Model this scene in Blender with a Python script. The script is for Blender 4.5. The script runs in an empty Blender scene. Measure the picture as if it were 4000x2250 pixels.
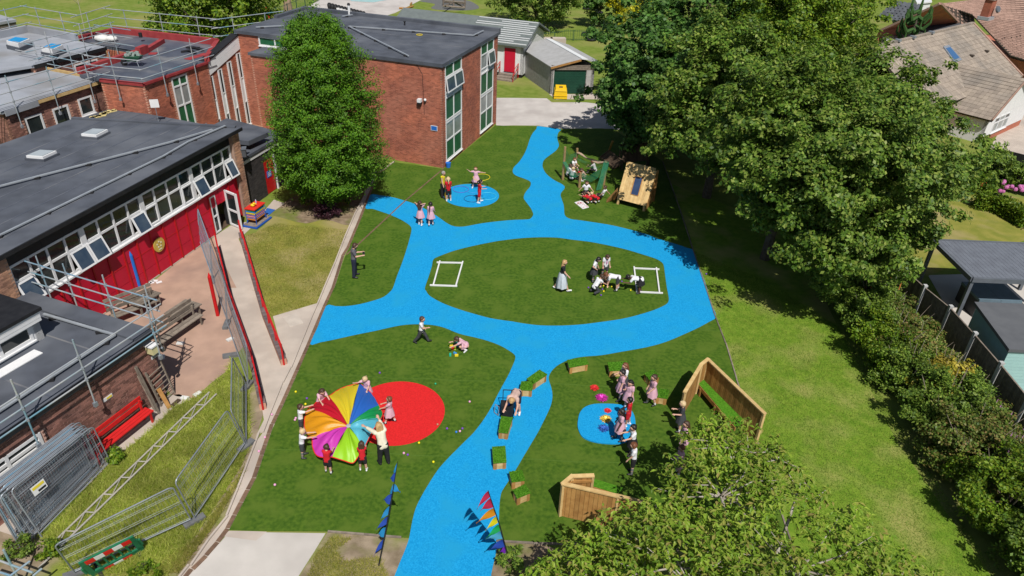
import bpy, math, random
import numpy as np
from mathutils import Vector, Matrix
from mathutils.geometry import tessellate_polygon
random.seed(7); rng = np.random.default_rng(7)
S = bpy.context.scene
COL = S.collection
rad = math.radians
# ------------------------------------------------------------------ camera
CP, CR, CF, CH = rad(31.6914), rad(-2.2774), 2788.8, 17.4     # pitch, roll, focal (px of 4000), height
_c, _s, _cr, _sr = math.cos(CP), math.sin(CP), math.cos(CR), math.sin(CR)
_R, _F, _D = np.array([1, 0, 0.]), np.array([0, _c, -_s]), np.array([0, -_s, -_c])
CM = np.array([_cr*_R+_sr*_D, -_sr*_R+_cr*_D, _F])
cam = bpy.data.objects.new('camera', bpy.data.cameras.new('camera')); COL.objects.link(cam)
cam.data.sensor_width = 36; cam.data.lens = 36*CF/4000; cam.data.clip_end = 3000; cam.data.clip_start = .1
_m = Matrix.Identity(4)
for i in range(3): _m[i][0], _m[i][1], _m[i][2] = CM[0][i], -CM[1][i], -CM[2][i]
_m[2][3] = CH
cam.matrix_world = _m
S.camera = cam
# ------------------------------------------------------------------ light
SUN_AZ, SUN_EL = 165, 54
w = bpy.data.worlds.new('World'); S.world = w; w.use_nodes = True
nt = w.node_tree
sky = nt.nodes.new('ShaderNodeTexSky'); sky.sky_type = 'NISHITA'; sky.sun_disc = False
sky.sun_elevation = rad(SUN_EL); sky.sun_rotation = rad(SUN_AZ)
nt.links.new(sky.outputs[0], nt.nodes['Background'].inputs[0]); nt.nodes['Background'].inputs[1].default_value = .06
sl = bpy.data.lights.new('sun', 'SUN'); sl.energy = 4.6; sl.angle = rad(.5); sl.color = (1, .96, .9)
so = bpy.data.objects.new('sun', sl); COL.objects.link(so)
sv = Vector((math.sin(rad(SUN_AZ))*math.cos(rad(SUN_EL)), math.cos(rad(SUN_AZ))*math.cos(rad(SUN_EL)), math.sin(rad(SUN_EL))))
so.rotation_euler = sv.to_track_quat('Z', 'Y').to_euler(); so.location = (20, -40, 60)
S.view_settings.view_transform = 'Standard'; S.view_settings.look = 'None'
S.view_settings.exposure = .32; S.view_settings.gamma = 1; S.view_settings.use_curve_mapping = False
# ------------------------------------------------------------------ measuring: a photo pixel and a height give a place
def G(px, py, z=0):
    d = CM.T @ np.array([(px-2000)/CF, (py-1125)/CF, 1]); return d*((z-CH)/d[2])+[0, 0, CH]
def Z(r, c, x, y): return (1000*c+x/2.576, 562.5*r+y/2.576)
def GZ(r, c, x, y, z=0): return G(*Z(r, c, x, y), z)
def zz(r, c, s): return [Z(r, c, *map(float, q.split(','))) for q in s.split()]
def ray_plane(px, py, O, d):     # where the ray meets the upright plane through O along d: distance along d, height
    D = CM.T @ np.array([(px-2000)/CF, (py-1125)/CF, 1])
    k, t = np.linalg.solve(np.array([[D[0], -d[0]], [D[1], -d[1]]]), np.array(O[:2])); return t, CH+k*D[2]
def smooth(pts, n=5, closed=True):
    P = np.array(pts, float); N = len(P); out = []
    for i in range(N if closed else N-1):
        a, b, c, d = (P[(i-1) % N], P[i], P[(i+1) % N], P[(i+2) % N]) if closed else (P[max(i-1, 0)], P[i], P[i+1], P[min(i+2, N-1)])
        for k in range(n):
            t = k/n
            out.append(.5*(2*b+(c-a)*t+(2*a-5*b+4*c-d)*t*t+(3*b-a-3*c+d)*t**3))
    if not closed: out.append(P[-1])
    return np.array(out)
# ------------------------------------------------------------------ materials
MATS = {}
def around(r, g, b, d=.13, p=None): return (r*(1-d), g*(1-d), b*(1-d)), (r*(1+d), g*(1+d), b*(1+d)), p
TONE = {'artificial_turf': ((.034, .078, .007), (.066, .12, .012), (.074, .122, .015)), 'blue_carpet': ((.004, .205, .45), (.012, .28, .56), (.012, .25, .47)), 'red_carpet': around(.52, .017, .018),
 'mown_lawn': ((.095, .175, .014), (.15, .225, .024), (.24, .24, .07)), 'lawn': ((.105, .155, .02), (.155, .195, .038), (.2, .2, .06)), 'dry_lawn': ((.15, .165, .028), (.22, .205, .045), (.27, .22, .10)), 'concrete': around(.39, .335, .285, .08, (.33, .28, .24)), 'pale_concrete': around(.43, .40, .365, .06, (.36, .33, .3)), 'paving_slab': around(.4, .35, .3, .07),
 'pale_tarmac': around(.42, .39, .365, .06, (.34, .31, .29)), 'red_tarmac': around(.34, .222, .165, .1, (.25, .165, .13)), 'roof_felt': around(.062, .069, .085, .18, (.10, .108, .125)), 'old_roof_felt': around(.25, .265, .295, .1, (.19, .19, .195)), 'dark_wet_felt': ((.05, .057, .075), (.085, .095, .12), (.15, .15, .155)),
 'red_brick': ((.38, .122, .07), (.26, .085, .055), (.31, .115, .075)), 'mortar': around(.44, .235, .165), 'brown_brick': ((.235, .11, .085), (.16, .08, .065), None), 'light_mortar': around(.54, .34, .27), 'orange_brick': ((.42, .23, .14), (.3, .16, .11), None), 'red_panel': around(.45, .008, .03, .08), 'roof_tile': ((.27, .225, .18), (.23, .19, .155), (.19, .165, .14)), 'brown_roof_tile': ((.34, .215, .165), (.27, .17, .13), None)}
def mat(name, c1, c2=None, scale=4., rough=.85, bump=0., bscale=60., metal=0., rnd=0., c3=None, scale3=.6, spec=.3, detail=4., trans=0., stripe=None):
    """noise between c1 and c2, large patches towards c3, rnd = value jitter per piece (mesh island and object)"""
    if name in MATS: return MATS[name]
    if name in TONE: c1, c2, c3 = TONE[name]
    else: c1, c2, c3 = (None if c is None else tuple(.8*q for q in c) for c in (c1, c2, c3))
    m = bpy.data.materials.new(name); m.use_nodes = True; MATS[name] = m
    T = m.node_tree; N = T.nodes; L = T.links; b = N['Principled BSDF']
    b.inputs['Roughness'].default_value = rough; b.inputs['Metallic'].default_value = metal
    b.inputs['Specular IOR Level'].default_value = spec
    geo = N.new('ShaderNodeNewGeometry'); pos = geo.outputs['Position']
    rgb = lambda c: (c[0], c[1], c[2], 1)
    def noise(sc, d=detail):
        n = N.new('ShaderNodeTexNoise'); n.inputs['Scale'].default_value = sc; n.inputs['Detail'].default_value = d
        L.new(pos, n.inputs['Vector']); return n.outputs['Fac']
    def mix(f, a, bb):
        x = N.new('ShaderNodeMix'); x.data_type = 'RGBA'
        for s_, v in ((x.inputs['Factor'], f), (x.inputs[6], a), (x.inputs[7], bb)):
            if hasattr(v, 'links'): L.new(v, s_)
            elif isinstance(v, (int, float)): s_.default_value = v
            else: s_.default_value = rgb(v)
        return x.outputs[2]
    def ramp(f, lo, hi):
        r = N.new('ShaderNodeMapRange'); r.inputs[1].default_value = lo; r.inputs[2].default_value = hi; L.new(f, r.inputs[0]); return r.outputs[0]
    col = c1
    if c2: col = mix(ramp(noise(scale), .35, .65), c1, c2)
    if c3: col = mix(ramp(noise(scale3, 3), .48, .68), col, c3)
    if rnd:
        oi = N.new('ShaderNodeObjectInfo'); ad = N.new('ShaderNodeMath'); ad.operation = 'ADD'
        L.new(geo.outputs['Random Per Island'], ad.inputs[0]); L.new(oi.outputs['Random'], ad.inputs[1])
        wn = N.new('ShaderNodeTexWhiteNoise'); wn.noise_dimensions = '1D'; L.new(ad.outputs[0], wn.inputs['W'])
        h = N.new('ShaderNodeHueSaturation')
        r = N.new('ShaderNodeMapRange'); r.inputs[3].default_value = 1-rnd; r.inputs[4].default_value = 1+rnd; L.new(wn.outputs['Value'], r.inputs[0])
        L.new(r.outputs[0], h.inputs['Value'])
        if hasattr(col, 'links'): L.new(col, h.inputs['Color'])
        else: h.inputs['Color'].default_value = rgb(col)
        col = h.outputs[0]
    if hasattr(col, 'links'): L.new(col, b.inputs['Base Color'])
    else: b.inputs['Base Color'].default_value = rgb(col)
    if bump:
        bp = N.new('ShaderNodeBump'); bp.inputs['Strength'].default_value = bump; bp.inputs['Distance'].default_value = .02
        L.new(noise(bscale, 3), bp.inputs['Height']); L.new(bp.outputs[0], b.inputs['Normal'])
    if trans:
        tr = N.new('ShaderNodeBsdfTranslucent'); ms = N.new('ShaderNodeMixShader'); ms.inputs[0].default_value = trans
        if hasattr(col, 'links'): L.new(col, tr.inputs[0])
        else: tr.inputs[0].default_value = rgb(col)
        L.new(b.outputs[0], ms.inputs[1]); L.new(tr.outputs[0], ms.inputs[2]); L.new(ms.outputs[0], N['Material Output'].inputs[0])
    return m
def leafmat(name, cols, rough=.5, trans=.35):
    cols = [tuple(q for q in c) for c in cols]
    m = bpy.data.materials.new(name); m.use_nodes = True; T = m.node_tree; N = T.nodes; L = T.links; b = N['Principled BSDF']
    g = N.new('ShaderNodeNewGeometry'); oi = N.new('ShaderNodeObjectInfo'); ad = N.new('ShaderNodeMath'); ad.operation = 'ADD'
    L.new(g.outputs['Random Per Island'], ad.inputs[0]); L.new(oi.outputs['Random'], ad.inputs[1])
    wn = N.new('ShaderNodeTexWhiteNoise'); wn.noise_dimensions = '1D'; L.new(ad.outputs[0], wn.inputs['W'])
    r = N.new('ShaderNodeValToRGB'); e = r.color_ramp.elements
    while len(e) < len(cols): e.new(.5)
    for i, c in enumerate(cols): e[i].position = i/(len(cols)-1); e[i].color = (*c, 1)
    L.new(wn.outputs['Value'], r.inputs[0])
    n = N.new('ShaderNodeTexNoise'); n.inputs['Scale'].default_value = .8; L.new(g.outputs['Position'], n.inputs['Vector'])
    mr = N.new('ShaderNodeMapRange'); mr.inputs[1].default_value = .3; mr.inputs[2].default_value = .7; mr.inputs[3].default_value = .7; mr.inputs[4].default_value = 1.3; L.new(n.outputs['Fac'], mr.inputs[0])
    h = N.new('ShaderNodeHueSaturation'); L.new(r.outputs[0], h.inputs['Color']); L.new(mr.outputs[0], h.inputs['Value'])
    L.new(h.outputs[0], b.inputs['Base Color']); b.inputs['Roughness'].default_value = rough; b.inputs['Specular IOR Level'].default_value = .25
    tr = N.new('ShaderNodeBsdfTranslucent'); ms = N.new('ShaderNodeMixShader'); ms.inputs[0].default_value = trans
    L.new(h.outputs[0], tr.inputs[0]); L.new(b.outputs[0], ms.inputs[1]); L.new(tr.outputs[0], ms.inputs[2]); L.new(ms.outputs[0], N['Material Output'].inputs[0])
    return m
def sheer(name, c, a):
    m = bpy.data.materials.new(name); m.use_nodes = True; b = m.node_tree.nodes['Principled BSDF']
    b.inputs['Base Color'].default_value = (*c, 1); b.inputs['Roughness'].default_value = .8; b.inputs['Alpha'].default_value = a; return m
# ------------------------------------------------------------------ objects
BASE = {}
def tag(o, label=None, cat=None, group=None, kind=None):
    for k, v in (('label', label), ('category', cat), ('group', group), ('kind', kind)):
        if v: o[k] = v
    return o
def thing(name, label, cat, loc=(0, 0, 0), group=None, rz=0):
    o = bpy.data.objects.new(name, None); COL.objects.link(o); o.location = tuple(map(float, loc)); o.rotation_euler.z = rz; o.empty_display_size = .2
    BASE[o] = np.array(loc, float)
    return tag(o, label, cat, group)
def base_of(o):
    return BASE[o] if o in BASE else np.zeros(3)
def link(o, parent=None):
    COL.objects.link(o)
    if parent: o.parent = parent; BASE[o] = base_of(parent)
    return o
def mesh(name, v, f, m=None, shade=False):
    me = bpy.data.meshes.new(name); me.from_pydata([tuple(map(float, q)) for q in v], [], f)
    if m: me.materials.append(m)
    if shade: me.polygons.foreach_set('use_smooth', [True]*len(me.polygons))
    return me
class MB:
    """collects shapes (world coordinates, or local ones under a thing that stands at the origin) into ONE mesh"""
    def __init__(s): s.v = []; s.f = []
    def add(s, v, f):
        n = len(s.v); s.v += [np.asarray(q, float) for q in v]; s.f += [tuple(i+n for i in q) for q in f]; return s
    def obox(s, o, X, Y, Zv):
        o, X, Y, Zv = (np.asarray(q, float) for q in (o, X, Y, Zv))
        v = [o, o+X, o+X+Y, o+Y, o+Zv, o+X+Zv, o+X+Y+Zv, o+Y+Zv]
        f = [(0, 3, 2, 1), (4, 5, 6, 7), (0, 1, 5, 4), (1, 2, 6, 5), (2, 3, 7, 6), (3, 0, 4, 7)]
        if np.dot(np.cross(X, Y), Zv) < 0: f = [q[::-1] for q in f]
        return s.add(v, f)
    def box(s, c, sz, rz=0):
        a = np.array([math.cos(rz), math.sin(rz), 0])*sz[0]; b = np.array([-math.sin(rz), math.cos(rz), 0])*sz[1]; z = np.array([0, 0, sz[2]])
        return s.obox(np.asarray(c, float)-a/2-b/2-z/2, a, b, z)
    def bar(s, p, q, wd, ht, up=(0, 0, 1)):      # rectangular bar between two points
        p, q, up = (np.asarray(t, float) for t in (p, q, up)); d = q-p; x = np.cross(d, up); n = np.linalg.norm(x)
        x = x/n if n > 1e-6 else np.array([1, 0, 0.]); y = np.cross(x, d); y /= np.linalg.norm(y)
        return s.obox(p-x*wd/2-y*ht/2, x*wd, y*ht, d)
    def tube(s, p, q, r0, r1=None, seg=8):
        p, q = np.asarray(p, float), np.asarray(q, float); r1 = r0 if r1 is None else r1
        d = q-p; d = d/max(np.linalg.norm(d), 1e-9); a = np.cross(d, [0, 0, 1.] if abs(d[2]) < .9 else [1., 0, 0]); a /= np.linalg.norm(a); b = np.cross(d, a)
        v = []
        for P_, r in ((p, r0), (q, r1)): v += [P_+r*(math.cos(t)*a+math.sin(t)*b) for t in np.linspace(0, 2*math.pi, seg, endpoint=False)]
        f = [(i, (i+1) % seg, seg+(i+1) % seg, seg+i) for i in range(seg)]+[tuple(range(seg))[::-1], tuple(range(seg, 2*seg))]
        return s.add(v, f)
    def path(s, pts, r, seg=6, closed=False):
        n = len(pts)
        for i in range(n if closed else n-1): s.tube(pts[i], pts[(i+1) % n], r, None, seg)
        return s
    def prism(s, pts, z0, z1):
        P = [np.array([q[0], q[1], 0.]) for q in pts]; n = len(P)
        if sum(P[i][0]*P[(i+1) % n][1]-P[(i+1) % n][0]*P[i][1] for i in range(n)) < 0: P = P[::-1]
        zf = z1 if callable(z1) else (lambda x, y: z1)
        v = [p+[0, 0, z0] for p in P]+[p+[0, 0, zf(p[0], p[1])] for p in P]
        t = [tuple(q) for q in tessellate_polygon([[Vector(p) for p in P]])]
        tt = []
        for a, b, c in t:
            if np.cross(P[b]-P[a], P[c]-P[a])[2] < 0: a, b, c = a, c, b
            tt.append((a, b, c))
        return s.add(v, [q[::-1] for q in tt]+[(a+n, b+n, c+n) for a, b, c in tt]+[(i, (i+1) % n, n+(i+1) % n, n+i) for i in range(n)])
    def sphere(s, c, r, seg=10, rings=6):
        r = np.array([r, r, r] if np.isscalar(r) else r, float); v = [np.array([0, 0, -1.])]; f = []
        for i in range(1, rings):
            a = -math.pi/2+math.pi*i/rings
            v += [np.array([math.cos(a)*math.cos(t), math.cos(a)*math.sin(t), math.sin(a)]) for t in np.linspace(0, 2*math.pi, seg, endpoint=False)]
        v.append(np.array([0, 0, 1.])); top = len(v)-1
        for k in range(seg):
            f.append((0, 1+(k+1) % seg, 1+k)); f.append((top, top-seg+k, top-seg+(k+1) % seg))
            for i in range(rings-2):
                a = 1+i*seg; f.append((a+k, a+(k+1) % seg, a+seg+(k+1) % seg, a+seg+k))
        return s.add([q*r+np.asarray(c) for q in v], f)
    def capsule(s, p, r0, q, r1, seg=8):
        p, q = np.asarray(p, float), np.asarray(q, float); d = q-p; Ln = np.linalg.norm(d); d = d/Ln if Ln > 1e-6 else np.array([0, 0, 1.])
        a = np.cross(d, [0, 0, 1.] if abs(d[2]) < .9 else [1., 0, 0]); a /= np.linalg.norm(a); b = np.cross(d, a); rings = []
        for t in (-90, -50, -20, 0): rings.append((p+d*r0*math.sin(rad(t)), r0*math.cos(rad(t))))
        for t in (0, 20, 50, 90): rings.append((q+d*r1*math.sin(rad(t)), r1*math.cos(rad(t))))
        v = []; f = []
        for c, r in rings: v += [c+max(r, 1e-4)*(math.cos(t)*a+math.sin(t)*b) for t in np.linspace(0, 2*math.pi, seg, endpoint=False)]
        for i in range(7): f += [(i*seg+k, i*seg+(k+1) % seg, (i+1)*seg+(k+1) % seg, (i+1)*seg+k) for k in range(seg)]
        f += [tuple(range(seg))[::-1], tuple(range(7*seg, 8*seg))]
        return s.add(v, f)
    def grid(s, P):      # P: rows x cols of points
        R_, C_ = len(P), len(P[0]); return s.add([q for row in P for q in row], [(i*C_+j, i*C_+j+1, (i+1)*C_+j+1, (i+1)*C_+j) for i in range(R_-1) for j in range(C_-1)])
    def build(s, name, m, parent=None, shade=False, loc=None):
        V = np.array(s.v)
        if parent is not None: off = base_of(parent)
        else: off = np.array(loc, float) if loc is not None else np.array([*(V[:, :2].min(0)+V[:, :2].max(0))/2, V[:, 2].min()])
        o = bpy.data.objects.new(name, mesh(name, V-off, s.f, m, shade))
        if parent is None: o.location = off; BASE[o] = off
        return link(o, parent)
def pieces(name, v, f, frames, m, parent, maxn=300, world=True):
    """alike pieces: frames are (origin, X, Y, Z); the nearest maxn become parts that share one mesh, the rest one part"""
    if not frames: return
    frames = sorted(frames, key=lambda q: (q[0][0]**2+q[0][1]**2+(q[0][2]-CH)**2)) if world else frames
    me = mesh(name, v, f, m); off = base_of(parent)
    for o_, X, Y, Zv in frames[:maxn]:
        o = bpy.data.objects.new(name, me); link(o, parent)
        M4 = Matrix.Identity(4)
        for i in range(3): M4[i][0], M4[i][1], M4[i][2], M4[i][3] = X[i], Y[i], Zv[i], o_[i]-off[i]
        o.matrix_local = M4
    rest = frames[maxn:]
    if rest:
        V = np.array(v, float); A = np.array([[X, Y, Zv] for _, X, Y, Zv in rest]); O = np.array([q[0] for q in rest])
        W = (np.einsum('kj,nji->nki', V, A)+O[:, None, :]-off).reshape(-1, 3)
        n = len(V); F = [tuple(i+k*n for i in q) for k in range(len(rest)) for q in f]
        o = bpy.data.objects.new(name+'_field', mesh(name+'_field', W, F, m)); link(o, parent); o['kind'] = 'stuff'
BOXV = [(0, 0, 0), (1, 0, 0), (1, 1, 0), (0, 1, 0), (0, 0, 1), (1, 0, 1), (1, 1, 1), (0, 1, 1)]
BOXF = [(0, 3, 2, 1), (4, 5, 6, 7), (0, 1, 5, 4), (1, 2, 6, 5), (2, 3, 7, 6), (3, 0, 4, 7)]
def copy_tree(o, parent=None):
    c = o.copy(); COL.objects.link(c)
    if parent: c.parent = parent
    for ch in list(o.children): copy_tree(ch, c)
    return c
def ground(name, pts, z, m, holes=(), kind='structure'):
    loops = [[Vector((p[0], p[1], z)) for p in q] for q in (pts, *holes)]
    V = [v for l in loops for v in l]; F = []
    for t in tessellate_polygon(loops):
        a, b, c = t
        if (V[b]-V[a]).cross(V[c]-V[a]).z < 0: b, c = c, b
        F.append((a, b, c))
    o = bpy.data.objects.new(name, mesh(name, V, F, m)); link(o); BASE[o] = np.zeros(3)
    if kind: o['kind'] = kind
    return o
def GP(px, z=0): return [G(*q, z)[:2] for q in px]
def v3(p, z): return np.array([p[0], p[1], z], float)
# ================================================================== materials used all over
TURF = mat('artificial_turf', (.052, .108, .009), (.088, .158, .016), 7, .9, .6, 70, c3=(.095, .155, .02), scale3=1.1, spec=.1, detail=8)
BLUE = mat('blue_carpet', (.002, .25, .58), (.008, .37, .76), 22, .9, .6, 70, c3=(.012, .33, .66), scale3=.9, spec=.1)
RED = mat('red_carpet', (.52, .006, .005), (.72, .018, .013), 22, .9, .6, 70, spec=.1)
LAWN = mat('lawn', (.105, .165, .018), (.165, .215, .03), 1.6, .95, .6, 45, c3=(.22, .22, .045), scale3=.25, spec=.1, detail=8)
LAWN2 = mat('mown_lawn', (.08, .155, .014), (.14, .21, .025), 3, .95, .7, 40, c3=(.23, .225, .06), scale3=.45, spec=.1, detail=9)
DRY = mat('dry_lawn', (.13, .19, .022), (.24, .245, .055), 1.3, .95, .6, 45, c3=(.33, .27, .12), scale3=.4, spec=.1, detail=8)
SOIL = mat('soil', (.16, .115, .075), (.29, .22, .15), 3, .95, .6, 40, c3=(.14, .18, .03), scale3=.7, spec=.1, detail=8)
DIRT = mat('dry_dirt', (.34, .27, .19), (.2, .155, .1), 2.2, .95, .7, 30, c3=(.2, .24, .04), scale3=.55, spec=.1, detail=9)
CONC = mat('concrete', (.50, .46, .41), (.42, .385, .345), 1.5, .9, .2, 60, c3=(.36, .33, .29), scale3=.5, detail=8)
CONC2 = mat('pale_concrete', (.6, .56, .51), (.52, .48, .44), 1.2, .9, .2, 60, c3=(.44, .405, .37), scale3=.45, detail=8)
SLAB = mat('paving_slab', (.52, .47, .4), (.45, .41, .35), 3, .9, .2, 60, rnd=.1)
TARM = mat('pale_tarmac', (.42, .385, .37), (.36, .33, .32), 1.2, .9, .2, 80, c3=(.31, .285, .275), scale3=.4, detail=8)
REDTARM = mat('red_tarmac', (.43, .235, .165), (.36, .19, .135), 1.4, .92, .25, 80, c3=(.30, .165, .12), scale3=.5, detail=8)
RUST = mat('drain_brown', (.2, .12, .075), (.14, .085, .055), 8, .8, rnd=.2)
BRICK = mat('red_brick', (.33, .10, .055), (.22, .07, .045), 1.1, .9, .3, 60, rnd=.26, c3=(.25, .09, .06), scale3=.4)
BRICKD = mat('brown_brick', (.185, .085, .062), (.11, .055, .045), 1.5, .9, .3, 60, rnd=.38)
BRICKP = mat('orange_brick', (.3, .155, .09), (.2, .1, .07), 1.5, .9, .3, 60, rnd=.32)
MORT = mat('mortar', (.30, .165, .115), (.24, .13, .09), 3, .95)
MORTP = mat('pale_mortar', (.40, .27, .2), (.32, .21, .16), 3, .95)
FELT = mat('roof_felt', (.052, .057, .067), (.068, .074, .085), 1.2, .8, .15, 120, c3=(.085, .09, .1), scale3=.35, detail=8)
FELTL = mat('old_roof_felt', (.20, .205, .215), (.15, .155, .16), .9, .85, .2, 80, c3=(.26, .25, .235), scale3=.35, detail=8)
FELTD = mat('dark_wet_felt', (.035, .04, .055), (.06, .068, .085), .7, .5, .15, 60, c3=(.10, .10, .105), scale3=.6, detail=8)
REDFELT = mat('red_edge_paint', (.27, .03, .035), (.35, .05, .05), 2, .7, .2, 30)
BLACK = mat('black_cladding', (.013, .013, .015), (.02, .02, .022), 4, .6)
WHITE = mat('white_upvc', (.78, .78, .78), (.72, .72, .73), 3, .4)
GREENP = mat('green_panel', (.014, .10, .04), (.02, .13, .055), 3, .5)
GLASS = mat('window_glass', (.018, .024, .026), (.035, .045, .045), 1.2, .06, spec=.6)
BLIND = mat('blind_behind_glass', (.22, .25, .25), (.35, .37, .36), 1.4, .15, spec=.5)
REDP = mat('red_panel', (.40, .006, .022), (.34, .005, .018), 1.2, .55, rnd=.06)
REDB = mat('red_batten', (.52, .012, .012), (.42, .01, .012), 3, .5)
REDM = mat('red_paint', (.58, .012, .014), (.48, .012, .014), 5, .45)
GALV = mat('galvanised_tube', (.42, .45, .48), (.55, .56, .56), 1.2, .45, metal=.35, c3=(.2, .4, .5), scale3=.9)
STEEL = mat('grey_steel', (.36, .39, .43), (.28, .31, .35), 3, .45, metal=.4)
BLUESTEEL = mat('blue_tinted_steel', (.17, .32, .45), (.3, .38, .44), 3, .5, metal=.2)
WOODW = mat('weathered_wood', (.24, .20, .16), (.16, .13, .105), 6, .9, .3, 40, rnd=.25)
WOODG = mat('pale_pine', (.62, .44, .2), (.52, .34, .14), 5, .8, .25, 30, rnd=.16)
WOODO = mat('orange_larch', (.42, .225, .07), (.33, .16, .045), 5, .8, .25, 30, rnd=.2)
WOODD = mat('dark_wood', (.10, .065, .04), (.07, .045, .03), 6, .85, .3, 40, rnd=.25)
DARK = mat('black_rubber', (.012, .012, .014), (.02, .02, .022), 6, .7)
GREY = mat('slate_grey_paint', (.13, .145, .165), (.11, .12, .14), 3, .5)
GALVC = mat('trunking', (.5, .53, .56), (.42, .45, .48), 3, .4, metal=.4)
# ================================================================== the ground
ground('ground', [(-400, -60), (400, -60), (400, 700), (-400, 700)], 0, LAWN)
turf_px = zz(3, 0, '2305,990 2460,690 2576,470') + zz(2, 1, '165,1420 290,1150 400,900 500,670 545,568 705,185 770,20') + zz(1, 1, '790,1448 890,1150 940,1040 1060,750 1100,645 1150,515 1205,380 1245,290 1290,268 1395,185 1885,250 2080,85') + zz(0, 1, '2410,1262') + zz(0, 2, '0,1270 258,1272 485,1303 900,1300 1010,1296') + zz(1, 2, '1520,180 1600,400 1700,680 1790,930 1830,1080 1955,1448') + zz(2, 2, '2053,295 2170,600 2290,1000')
e1_, e2_ = G(*Z(2, 2, 2053, 295))[:2], G(*Z(2, 2, 2290, 1000))[:2]; TR = e2_+(e2_-e1_)*((14.2-e2_[1])/(e2_[1]-e1_[1]))
turf = GP(turf_px)+[TR]+GP(zz(3, 2, '300,1125 0,1110')+zz(3, 1, '1540,1070 720,1005 0,1000'))
ground('artificial_turf', turf, .014, TURF)
# seams between the rolls of turf show as slightly darker, raised lines
SEAM = mat('turf_seam', (.068, .135, .012), (.085, .16, .016), 20, .95)
for ys in (17.3, 21.3, 25.3, 29.3, 33.3, 37.3, 41.3, 45.3):
    xs = []
    for i in range(len(turf)):
        a, b = turf[i], turf[(i+1) % len(turf)]
        if (a[1]-ys)*(b[1]-ys) < 0: xs.append(a[0]+(b[0]-a[0])*(ys-a[1])/(b[1]-a[1]))
    xs.sort(); x0, x1 = xs[0], xs[-1]; n = 24
    ground('turf_seam', [(x0+(x1-x0)*i/n, ys+.03*math.sin(i*1.7+ys)-.018) for i in range(n+1)]+[(x0+(x1-x0)*i/n, ys+.03*math.sin(i*1.7+ys)+.018) for i in range(n, -1, -1)], .0165, SEAM)
bl = zz(1, 1, '1150,515 1250,520 1380,540 1480,568 1560,592 1640,625 1700,655 1760,690 1830,735 1900,785 1950,815 2000,832 2060,836 2130,828 2250,805 2400,785')
bl += zz(1, 2, '0,768 150,762 190,750 213,715 208,690 190,650 160,610 130,570 118,545 125,510 150,470 180,435 190,400 175,375 120,350 50,325 15,300 7,270 20,235 60,195 95,150 130,90 155,30')
bl += zz(0, 2, '180,1400 210,1340 245,1300 258,1272 350,1282 485,1303 475,1325 460,1350 455,1400')
bl += zz(1, 2, '470,0 468,30 440,70 380,115 325,160 308,200 310,240 335,290 380,335 440,375 500,405 528,430 525,455 500,485 488,515 500,560 518,610 524,660 528,710 550,740 600,760 680,770 850,795 1000,820 1150,855 1330,905 1500,965 1650,1010 1750,1045 1830,1080 1880,1230 1920,1330')
bl += zz(2, 2, '1960,0 1985,90 2020,190 2053,295 1980,345 1870,405 1740,465 1550,545 1350,600 1100,645 900,680 750,692 650,705 560,730 470,775 410,825 375,880 370,930 390,990 405,1060 403,1130 385,1200 340,1300 290,1400')
bl += zz(3, 2, '265,0 200,110 110,260 40,380')+zz(3, 1, '2540,500 2480,590 2460,650 2450,740 2445,850 2440,1000 2430,1110 2415,1220 2390,1330 2365,1449 2340,1600 1340,1600 1395,1449 1450,1310 1500,1190 1540,1075 1560,970 1580,870 1605,780 1640,700 1700,590 1780,460 1850,360 1950,250 2050,150 2120,80 2190,10')
bl += zz(2, 1, '2290,1330 2370,1200 2430,1080 2490,970 2540,880')+zz(2, 2, '0,800 25,740 34,700 20,670')+zz(2, 1, '2540,630 2450,580 2330,535 2200,500 2050,465 1900,405 1800,380 1720,372 1640,368 1520,372 1400,390 1200,435 1000,475 800,520 650,550 545,568 620,400 705,185 800,186 910,186 1050,165 1200,125 1290,90 1350,40')
bl += zz(1, 1, '1380,1448 1420,1330 1470,1200 1510,1080 1545,960 1565,870 1555,830 1510,795 1450,760 1350,715 1250,680 1170,655 1100,645')
hole = zz(2, 1, '1700,0 1710,30 1740,75 1800,115 1900,165 2050,220 2200,265 2350,305 2500,330')+zz(2, 2, '0,340 150,365 300,380 500,382 700,370 900,345 1100,315 1250,280 1400,235 1500,195 1560,160 1578,120 1570,60')
hole += zz(1, 2, '1558,1448 1540,1320 1525,1220 1495,1185 1440,1155 1300,1110 1150,1065 1000,1030 800,990 600,965 450,945 270,942 100,950')+zz(1, 1, '2500,970 2400,985 2200,1025 2000,1075 1850,1130 1785,1165 1770,1230 1740,1330')
BLP, HOLP = smooth(GP(bl), 3), smooth(GP(hole), 3)
ground('blue_path', BLP, .020, BLUE, [HOLP])
def circ(pts):
    P = np.array(GP(pts)); A = np.c_[2*P, np.ones(len(P))]; s = np.linalg.lstsq(A, (P**2).sum(1), rcond=None)[0]
    return s[:2], math.sqrt(s[2]+s[0]**2+s[1]**2)
def disc(c, r, n=64): return [(c[0]+r*math.cos(t), c[1]+r*math.sin(t)) for t in np.linspace(0, 2*math.pi, n, endpoint=False)]
cc, cr_ = circ(zz(1, 1, '1893,520 2433,520 2165,400 2150,645')); ground('blue_circle', disc(cc, cr_), .019, BLUE)
cc2, cr2 = circ(zz(2, 1, '1900,1220 1530,950 1800,1040')+zz(3, 1, '1400,150 1620,90')); ground('red_circle', disc(cc2, cr2), .019, RED)
ov = zz(2, 2, '660,1400 665,1330 685,1260 740,1205 830,1178 940,1175 1050,1180 1140,1200 1205,1250 1235,1320 1240,1420')+zz(3, 2, '1225,20 1195,75 1130,115 1040,130 900,122 800,103 720,68 680,20')
ovp = smooth(GP(ov), 3)
MB().prism(ovp, .014, .06).build('blue_play_pad', BLUE)['kind'] = 'structure'
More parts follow.
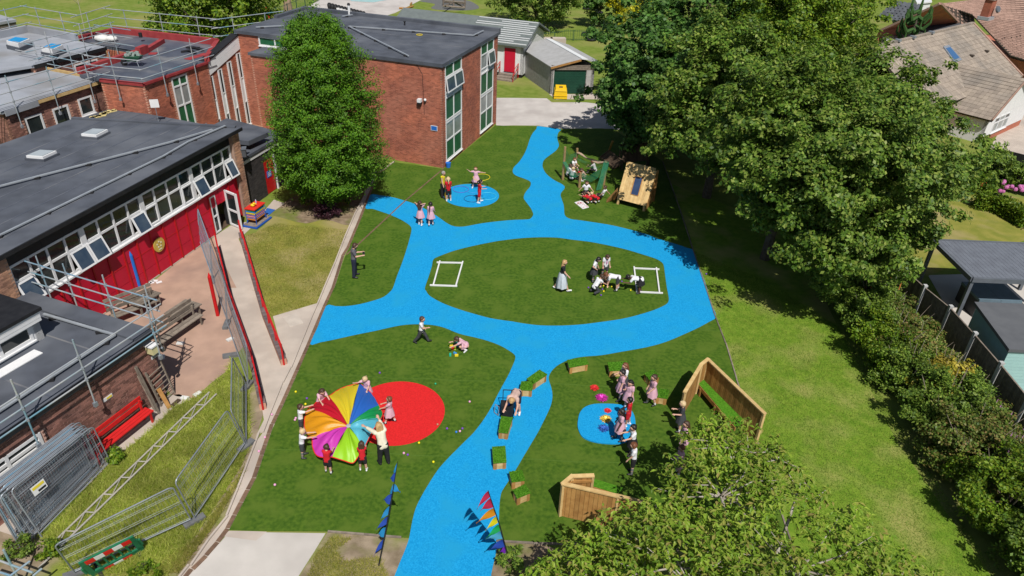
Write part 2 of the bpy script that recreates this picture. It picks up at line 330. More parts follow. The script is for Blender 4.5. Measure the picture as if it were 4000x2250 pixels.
# ---- surfaces beside the turf
kout = zz(1, 1, '1395,180 1290,255 1165,305 1085,540 1000,700 900,930 800,1190 690,1448')+zz(2, 1, '640,120 560,300 470,520 380,745 250,1000 150,1250 75,1449')+zz(3, 0, '2576,100 2400,560 2270,880 2100,1090 1990,1250 1820,1449 1700,1600')
kin = zz(1, 1, '1395,185 1290,268 1245,290 1150,515 1100,645 1060,750 940,1040 890,1120 790,1448')+zz(2, 1, '705,185 545,568 400,900 290,1150 165,1420')+zz(3, 0, '2576,470 2460,690 2305,990 2200,1130 2060,1290 1900,1449 1780,1600')
KO, KI = np.array(GP(kout)), np.array(GP(kin))
ground('concrete_edging_path', list(KO)+list(KI[::-1]), .008, CONC)
pv = GP(zz(2, 1, '170,285 610,155 680,60 640,120 560,300 470,520 380,745 300,760'))
ground('paved_area', pv, .006, CONC)
lowp = GP(zz(2, 1, '300,760 380,745 250,1000 150,1250 75,1449')+zz(3, 0, '2576,40')+zz(2, 1, '80,1330 0,800'))
RWp = GP(zz(1, 0, '2390,930 2576,1360')+zz(2, 1, '0,55 95,300 200,540 275,790')); LWp = GP(zz(1, 0, '2195,1085 2380,1449')+zz(2, 0, '2290,0 2576,860')+zz(2, 1, '75,1200'))
ground('ramp_path', list(RWp)+GP(zz(2, 1, '300,760 290,1000 100,1330'))+list(LWp[::-1]), .0105, CONC)
ground('entrance_path', GP(zz(1, 0, '2150,935 2330,815 2450,790 2576,770')+zz(1, 1, '180,560 290,600 60,760 0,800')+zz(1, 0, '2430,935 2190,1085')), .0085, CONC)
ground('dry_lawn', GP(zz(1, 0, '2430,935')+zz(1, 1, '0,890 260,655 640,690 1085,540 1000,700 900,930 800,1190 690,1448')+zz(2, 1, '640,120 610,155 170,285 95,300 0,55')+zz(1, 0, '2576,1360')), .004, DRY)
ground('bare_soil', smooth(GP(zz(1, 1, '150,700 330,560 600,420 1100,330 1150,400 1085,540 1000,690 940,820 700,760 500,800 250,740')), 3), .006, SOIL)
pl = GP([(235, 1215)]+zz(1, 0, '1460,1449 1800,1180 2160,935 2195,1085 2380,1449')+zz(2, 0, '2290,0 2480,560 2330,720 2290,830 2120,960 1960,1110 1780,1090')+[(669, 1540), (560, 1420), (300, 1300)])
ground('red_tarmac_playground', pl, .006, REDTARM)
ground('path_by_wall', GP([(669, 1543), (700, 1540)]+zz(2, 0, '1930,1120 1750,1200 1500,1449')+zz(3, 0, '1180,250 1090,340 300,1100 0,1000')+[(-200, 2080), (-160, 1960)]), .006, CONC)
ground('worn_verge', GP(zz(3, 0, '2576,60 2400,560 2270,880 2100,1090 1990,1250 1820,1449 1720,1600 1300,1600 1700,1449 1980,1030 2200,700 2440,330 2490,100')+zz(2, 0, '2520,1449 2510,1000 2576,900')+zz(2, 1, '75,1260')), .0065, DIRT)
ground('rubble_patch', GP(zz(3, 0, '0,1000 380,1060 620,1180 800,1449 0,1449')+[(-200, 2260), (-200, 2090)]), .005, DIRT)
ground('concrete_pad', GP(zz(3, 1, '120,1012 700,1020 590,1200 430,1449 380,1560 -900,1560')+zz(3, 0, '1870,1449 2210,1120 2310,1003')), .007, CONC2)
ground('concrete_strip', GP(zz(3, 0, '2305,995 2576,1000')+zz(3, 1, '110,1005 0,1095')+zz(3, 0, '2240,1050')), .0075, CONC)
ground('worn_grass_patch', GP(zz(3, 1, '722,1008 1545,1072 1500,1190 1450,1310 1395,1449 1340,1600 380,1600 440,1449 600,1190')), .005, DIRT)
ground('soil_strip', GP(zz(3, 1, '2415,1105')+zz(3, 2, '0,1110 300,1128 800,1300 800,1600')+zz(3, 1, '2340,1600 2365,1449 2415,1220')), .005, SOIL)
ground('mown_lawn', GP(zz(1, 2, '1600,400 1700,680 1830,1080 1955,1448')+zz(2, 2, '2053,295 2170,600 2290,1000'))+[TR, (9.2, 6), (16, 6)]+GP([(3870, 2250), (3500, 1720), (3250, 1230), (3100, 900)]), .006, LAWN2)
ground('tarmac_yard', GP([(1938, 492)]+zz(0, 2, '0,1262 258,1264 485,1295 900,1292 1400,1330 1500,1100 1000,1060 740,1030 400,1030 350,990 0,985')+zz(0, 1, '2410,985')), .006, TARM)
ground('far_playground', GP(zz(0, 1, '440,110 640,0 700,-60 1800,-60 1650,5 1400,130 1265,172 1000,200 500,200')), .006, TARM)
ground('pale_blue_court', GP(zz(0, 1, '900,-40 960,12 1180,24 1320,0 1400,-40')), .010, mat('pale_blue_paint', (.28, .46, .46), (.34, .5, .5), 2, .9))
ground('dark_safety_surface', smooth(GP(zz(0, 1, '1640,10 1800,40 1760,80 1850,100 2100,105 2240,85 2210,40 2100,0 1800,-10')), 3), .006, mat('dark_tarmac', (.12, .125, .12), (.15, .15, .145), 3, .9))
ground('neighbour_lawn', GP([(3560, 1010), (3660, 800), (3850, 750), (4150, 800), (4150, 1000), (4000, 940), (3620, 1080)]), .008, DRY)
ground('patio', GP([(3625, 1075), (4200, 1060), (4200, 1900), (3950, 1640)]), .006, CONC2)
ground('neighbour_drive', GP([(3830, 640), (4000, 350), (4300, 300), (4300, 620)]), .006, CONC)
# ---- kerb stones, drain grates, slabs
def along(P, step):
    P = np.array(P, float); out = []; d0 = 0.
    L_ = np.r_[0, np.cumsum(np.linalg.norm(np.diff(P, axis=0), axis=1))]
    for s in np.arange(step/2, L_[-1], step):
        i = min(np.searchsorted(L_, s)-1, len(P)-2); t = (s-L_[i])/(L_[i+1]-L_[i]); d = (P[i+1]-P[i])/(L_[i+1]-L_[i]); out.append((P[i]+(P[i+1]-P[i])*t, d))
    return out
def strip_pieces(name, label_parent, P, step, wd, h, m, gap=.01, side=0., z=0.):
    fr = []
    for c, d in along(P, step):
        n = np.array([-d[1], d[0]]); o = c-d*(step-gap)/2-n*(wd/2-side)
        fr.append((v3(o, z), v3(d*(step-gap), 0), v3(n*wd, 0), np.array([0, 0, h])))
    pieces(name, BOXV, BOXF, fr, m, label_parent)
kb = thing('edging_kerb', None, None, v3(KO[8], 0)); kb['kind'] = 'structure'
strip_pieces('kerb_stone', kb, KO, .9, .06, .07, CONC)
dr = thing('drain_channel', None, None, v3(KI[9], 0)); dr['kind'] = 'structure'
strip_pieces('drain_grate', dr, KI+np.array([-.07, 0]), .5, .13, .028, RUST, .03)
dr2 = thing('drain_channel', None, None, v3(KI[2], 0)); dr2['kind'] = 'structure'
strip_pieces('drain_grate', dr2, [G(*Z(1, 1, 1885, 252))[:2], G(*Z(1, 1, 1500, 575))[:2], G(*Z(1, 1, 1010, 1030))[:2], G(*Z(1, 1, 895, 1130))[:2]], .5, .085, .022, RUST, .02)
ed = thing('timber_edging', None, None, v3(e1_, 0)); ed['kind'] = 'structure'
strip_pieces('edging_board', ed, GP(zz(1, 2, '1520,180 1600,400 1700,680 1830,1080 1955,1448')+zz(2, 2, '2053,295 2170,600 2290,1000'))+[TR], 1.2, .05, .045, WOODW, .01, -.025)
ed2 = thing('timber_edging', None, None, v3(TR, 0)); ed2['kind'] = 'structure'
strip_pieces('edging_board', ed2, GP(zz(3, 1, '722,1006 1540,1072')), 1.1, .06, .05, WOODW)
strip_pieces('edging_board', ed2, [G(*Z(3, 1, 2415, 1102))[:2], G(*Z(3, 2, 300, 1128))[:2], TR], 1.1, .06, .05, WOODW)
def inside(p, poly):
    r = False; n = len(poly)
    for i in range(n):
        a, b = poly[i], poly[(i+1) % n]
        if (a[1] > p[1]) != (b[1] > p[1]) and p[0] < (b[0]-a[0])*(p[1]-a[1])/(b[1]-a[1])+a[0]: r = not r
    return r
def slabs(par, poly, d, sx, sy, m, off=.5):
    d = np.array(d)/np.linalg.norm(d); n = np.array([-d[1], d[0]]); P = np.array(poly); c = P.mean(0); fr = []
    for i in range(-30, 30):
        for j in range(-30, 30):
            o = c+d*sx*(i+off*(j % 2))+n*sy*j; q = [o, o+d*sx, o+d*sx+n*sy, o+n*sy]
            if all(inside(t, poly) for t in q):
                fr.append((v3(o, .004), v3(d*(sx-.015), 0), v3(n*(sy-.015), 0), np.array([0, 0, .012+.004*random.random()])))
    pieces('paving_slab', BOXV, BOXF, fr, m, par)
sp = thing('paving', None, None, v3(pv[0], 0)); sp['kind'] = 'structure'
slabs(sp, pv, GP(zz(2, 1, '170,285 610,155'))[1]-GP(zz(2, 1, '170,285 610,155'))[0], .6, .9, SLAB)
sp2 = thing('paving', None, None, v3(lowp[0], 0)); sp2['kind'] = 'structure'
ground('lower_path', lowp, .0095, CONC)
# ---- white goal markings: loose white bars laid flat on the turf
def goal(label, tl, tr, bl_, br, ext):
    q = [GZ(*t) for t in (tl, tr, bl_, br)]; t = thing('goal_frame', label, 'goal frame', (q[0]+q[3])/2*[1, 1, 0]+[0, 0, .014], 'white goal frames on the turf')
    z = np.array([0, 0, .05]); TL_, TR_, BL_, BR_ = [p+z for p in q]
    for a, b, e0, e1, k in ((TL_, TR_, ext[0], ext[1], 0), (BL_, BR_, ext[2], ext[3], 0), (TL_, BL_, .12, 0, 1), (TR_, BR_, .12, 0, 1)):
        d = (b-a)/np.linalg.norm(b-a); MB().bar(a-d*e0+[0, 0, .012*k], b+d*e1+[0, 0, .012*k], .065, .06).build('bar', WHITE, t)
goal('flat white goal frame nearer the man with the controller, empty', (1, 1, 1848, 1200), (1, 1, 2078, 1205), (1, 1, 1785, 1430), (1, 1, 2012, 1438), (.14, 0, .16, .06))
goal('flat white goal frame with a girl bending over its left bar', (1, 2, 1228, 1258), (1, 2, 1452, 1268), (2, 2, 1255, 47), (2, 2, 1482, 58), (0, .14, 0, .16))
# ================================================================== building tools
def a3(a): return np.array([a[0], a[1], 0.])
def wall(par, O, a, n, L, z0, z1, m, opens=(), th=.25, name='wall', top=None):
    """upright wall: outer face from O along a, outward n; opens = (u0,u1,z0,z1). top(u) gives a sloping top"""
    us = sorted({0, L, *[q for o in opens for q in o[:2]]}); b = MB(); a_, n_ = a3(a), a3(n)
    for u0, u1 in zip(us[:-1], us[1:]):
        if u1-u0 < 1e-4: continue
        cuts = sorted([(o[2], o[3]) for o in opens if o[0] <= u0+1e-4 and o[1] >= u1-1e-4]); z = z0; segs = []
        for c0, c1 in cuts:
            if c0 > z: segs.append((z, c0))
            z = max(z, c1)
        if z < z1: segs.append((z, z1))
        for s0, s1 in segs:
            o = v3(O, s0)+a_*u0-n_*th
            if top and s1 == z1:
                h0, h1 = top(u0)-s0, top(u1)-s0; d = a_*(u1-u0); t = n_*th
                v = [o, o+d, o+d+t, o+t, o+[0, 0, h0], o+d+[0, 0, h1], o+d+t+[0, 0, h1], o+t+[0, 0, h0]]
                b.add(v, [q for q in BOXF] if np.cross(d, t)[2] > 0 else [q[::-1] for q in BOXF])
            else: b.obox(o, a_*(u1-u0), n_*th, [0, 0, s1-s0])
    return b.build(name, m, par)
BRV = [(-.1075, -.02, 0), (.1075, -.02, 0), (.1075, .007, 0), (-.1075, .007, 0), (-.1075, -.02, .065), (.1075, -.02, .065), (.1075, .007, .065), (-.1075, .007, .065)]
BRF = [(3, 2, 1, 0), (4, 5, 6, 7), (1, 0, 4, 5), (2, 1, 5, 6), (3, 2, 6, 7), (0, 3, 7, 4)]
def bricks(w_, O, a, n, L, z0, z1, m, opens=(), maxn=300, top=None, k=1.0):
    """stretcher bond laid proud of the mortar bed; O is the outer face"""
    a_, n_ = a3(a), a3(n); fr = []; row = 0; z = z0+.006; bl_, bh = .225*k, .075*k
    while z+bh <= z1+.01:
        u = bl_/2 if row % 2 == 0 else bl_
        while u+bl_/2 <= L+.01:
            ok = all(not (o[0]-.1 < u < o[1]+.1 and o[2]-.06*k < z < o[3]) for o in opens) and (top is None or z+bh < top(u))
            if ok:
                j = random.uniform(-.003, .003); fr.append((v3(O, z)+a_*u+n_*j, a_*k, n_, np.array([0, 0, k])))
            u += bl_
        z += bh; row += 1
    pieces('brick', BRV, [q[::-1] for q in BRF] if np.cross(a_, n_)[2] > 0 else BRF, fr, m, w_, maxn)
def window(par, O, a, n, us, zs, kinds, fw=.07, name='window', proud=.03, fm=None, sill=True):
    """kinds[row][col]: g glass, p green panel, w white panel, b blind, o sash propped open, t narrow sash shut, d dark, - none"""
    a_, n_ = a3(a), a3(n); b = MB(); U = lambda u, z, d=0: v3(O, z)+a_*u+n_*d
    for i, u in enumerate(us): b.obox(U(u-fw/2 if 0 < i < len(us)-1 else (u if i == 0 else u-fw), zs[0], -.06), a_*fw, n_*(.06+proud), [0, 0, zs[-1]-zs[0]])
    for i, z in enumerate(zs): b.obox(U(us[0]+fw*.5, z-fw/2 if 0 < i < len(zs)-1 else (z if i == 0 else z-fw), -.055), a_*(us[-1]-us[0]-fw), n_*(.05+proud), [0, 0, fw])
    fr = b.build(name, fm or WHITE, par)
    mm = {'g': ('pane', GLASS), 'd': ('pane', GLASS), 'b': ('pane', BLIND), 'p': ('green_panel', GREENP), 'w': ('white_panel', WHITE)}
    for r, row in enumerate(kinds):
        for c, k in enumerate(row):
            u0, u1, z0, z1 = us[c]+fw*.4, us[c+1]-fw*.4, zs[r]+fw*.4, zs[r+1]-fw*.4
            if k in mm: MB().obox(U(u0, z0, -.04), a_*(u1-u0), n_*.025, [0, 0, z1-z0]).build(mm[k][0], mm[k][1], fr)
            if k in 'oq':
                ang = rad(20 if k == 'o' else 8); h = z1-z0; dn = n_*math.sin(ang)-np.array([0, 0, math.cos(ang)]); t = U(u0-.02, z1, proud+.02); nn = n_*math.cos(ang)+np.array([0, 0, math.sin(ang)])
                W_ = u1-u0+.04; s = MB()
                for q in (0, W_-.07): s.obox(t+a_*q, a_*.07, dn*h, nn*.05)
                for q in (0, h-.07): s.obox(t+a_*.07+dn*q, a_*(W_-.14), dn*.07, nn*.05)
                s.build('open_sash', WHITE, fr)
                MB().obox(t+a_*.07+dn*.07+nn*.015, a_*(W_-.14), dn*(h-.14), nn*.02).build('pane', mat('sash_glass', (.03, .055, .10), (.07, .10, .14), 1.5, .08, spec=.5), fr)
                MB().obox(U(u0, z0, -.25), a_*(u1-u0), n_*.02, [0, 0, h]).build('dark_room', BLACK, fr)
            if k == 't':
                s = MB()
                for q in (u0, u1-.06): s.obox(U(q, z0, .0), a_*.06, n_*(proud+.03), [0, 0, z1-z0])
                for q in (z0, z1-.06): s.obox(U(u0+.06, q, .0), a_*(u1-u0-.12), n_*(proud+.028), [0, 0, .06])
                s.build('sash', WHITE, fr); MB().obox(U(u0, z0, -.04), a_*(u1-u0), n_*.025, [0, 0, z1-z0]).build('pane', GLASS, fr)
    if sill: MB().obox(U(us[0]-.04, zs[0]-.05, -.02), a_*(us[-1]-us[0]+.08), n_*(.02+proud+.06), [0, 0, .05]).build('sill', WHITE, fr)
    return fr
def roof(par, pts, z0, z1, m, name='roof'): return MB().prism(pts, z0, z1).build(name, m, par)
def upstand(par, pts, z, h, wd, m, name='roof_edge'):
    for p, q in zip(pts[:-1], pts[1:]): MB().bar(v3(p, z+h/2), v3(q, z+h/2), wd, h).build(name, m, par)
# ================================================================== main brick building
U_ = np.array([.3123, .9500]); V_ = np.array([-.9500, .3123]); C_ = G(1732, 657)[:2]
UV = lambda v, u: C_+V_*v+U_*u
B1 = thing('brick_building', 'tall red brick building with flat grey roof and green panelled window strips beside the turf', 'building', v3(C_, 0))
rt = lambda px, py: ray_plane(px, py, C_, U_)
w1a, w1b = rt(1743, 634)[0], rt(1803.6, 593)[0]; w2a, w2b = rt(1874.5, 530)[0], rt(1922, 496)[0]
rows = [.28, 1.6, 2.75, 2.9, 4.3, 4.62, 5.55, 6.28]
op = [(w1a, w1b, .2, 6.3), (w2a, w2b, .2, 6.3)]
wr = wall(B1, C_, U_, -V_, 9.5, 0, 6.3, MORT, op, name='wall'); bricks(wr, C_, U_, -V_, 9.5, 0, 6.28, BRICK, op, 150)
for wa, wb, kk in ((w1a, w1b, ['pp', 'bb', 'ww', 'pp', 'ww', 'qq', 'pp']), (w2a, w2b, ['pp', 'bb', 'ww', 'pp', 'ww', 'bq', 'pp'])):
    window(B1, C_, U_, -V_, [wa, (wa+wb)/2, wb], rows, kk, .08)
wf = wall(B1, C_, V_, -U_, 13.4, 0, 6.3, MORT, [(10.4, 13.4, 5.5, 6.3)]); bricks(wf, C_, V_, -U_, 13.4, 0, 6.28, BRICK, [(10.3, 13.5, 5.4, 6.4)], 150)
O17 = UV(10.4, 1.7)
wl = wall(B1, O17, V_, -U_, 5.2, 0, 6.3, MORT, [(1.0, 3.5, 5.62, 6.28)]); bricks(wl, O17, V_, -U_, 5.2, .1, 6.28, BRICK, [(1.0, 3.5, 5.62, 6.28), (0, 2.9, 0, 5.6)], 0)
window(B1, O17, V_, -U_, [1.0, 2.25, 3.5], [5.68, 6.28], ['pp'], .09)
wall(B1, UV(13.4, .25), U_, V_, 1.45, 0, 5.5, MORT); wall(B1, UV(15.6, 1.95), U_, V_, 7.55, 0, 6.3, MORT); wall(B1, UV(0, 9.5), V_, U_, 15.6, 0, 6.3, MORT)
wall(B1, UV(10.4, .25), U_, V_, 1.4, 5.6, 6.3, BRICK)
roof(B1, [UV(-.1, -.1), UV(10.45, -.1), UV(10.45, 1.58), UV(15.68, 1.58), UV(15.68, 9.75), UV(-.1, 9.75)], 6.3, 6.5, FELT)
roof(B1, [UV(10.46, -.1), UV(13.5, -.1), UV(13.5, 1.66), UV(10.46, 1.66)], 5.5, 5.66, FELT, 'lower_roof')
upstand(B1, [UV(-.1, 9.6), UV(15.68, 9.6)], 6.5, .22, .3, FELT); upstand(B1, [UV(15.53, 9.4), UV(15.53, 6)], 6.5, .2, .3, FELT)
# the stair wing: sloping white fascia over four tall strip windows
OW = UV(15.58, 1.7); topw = lambda t: 6.15-(6.15-5.09)*t/3.5
opw = []
strips = [(.02, .36, [.15, 1.75, 3.4, 5.05]), (1.03, 1.37, [.15, 1.6, 3.1, 4.72]), (2.03, 2.37, [.15, 1.5, 2.9, 4.46]), (2.96, 3.3, [.15, 1.4, 2.68, 4.22])]
for s0, s1, zz_ in strips: opw.append((s0, s1, zz_[0]-.02, zz_[3]))
ww = wall(B1, OW, -U_, -V_, 3.72, 0, 6.2, MORT, opw, name='stair_wall', top=lambda t: topw(t)-.02); bricks(ww, OW, -U_, -V_, 3.72, .1, 6.1, BRICK, opw, 0, top=lambda t: topw(t)-.85)
for s0, s1, zz_ in strips:
    f_ = window(B1, OW, -U_, -V_, [s0, s1], zz_, ['g', 'w', 'g'], .06, 'strip_window')
    MB().obox(v3(OW, zz_[0])+a3(-U_)*s1+a3(-V_)*.0, a3(-U_)*.09, a3(-V_)*.045, [0, 0, zz_[3]-zz_[0]]).build('side_trim', WHITE, f_)
b = MB(); n_ = a3(-V_)
for k in range(2):
    hh = (.0, .43)[k]
    P0, P1 = v3(OW, topw(0)-hh)+n_*.02, v3(OW, topw(3.6)-hh)+a3(-U_)*3.6+n_*.02
    MB().add([P0, P1, P1+n_*.06, P0+n_*.06]+[q-[0, 0, .42] for q in (P0, P1, P1+n_*.06, P0+n_*.06)], [(0, 3, 2, 1), (4, 5, 6, 7), (0, 1, 5, 4), (1, 2, 6, 5), (2, 3, 7, 6), (3, 0, 4, 7)]).build('fascia_board', WHITE, B1)
P = [v3(OW, 0)+a3(-U_)*t+n_*d+[0, 0, topw(t)+.0] for t, d in ((-.02, .12), (3.75, .12), (3.75, -.5), (-.02, -.5))]
MB().add(P+[q+[0, 0, .08] for q in P], [(0, 1, 2, 3), (7, 6, 5, 4), (0, 4, 5, 1), (1, 5, 6, 2), (2, 6, 7, 3), (3, 7, 4, 0)]).build('sloping_roof', BLACK, B1)
wall(B1, OW-U_*3.72, V_, -U_, 3.4, 0, 5.0, BRICK, name='wing_end_wall')
# conductor trunking laid over the roofs on little rubber feet
def trunking(par, pts, z, m=GALVC, name='trunking', wd=.09, blk=2.1):
    P3 = [np.array([*G(px, py, z)[:2], z+.12]) for px, py in pts]
    for p, q in zip(P3[:-1], P3[1:]):
        MB().bar(p, q, wd, .05).build(name, m, par)
        L_ = np.linalg.norm(q-p)
        for s in np.arange(.4, L_, blk): MB().box(p+(q-p)*s/L_-[0, 0, .065], (.22, .16, .1), .3).build('rubber_foot', DARK, par)
for i in range(1, 9): MB().obox(v3(UV(.1, 1.05*i), 6.5), a3(V_)*(10.2 if i < 2 else 15.3), a3(U_)*.05, [0, 0, .007]).build('felt_lap', FELTD, B1)
trunking(B1, [Z(0, 1, 870, 180), Z(0, 1, 970, 163)], 6.5); trunking(B1, [Z(0, 1, 1535, 582), Z(0, 1, 930, 280), Z(0, 1, 2190, 372), Z(0, 1, 2290, 325)], 6.5); trunking(B1, [Z(0, 1, 0, 290), Z(0, 1, 280, 275)], 6.5)
q = G(*Z(0, 1, 1497, 255), 6.5); MB().tube(q, q+[0, 0, .22], .05).sphere(q+[0, 0, .25], (.09, .09, .05)).build('roof_vent', DARK, B1)
q = G(*Z(0, 1, 940, 150), 6.5); MB().tube(q, q+[0, 0, .7], .09).build('vent_pipe', WHITE, B1); MB().tube(q+[0, 0, .7], q+[0, 0, .82], .13, .08).build('vent_cowl', DARK, B1)
q = G(*Z(0, 1, 1645, 352), 6.51); MB().path([q+[.2*math.cos(t), .2*math.sin(t), .02] for t in np.linspace(0, 2*math.pi, 16, endpoint=False)], .02, 6, True).build('yellow_roof_ring', mat('yellow_plastic', (.8, .62, .02), (.7, .52, .02), 3, .5), B1)
t_, z_ = ray_plane(*Z(0, 1, 1655, 1005), C_, V_); qq = v3(C_+V_*t_, z_)-a3(U_)*.13
f_ = MB().box(qq, (.24, .26, .2), math.atan2(V_[1], V_[0])).build('floodlight', WHITE, B1)
f_2 = MB().box(qq-[0, 0, .14], (.24, .22, .1), math.atan2(V_[1], V_[0])).build('lamp_housing', DARK, f_)
t_, z_ = ray_plane(*Z(0, 1, 1710, 1000), C_, V_); qq = v3(C_+V_*t_, z_)-a3(U_)*.12
f_ = MB().sphere(qq, .085).tube(qq, qq+a3(U_)*.11, .03).build('security_camera', WHITE, B1)
t_, z_ = ray_plane(*Z(0, 1, 1795, 1288), C_, V_); qq = v3(C_+V_*t_, z_)-a3(U_)*.03
sg = MB().obox(qq-a3(V_)*.22-[0, 0, .16], a3(V_)*.44, -a3(U_)*.02, [0, 0, .32]).build('sign', WHITE, B1); MB().obox(qq-a3(V_)*.19-[0, 0, .13]-a3(U_)*.02, a3(V_)*.38, -a3(U_)*.006, [0, 0, .26]).build('blue_face', mat('sign_blue', (.02, .14, .5), None, 4, .5), sg)
MB().path([v3(C_+V_*1.62, 6.3)-a3(U_)*.02, v3(C_+V_*1.25, 5.75)-a3(U_)*.02, v3(C_+V_*1.2, 3.3)-a3(U_)*.02], .012, 5).build('cable', DARK, B1)
q = G(*Z(1, 1, 1935, 235)); bk = MB().tube(q, q+[0, 0, .32], .13, .17, 14).build('blue_bucket', mat('bucket_blue', (.02, .16, .62), None, 4, .5)); tag(bk, 'blue bucket on the turf at the corner of the brick building', 'bucket')
# ================================================================== red roofed brick building
ZB = 5.2
g52 = lambda x, y: G(*Z(0, 0, x, y), ZB)[:2]
FLc, CO, RF, RR, RL = g52(1005, 792), g52(1440, 838), g52(2085, 620), g52(2195, 452), g52(1140, 328)
B2 = thing('brick_building', 'red brick building with flat dark roof edged in dark red paint, scaffold rails around it', 'building', v3(CO, 0))
d1 = (CO-FLc)/np.linalg.norm(CO-FLc); d2 = (RF-CO)/np.linalg.norm(RF-CO); n1 = np.array([d1[1], -d1[0]]); n2 = np.array([d2[1], -d2[0]])
L1, L2 = np.linalg.norm(CO-FLc), np.linalg.norm(RF-CO)
wq = wall(B2, FLc, d1, n1, L1, 0, 5.05, MORT); bricks(wq, FLc, d1, n1, L1, 1.5, 5.0, BRICK, (), 100)
pw = lambda x, y: ray_plane(*Z(0, 0, x, y), CO, d2)
wa, wb = pw(1710, 755)[0], pw(1865, 700)[0]
opq = [(wa, wb, .4, 4.95)]
wq = wall(B2, CO, d2, n2, L2, 0, 5.05, MORT, opq); bricks(wq, CO, d2, n2, L2, 1.0, 5.0, BRICK, opq, 200)
window(B2, CO, d2, n2, [wa, (wa+wb)/2, wb], [.4, pw(1775, 1080)[1], pw(1735, 885)[1], 4.95], ['pp', 'bb', 'pp'], .09)
notch = [g52(*q) for q in ((800, 745), (1480, 528), (1330, 505), (1055, 462), (800, 408))]
poly2 = [FLc, CO, RF, RR, RL]+notch[::-1]
roof(B2, poly2, 5.0, 5.2, FELTD)
for p, q in ((FLc, CO), (CO, RF)): MB().bar(v3(p, 5.12), v3(q, 5.12), .16, .18).build('red_roof_edge', REDFELT, B2)
for p, q, h in ((RF, RR, .35), (RR, RL, .4), (RL, notch[4], .3), (notch[0], notch[1], .35), (g52(1480, 528), g52(1640, 430), .28)): MB().bar(v3(p, 5.2+h/2), v3(q, 5.2+h/2), .3, h).build('red_parapet', REDFELT, B2)
MB().bar(v3(notch[1], 5.45), v3(g52(1400, 560), 5.45), .35, .5).build('red_parapet', REDFELT, B2)
nw = notch[3]; nd = (notch[2]-notch[3]); nl = np.linalg.norm(nd); nd /= nl
wq = wall(B2, nw, nd, np.array([nd[1], -nd[0]]), nl, 2.5, 5.0, MORT, name='courtyard_wall'); bricks(wq, nw, nd, np.array([nd[1], -nd[0]]), nl, 2.5, 5.0, BRICK, (), 0)
wall(B2, RF, (RR-RF)/np.linalg.norm(RR-RF), n2, np.linalg.norm(RR-RF), 0, 5.0, BRICK); wall(B2, RL, (RR-RL)/np.linalg.norm(RR-RL), np.array([0, 1.]), np.linalg.norm(RR-RL), 0, 5, BRICK)
for x0, y0, x1, y1 in ((1880, 600, 2080, 540), (1500, 540, 1580, 540)): p, q = g52(x0, y0), g52(x1, y1); MB().bar(v3(p, 5.215), v3(q, 5.215), .5, .02).build('red_patch', REDFELT, B2)
for i in range(9): p = G(*Z(0, 0, 1150+130*i, 800-35*i), 5.2); q = G(*Z(0, 0, 1000+130*i+400, 620-35*i), 5.2)
fl = thing('felt_roll', 'dark folded roofing felt lying on the red edged roof', 'roofing felt', G(*Z(0, 0, 1900, 520), 5.2))
for x0, y0, x1, y1 in ((1820, 520, 1900, 505), (1900, 500, 1960, 530), (1880, 475, 2000, 480), (1930, 470, 2040, 500)): MB().bar(G(*Z(0, 0, x0, y0), 5.25), G(*Z(0, 0, x1, y1), 5.32), .25, .06).build('felt_strip', DARK, fl)
# wheelbarrow of rubble on that roof
q = G(*Z(0, 0, 1355, 665), 5.2); wbr = thing('wheelbarrow', 'green wheelbarrow heaped with rubble on the red edged roof', 'wheelbarrow', q)
GRN = mat('barrow_green', (.02, .09, .05), (.03, .11, .06), 4, .5)
b = MB(); T0 = [q+np.array(t) for t in ((-.45, -.3, .62), (.55, -.3, .62), (.55, .3, .62), (-.45, .3, .62))]; T1 = [q+np.array(t) for t in ((-.25, -.18, .3), (.3, -.18, .3), (.3, .18, .3), (-.25, .18, .3))]
b.add(T0+T1, [(4, 5, 6, 7), (0, 4, 7, 3), (1, 2, 6, 5), (0, 1, 5, 4), (3, 7, 6, 2), (0, 3, 2, 1)]).build('tray', GRN, wbr)
MB().tube(q+[-.6, -.04, .2], q+[-.6, .04, .2], .2, None, 14).build('wheel', DARK, wbr)
for s in (-1, 1): MB().tube(q+[-.6, .12*s, .2], q+[.95, .28*s, .55], .02).tube(q+[.3, .2*s, .35], q+[.4, .25*s, 0], .02).build('handle', STEEL, wbr)
for i in range(16): MB().box(q+[random.uniform(-.4, .5), random.uniform(-.22, .22), .66+random.random()*.16], (.22, .13, .1), random.random()*3).build('rubble_piece', mat('rubble', (.35, .4, .36), (.2, .26, .24), 5, .9, rnd=.2), wbr)
q = G(*Z(0, 0, 1035, 415), 5.2); MB().sphere(q+[0, 0, .2], (.55, .35, .25)).sphere(q+[.6, .1, .18], (.4, .3, .2)).sphere(q+[-.3, .5, .15], (.3, .25, .2)).build('rubble_sack', mat('white_sack', (.75, .75, .72), (.6, .6, .58), 4, .9, .6, 12), None, True)
tag(bpy.data.objects['rubble_sack'], 'white rubble sack slumped by the far end of the red edged roof', 'sack')
q = G(*Z(0, 0, 1418, 375), 5.5); tag(MB().tube(q, q+[0, 0, .3], .12).build('paint_tin', DARK), 'dark paint tin standing on the far red parapet', 'tin')
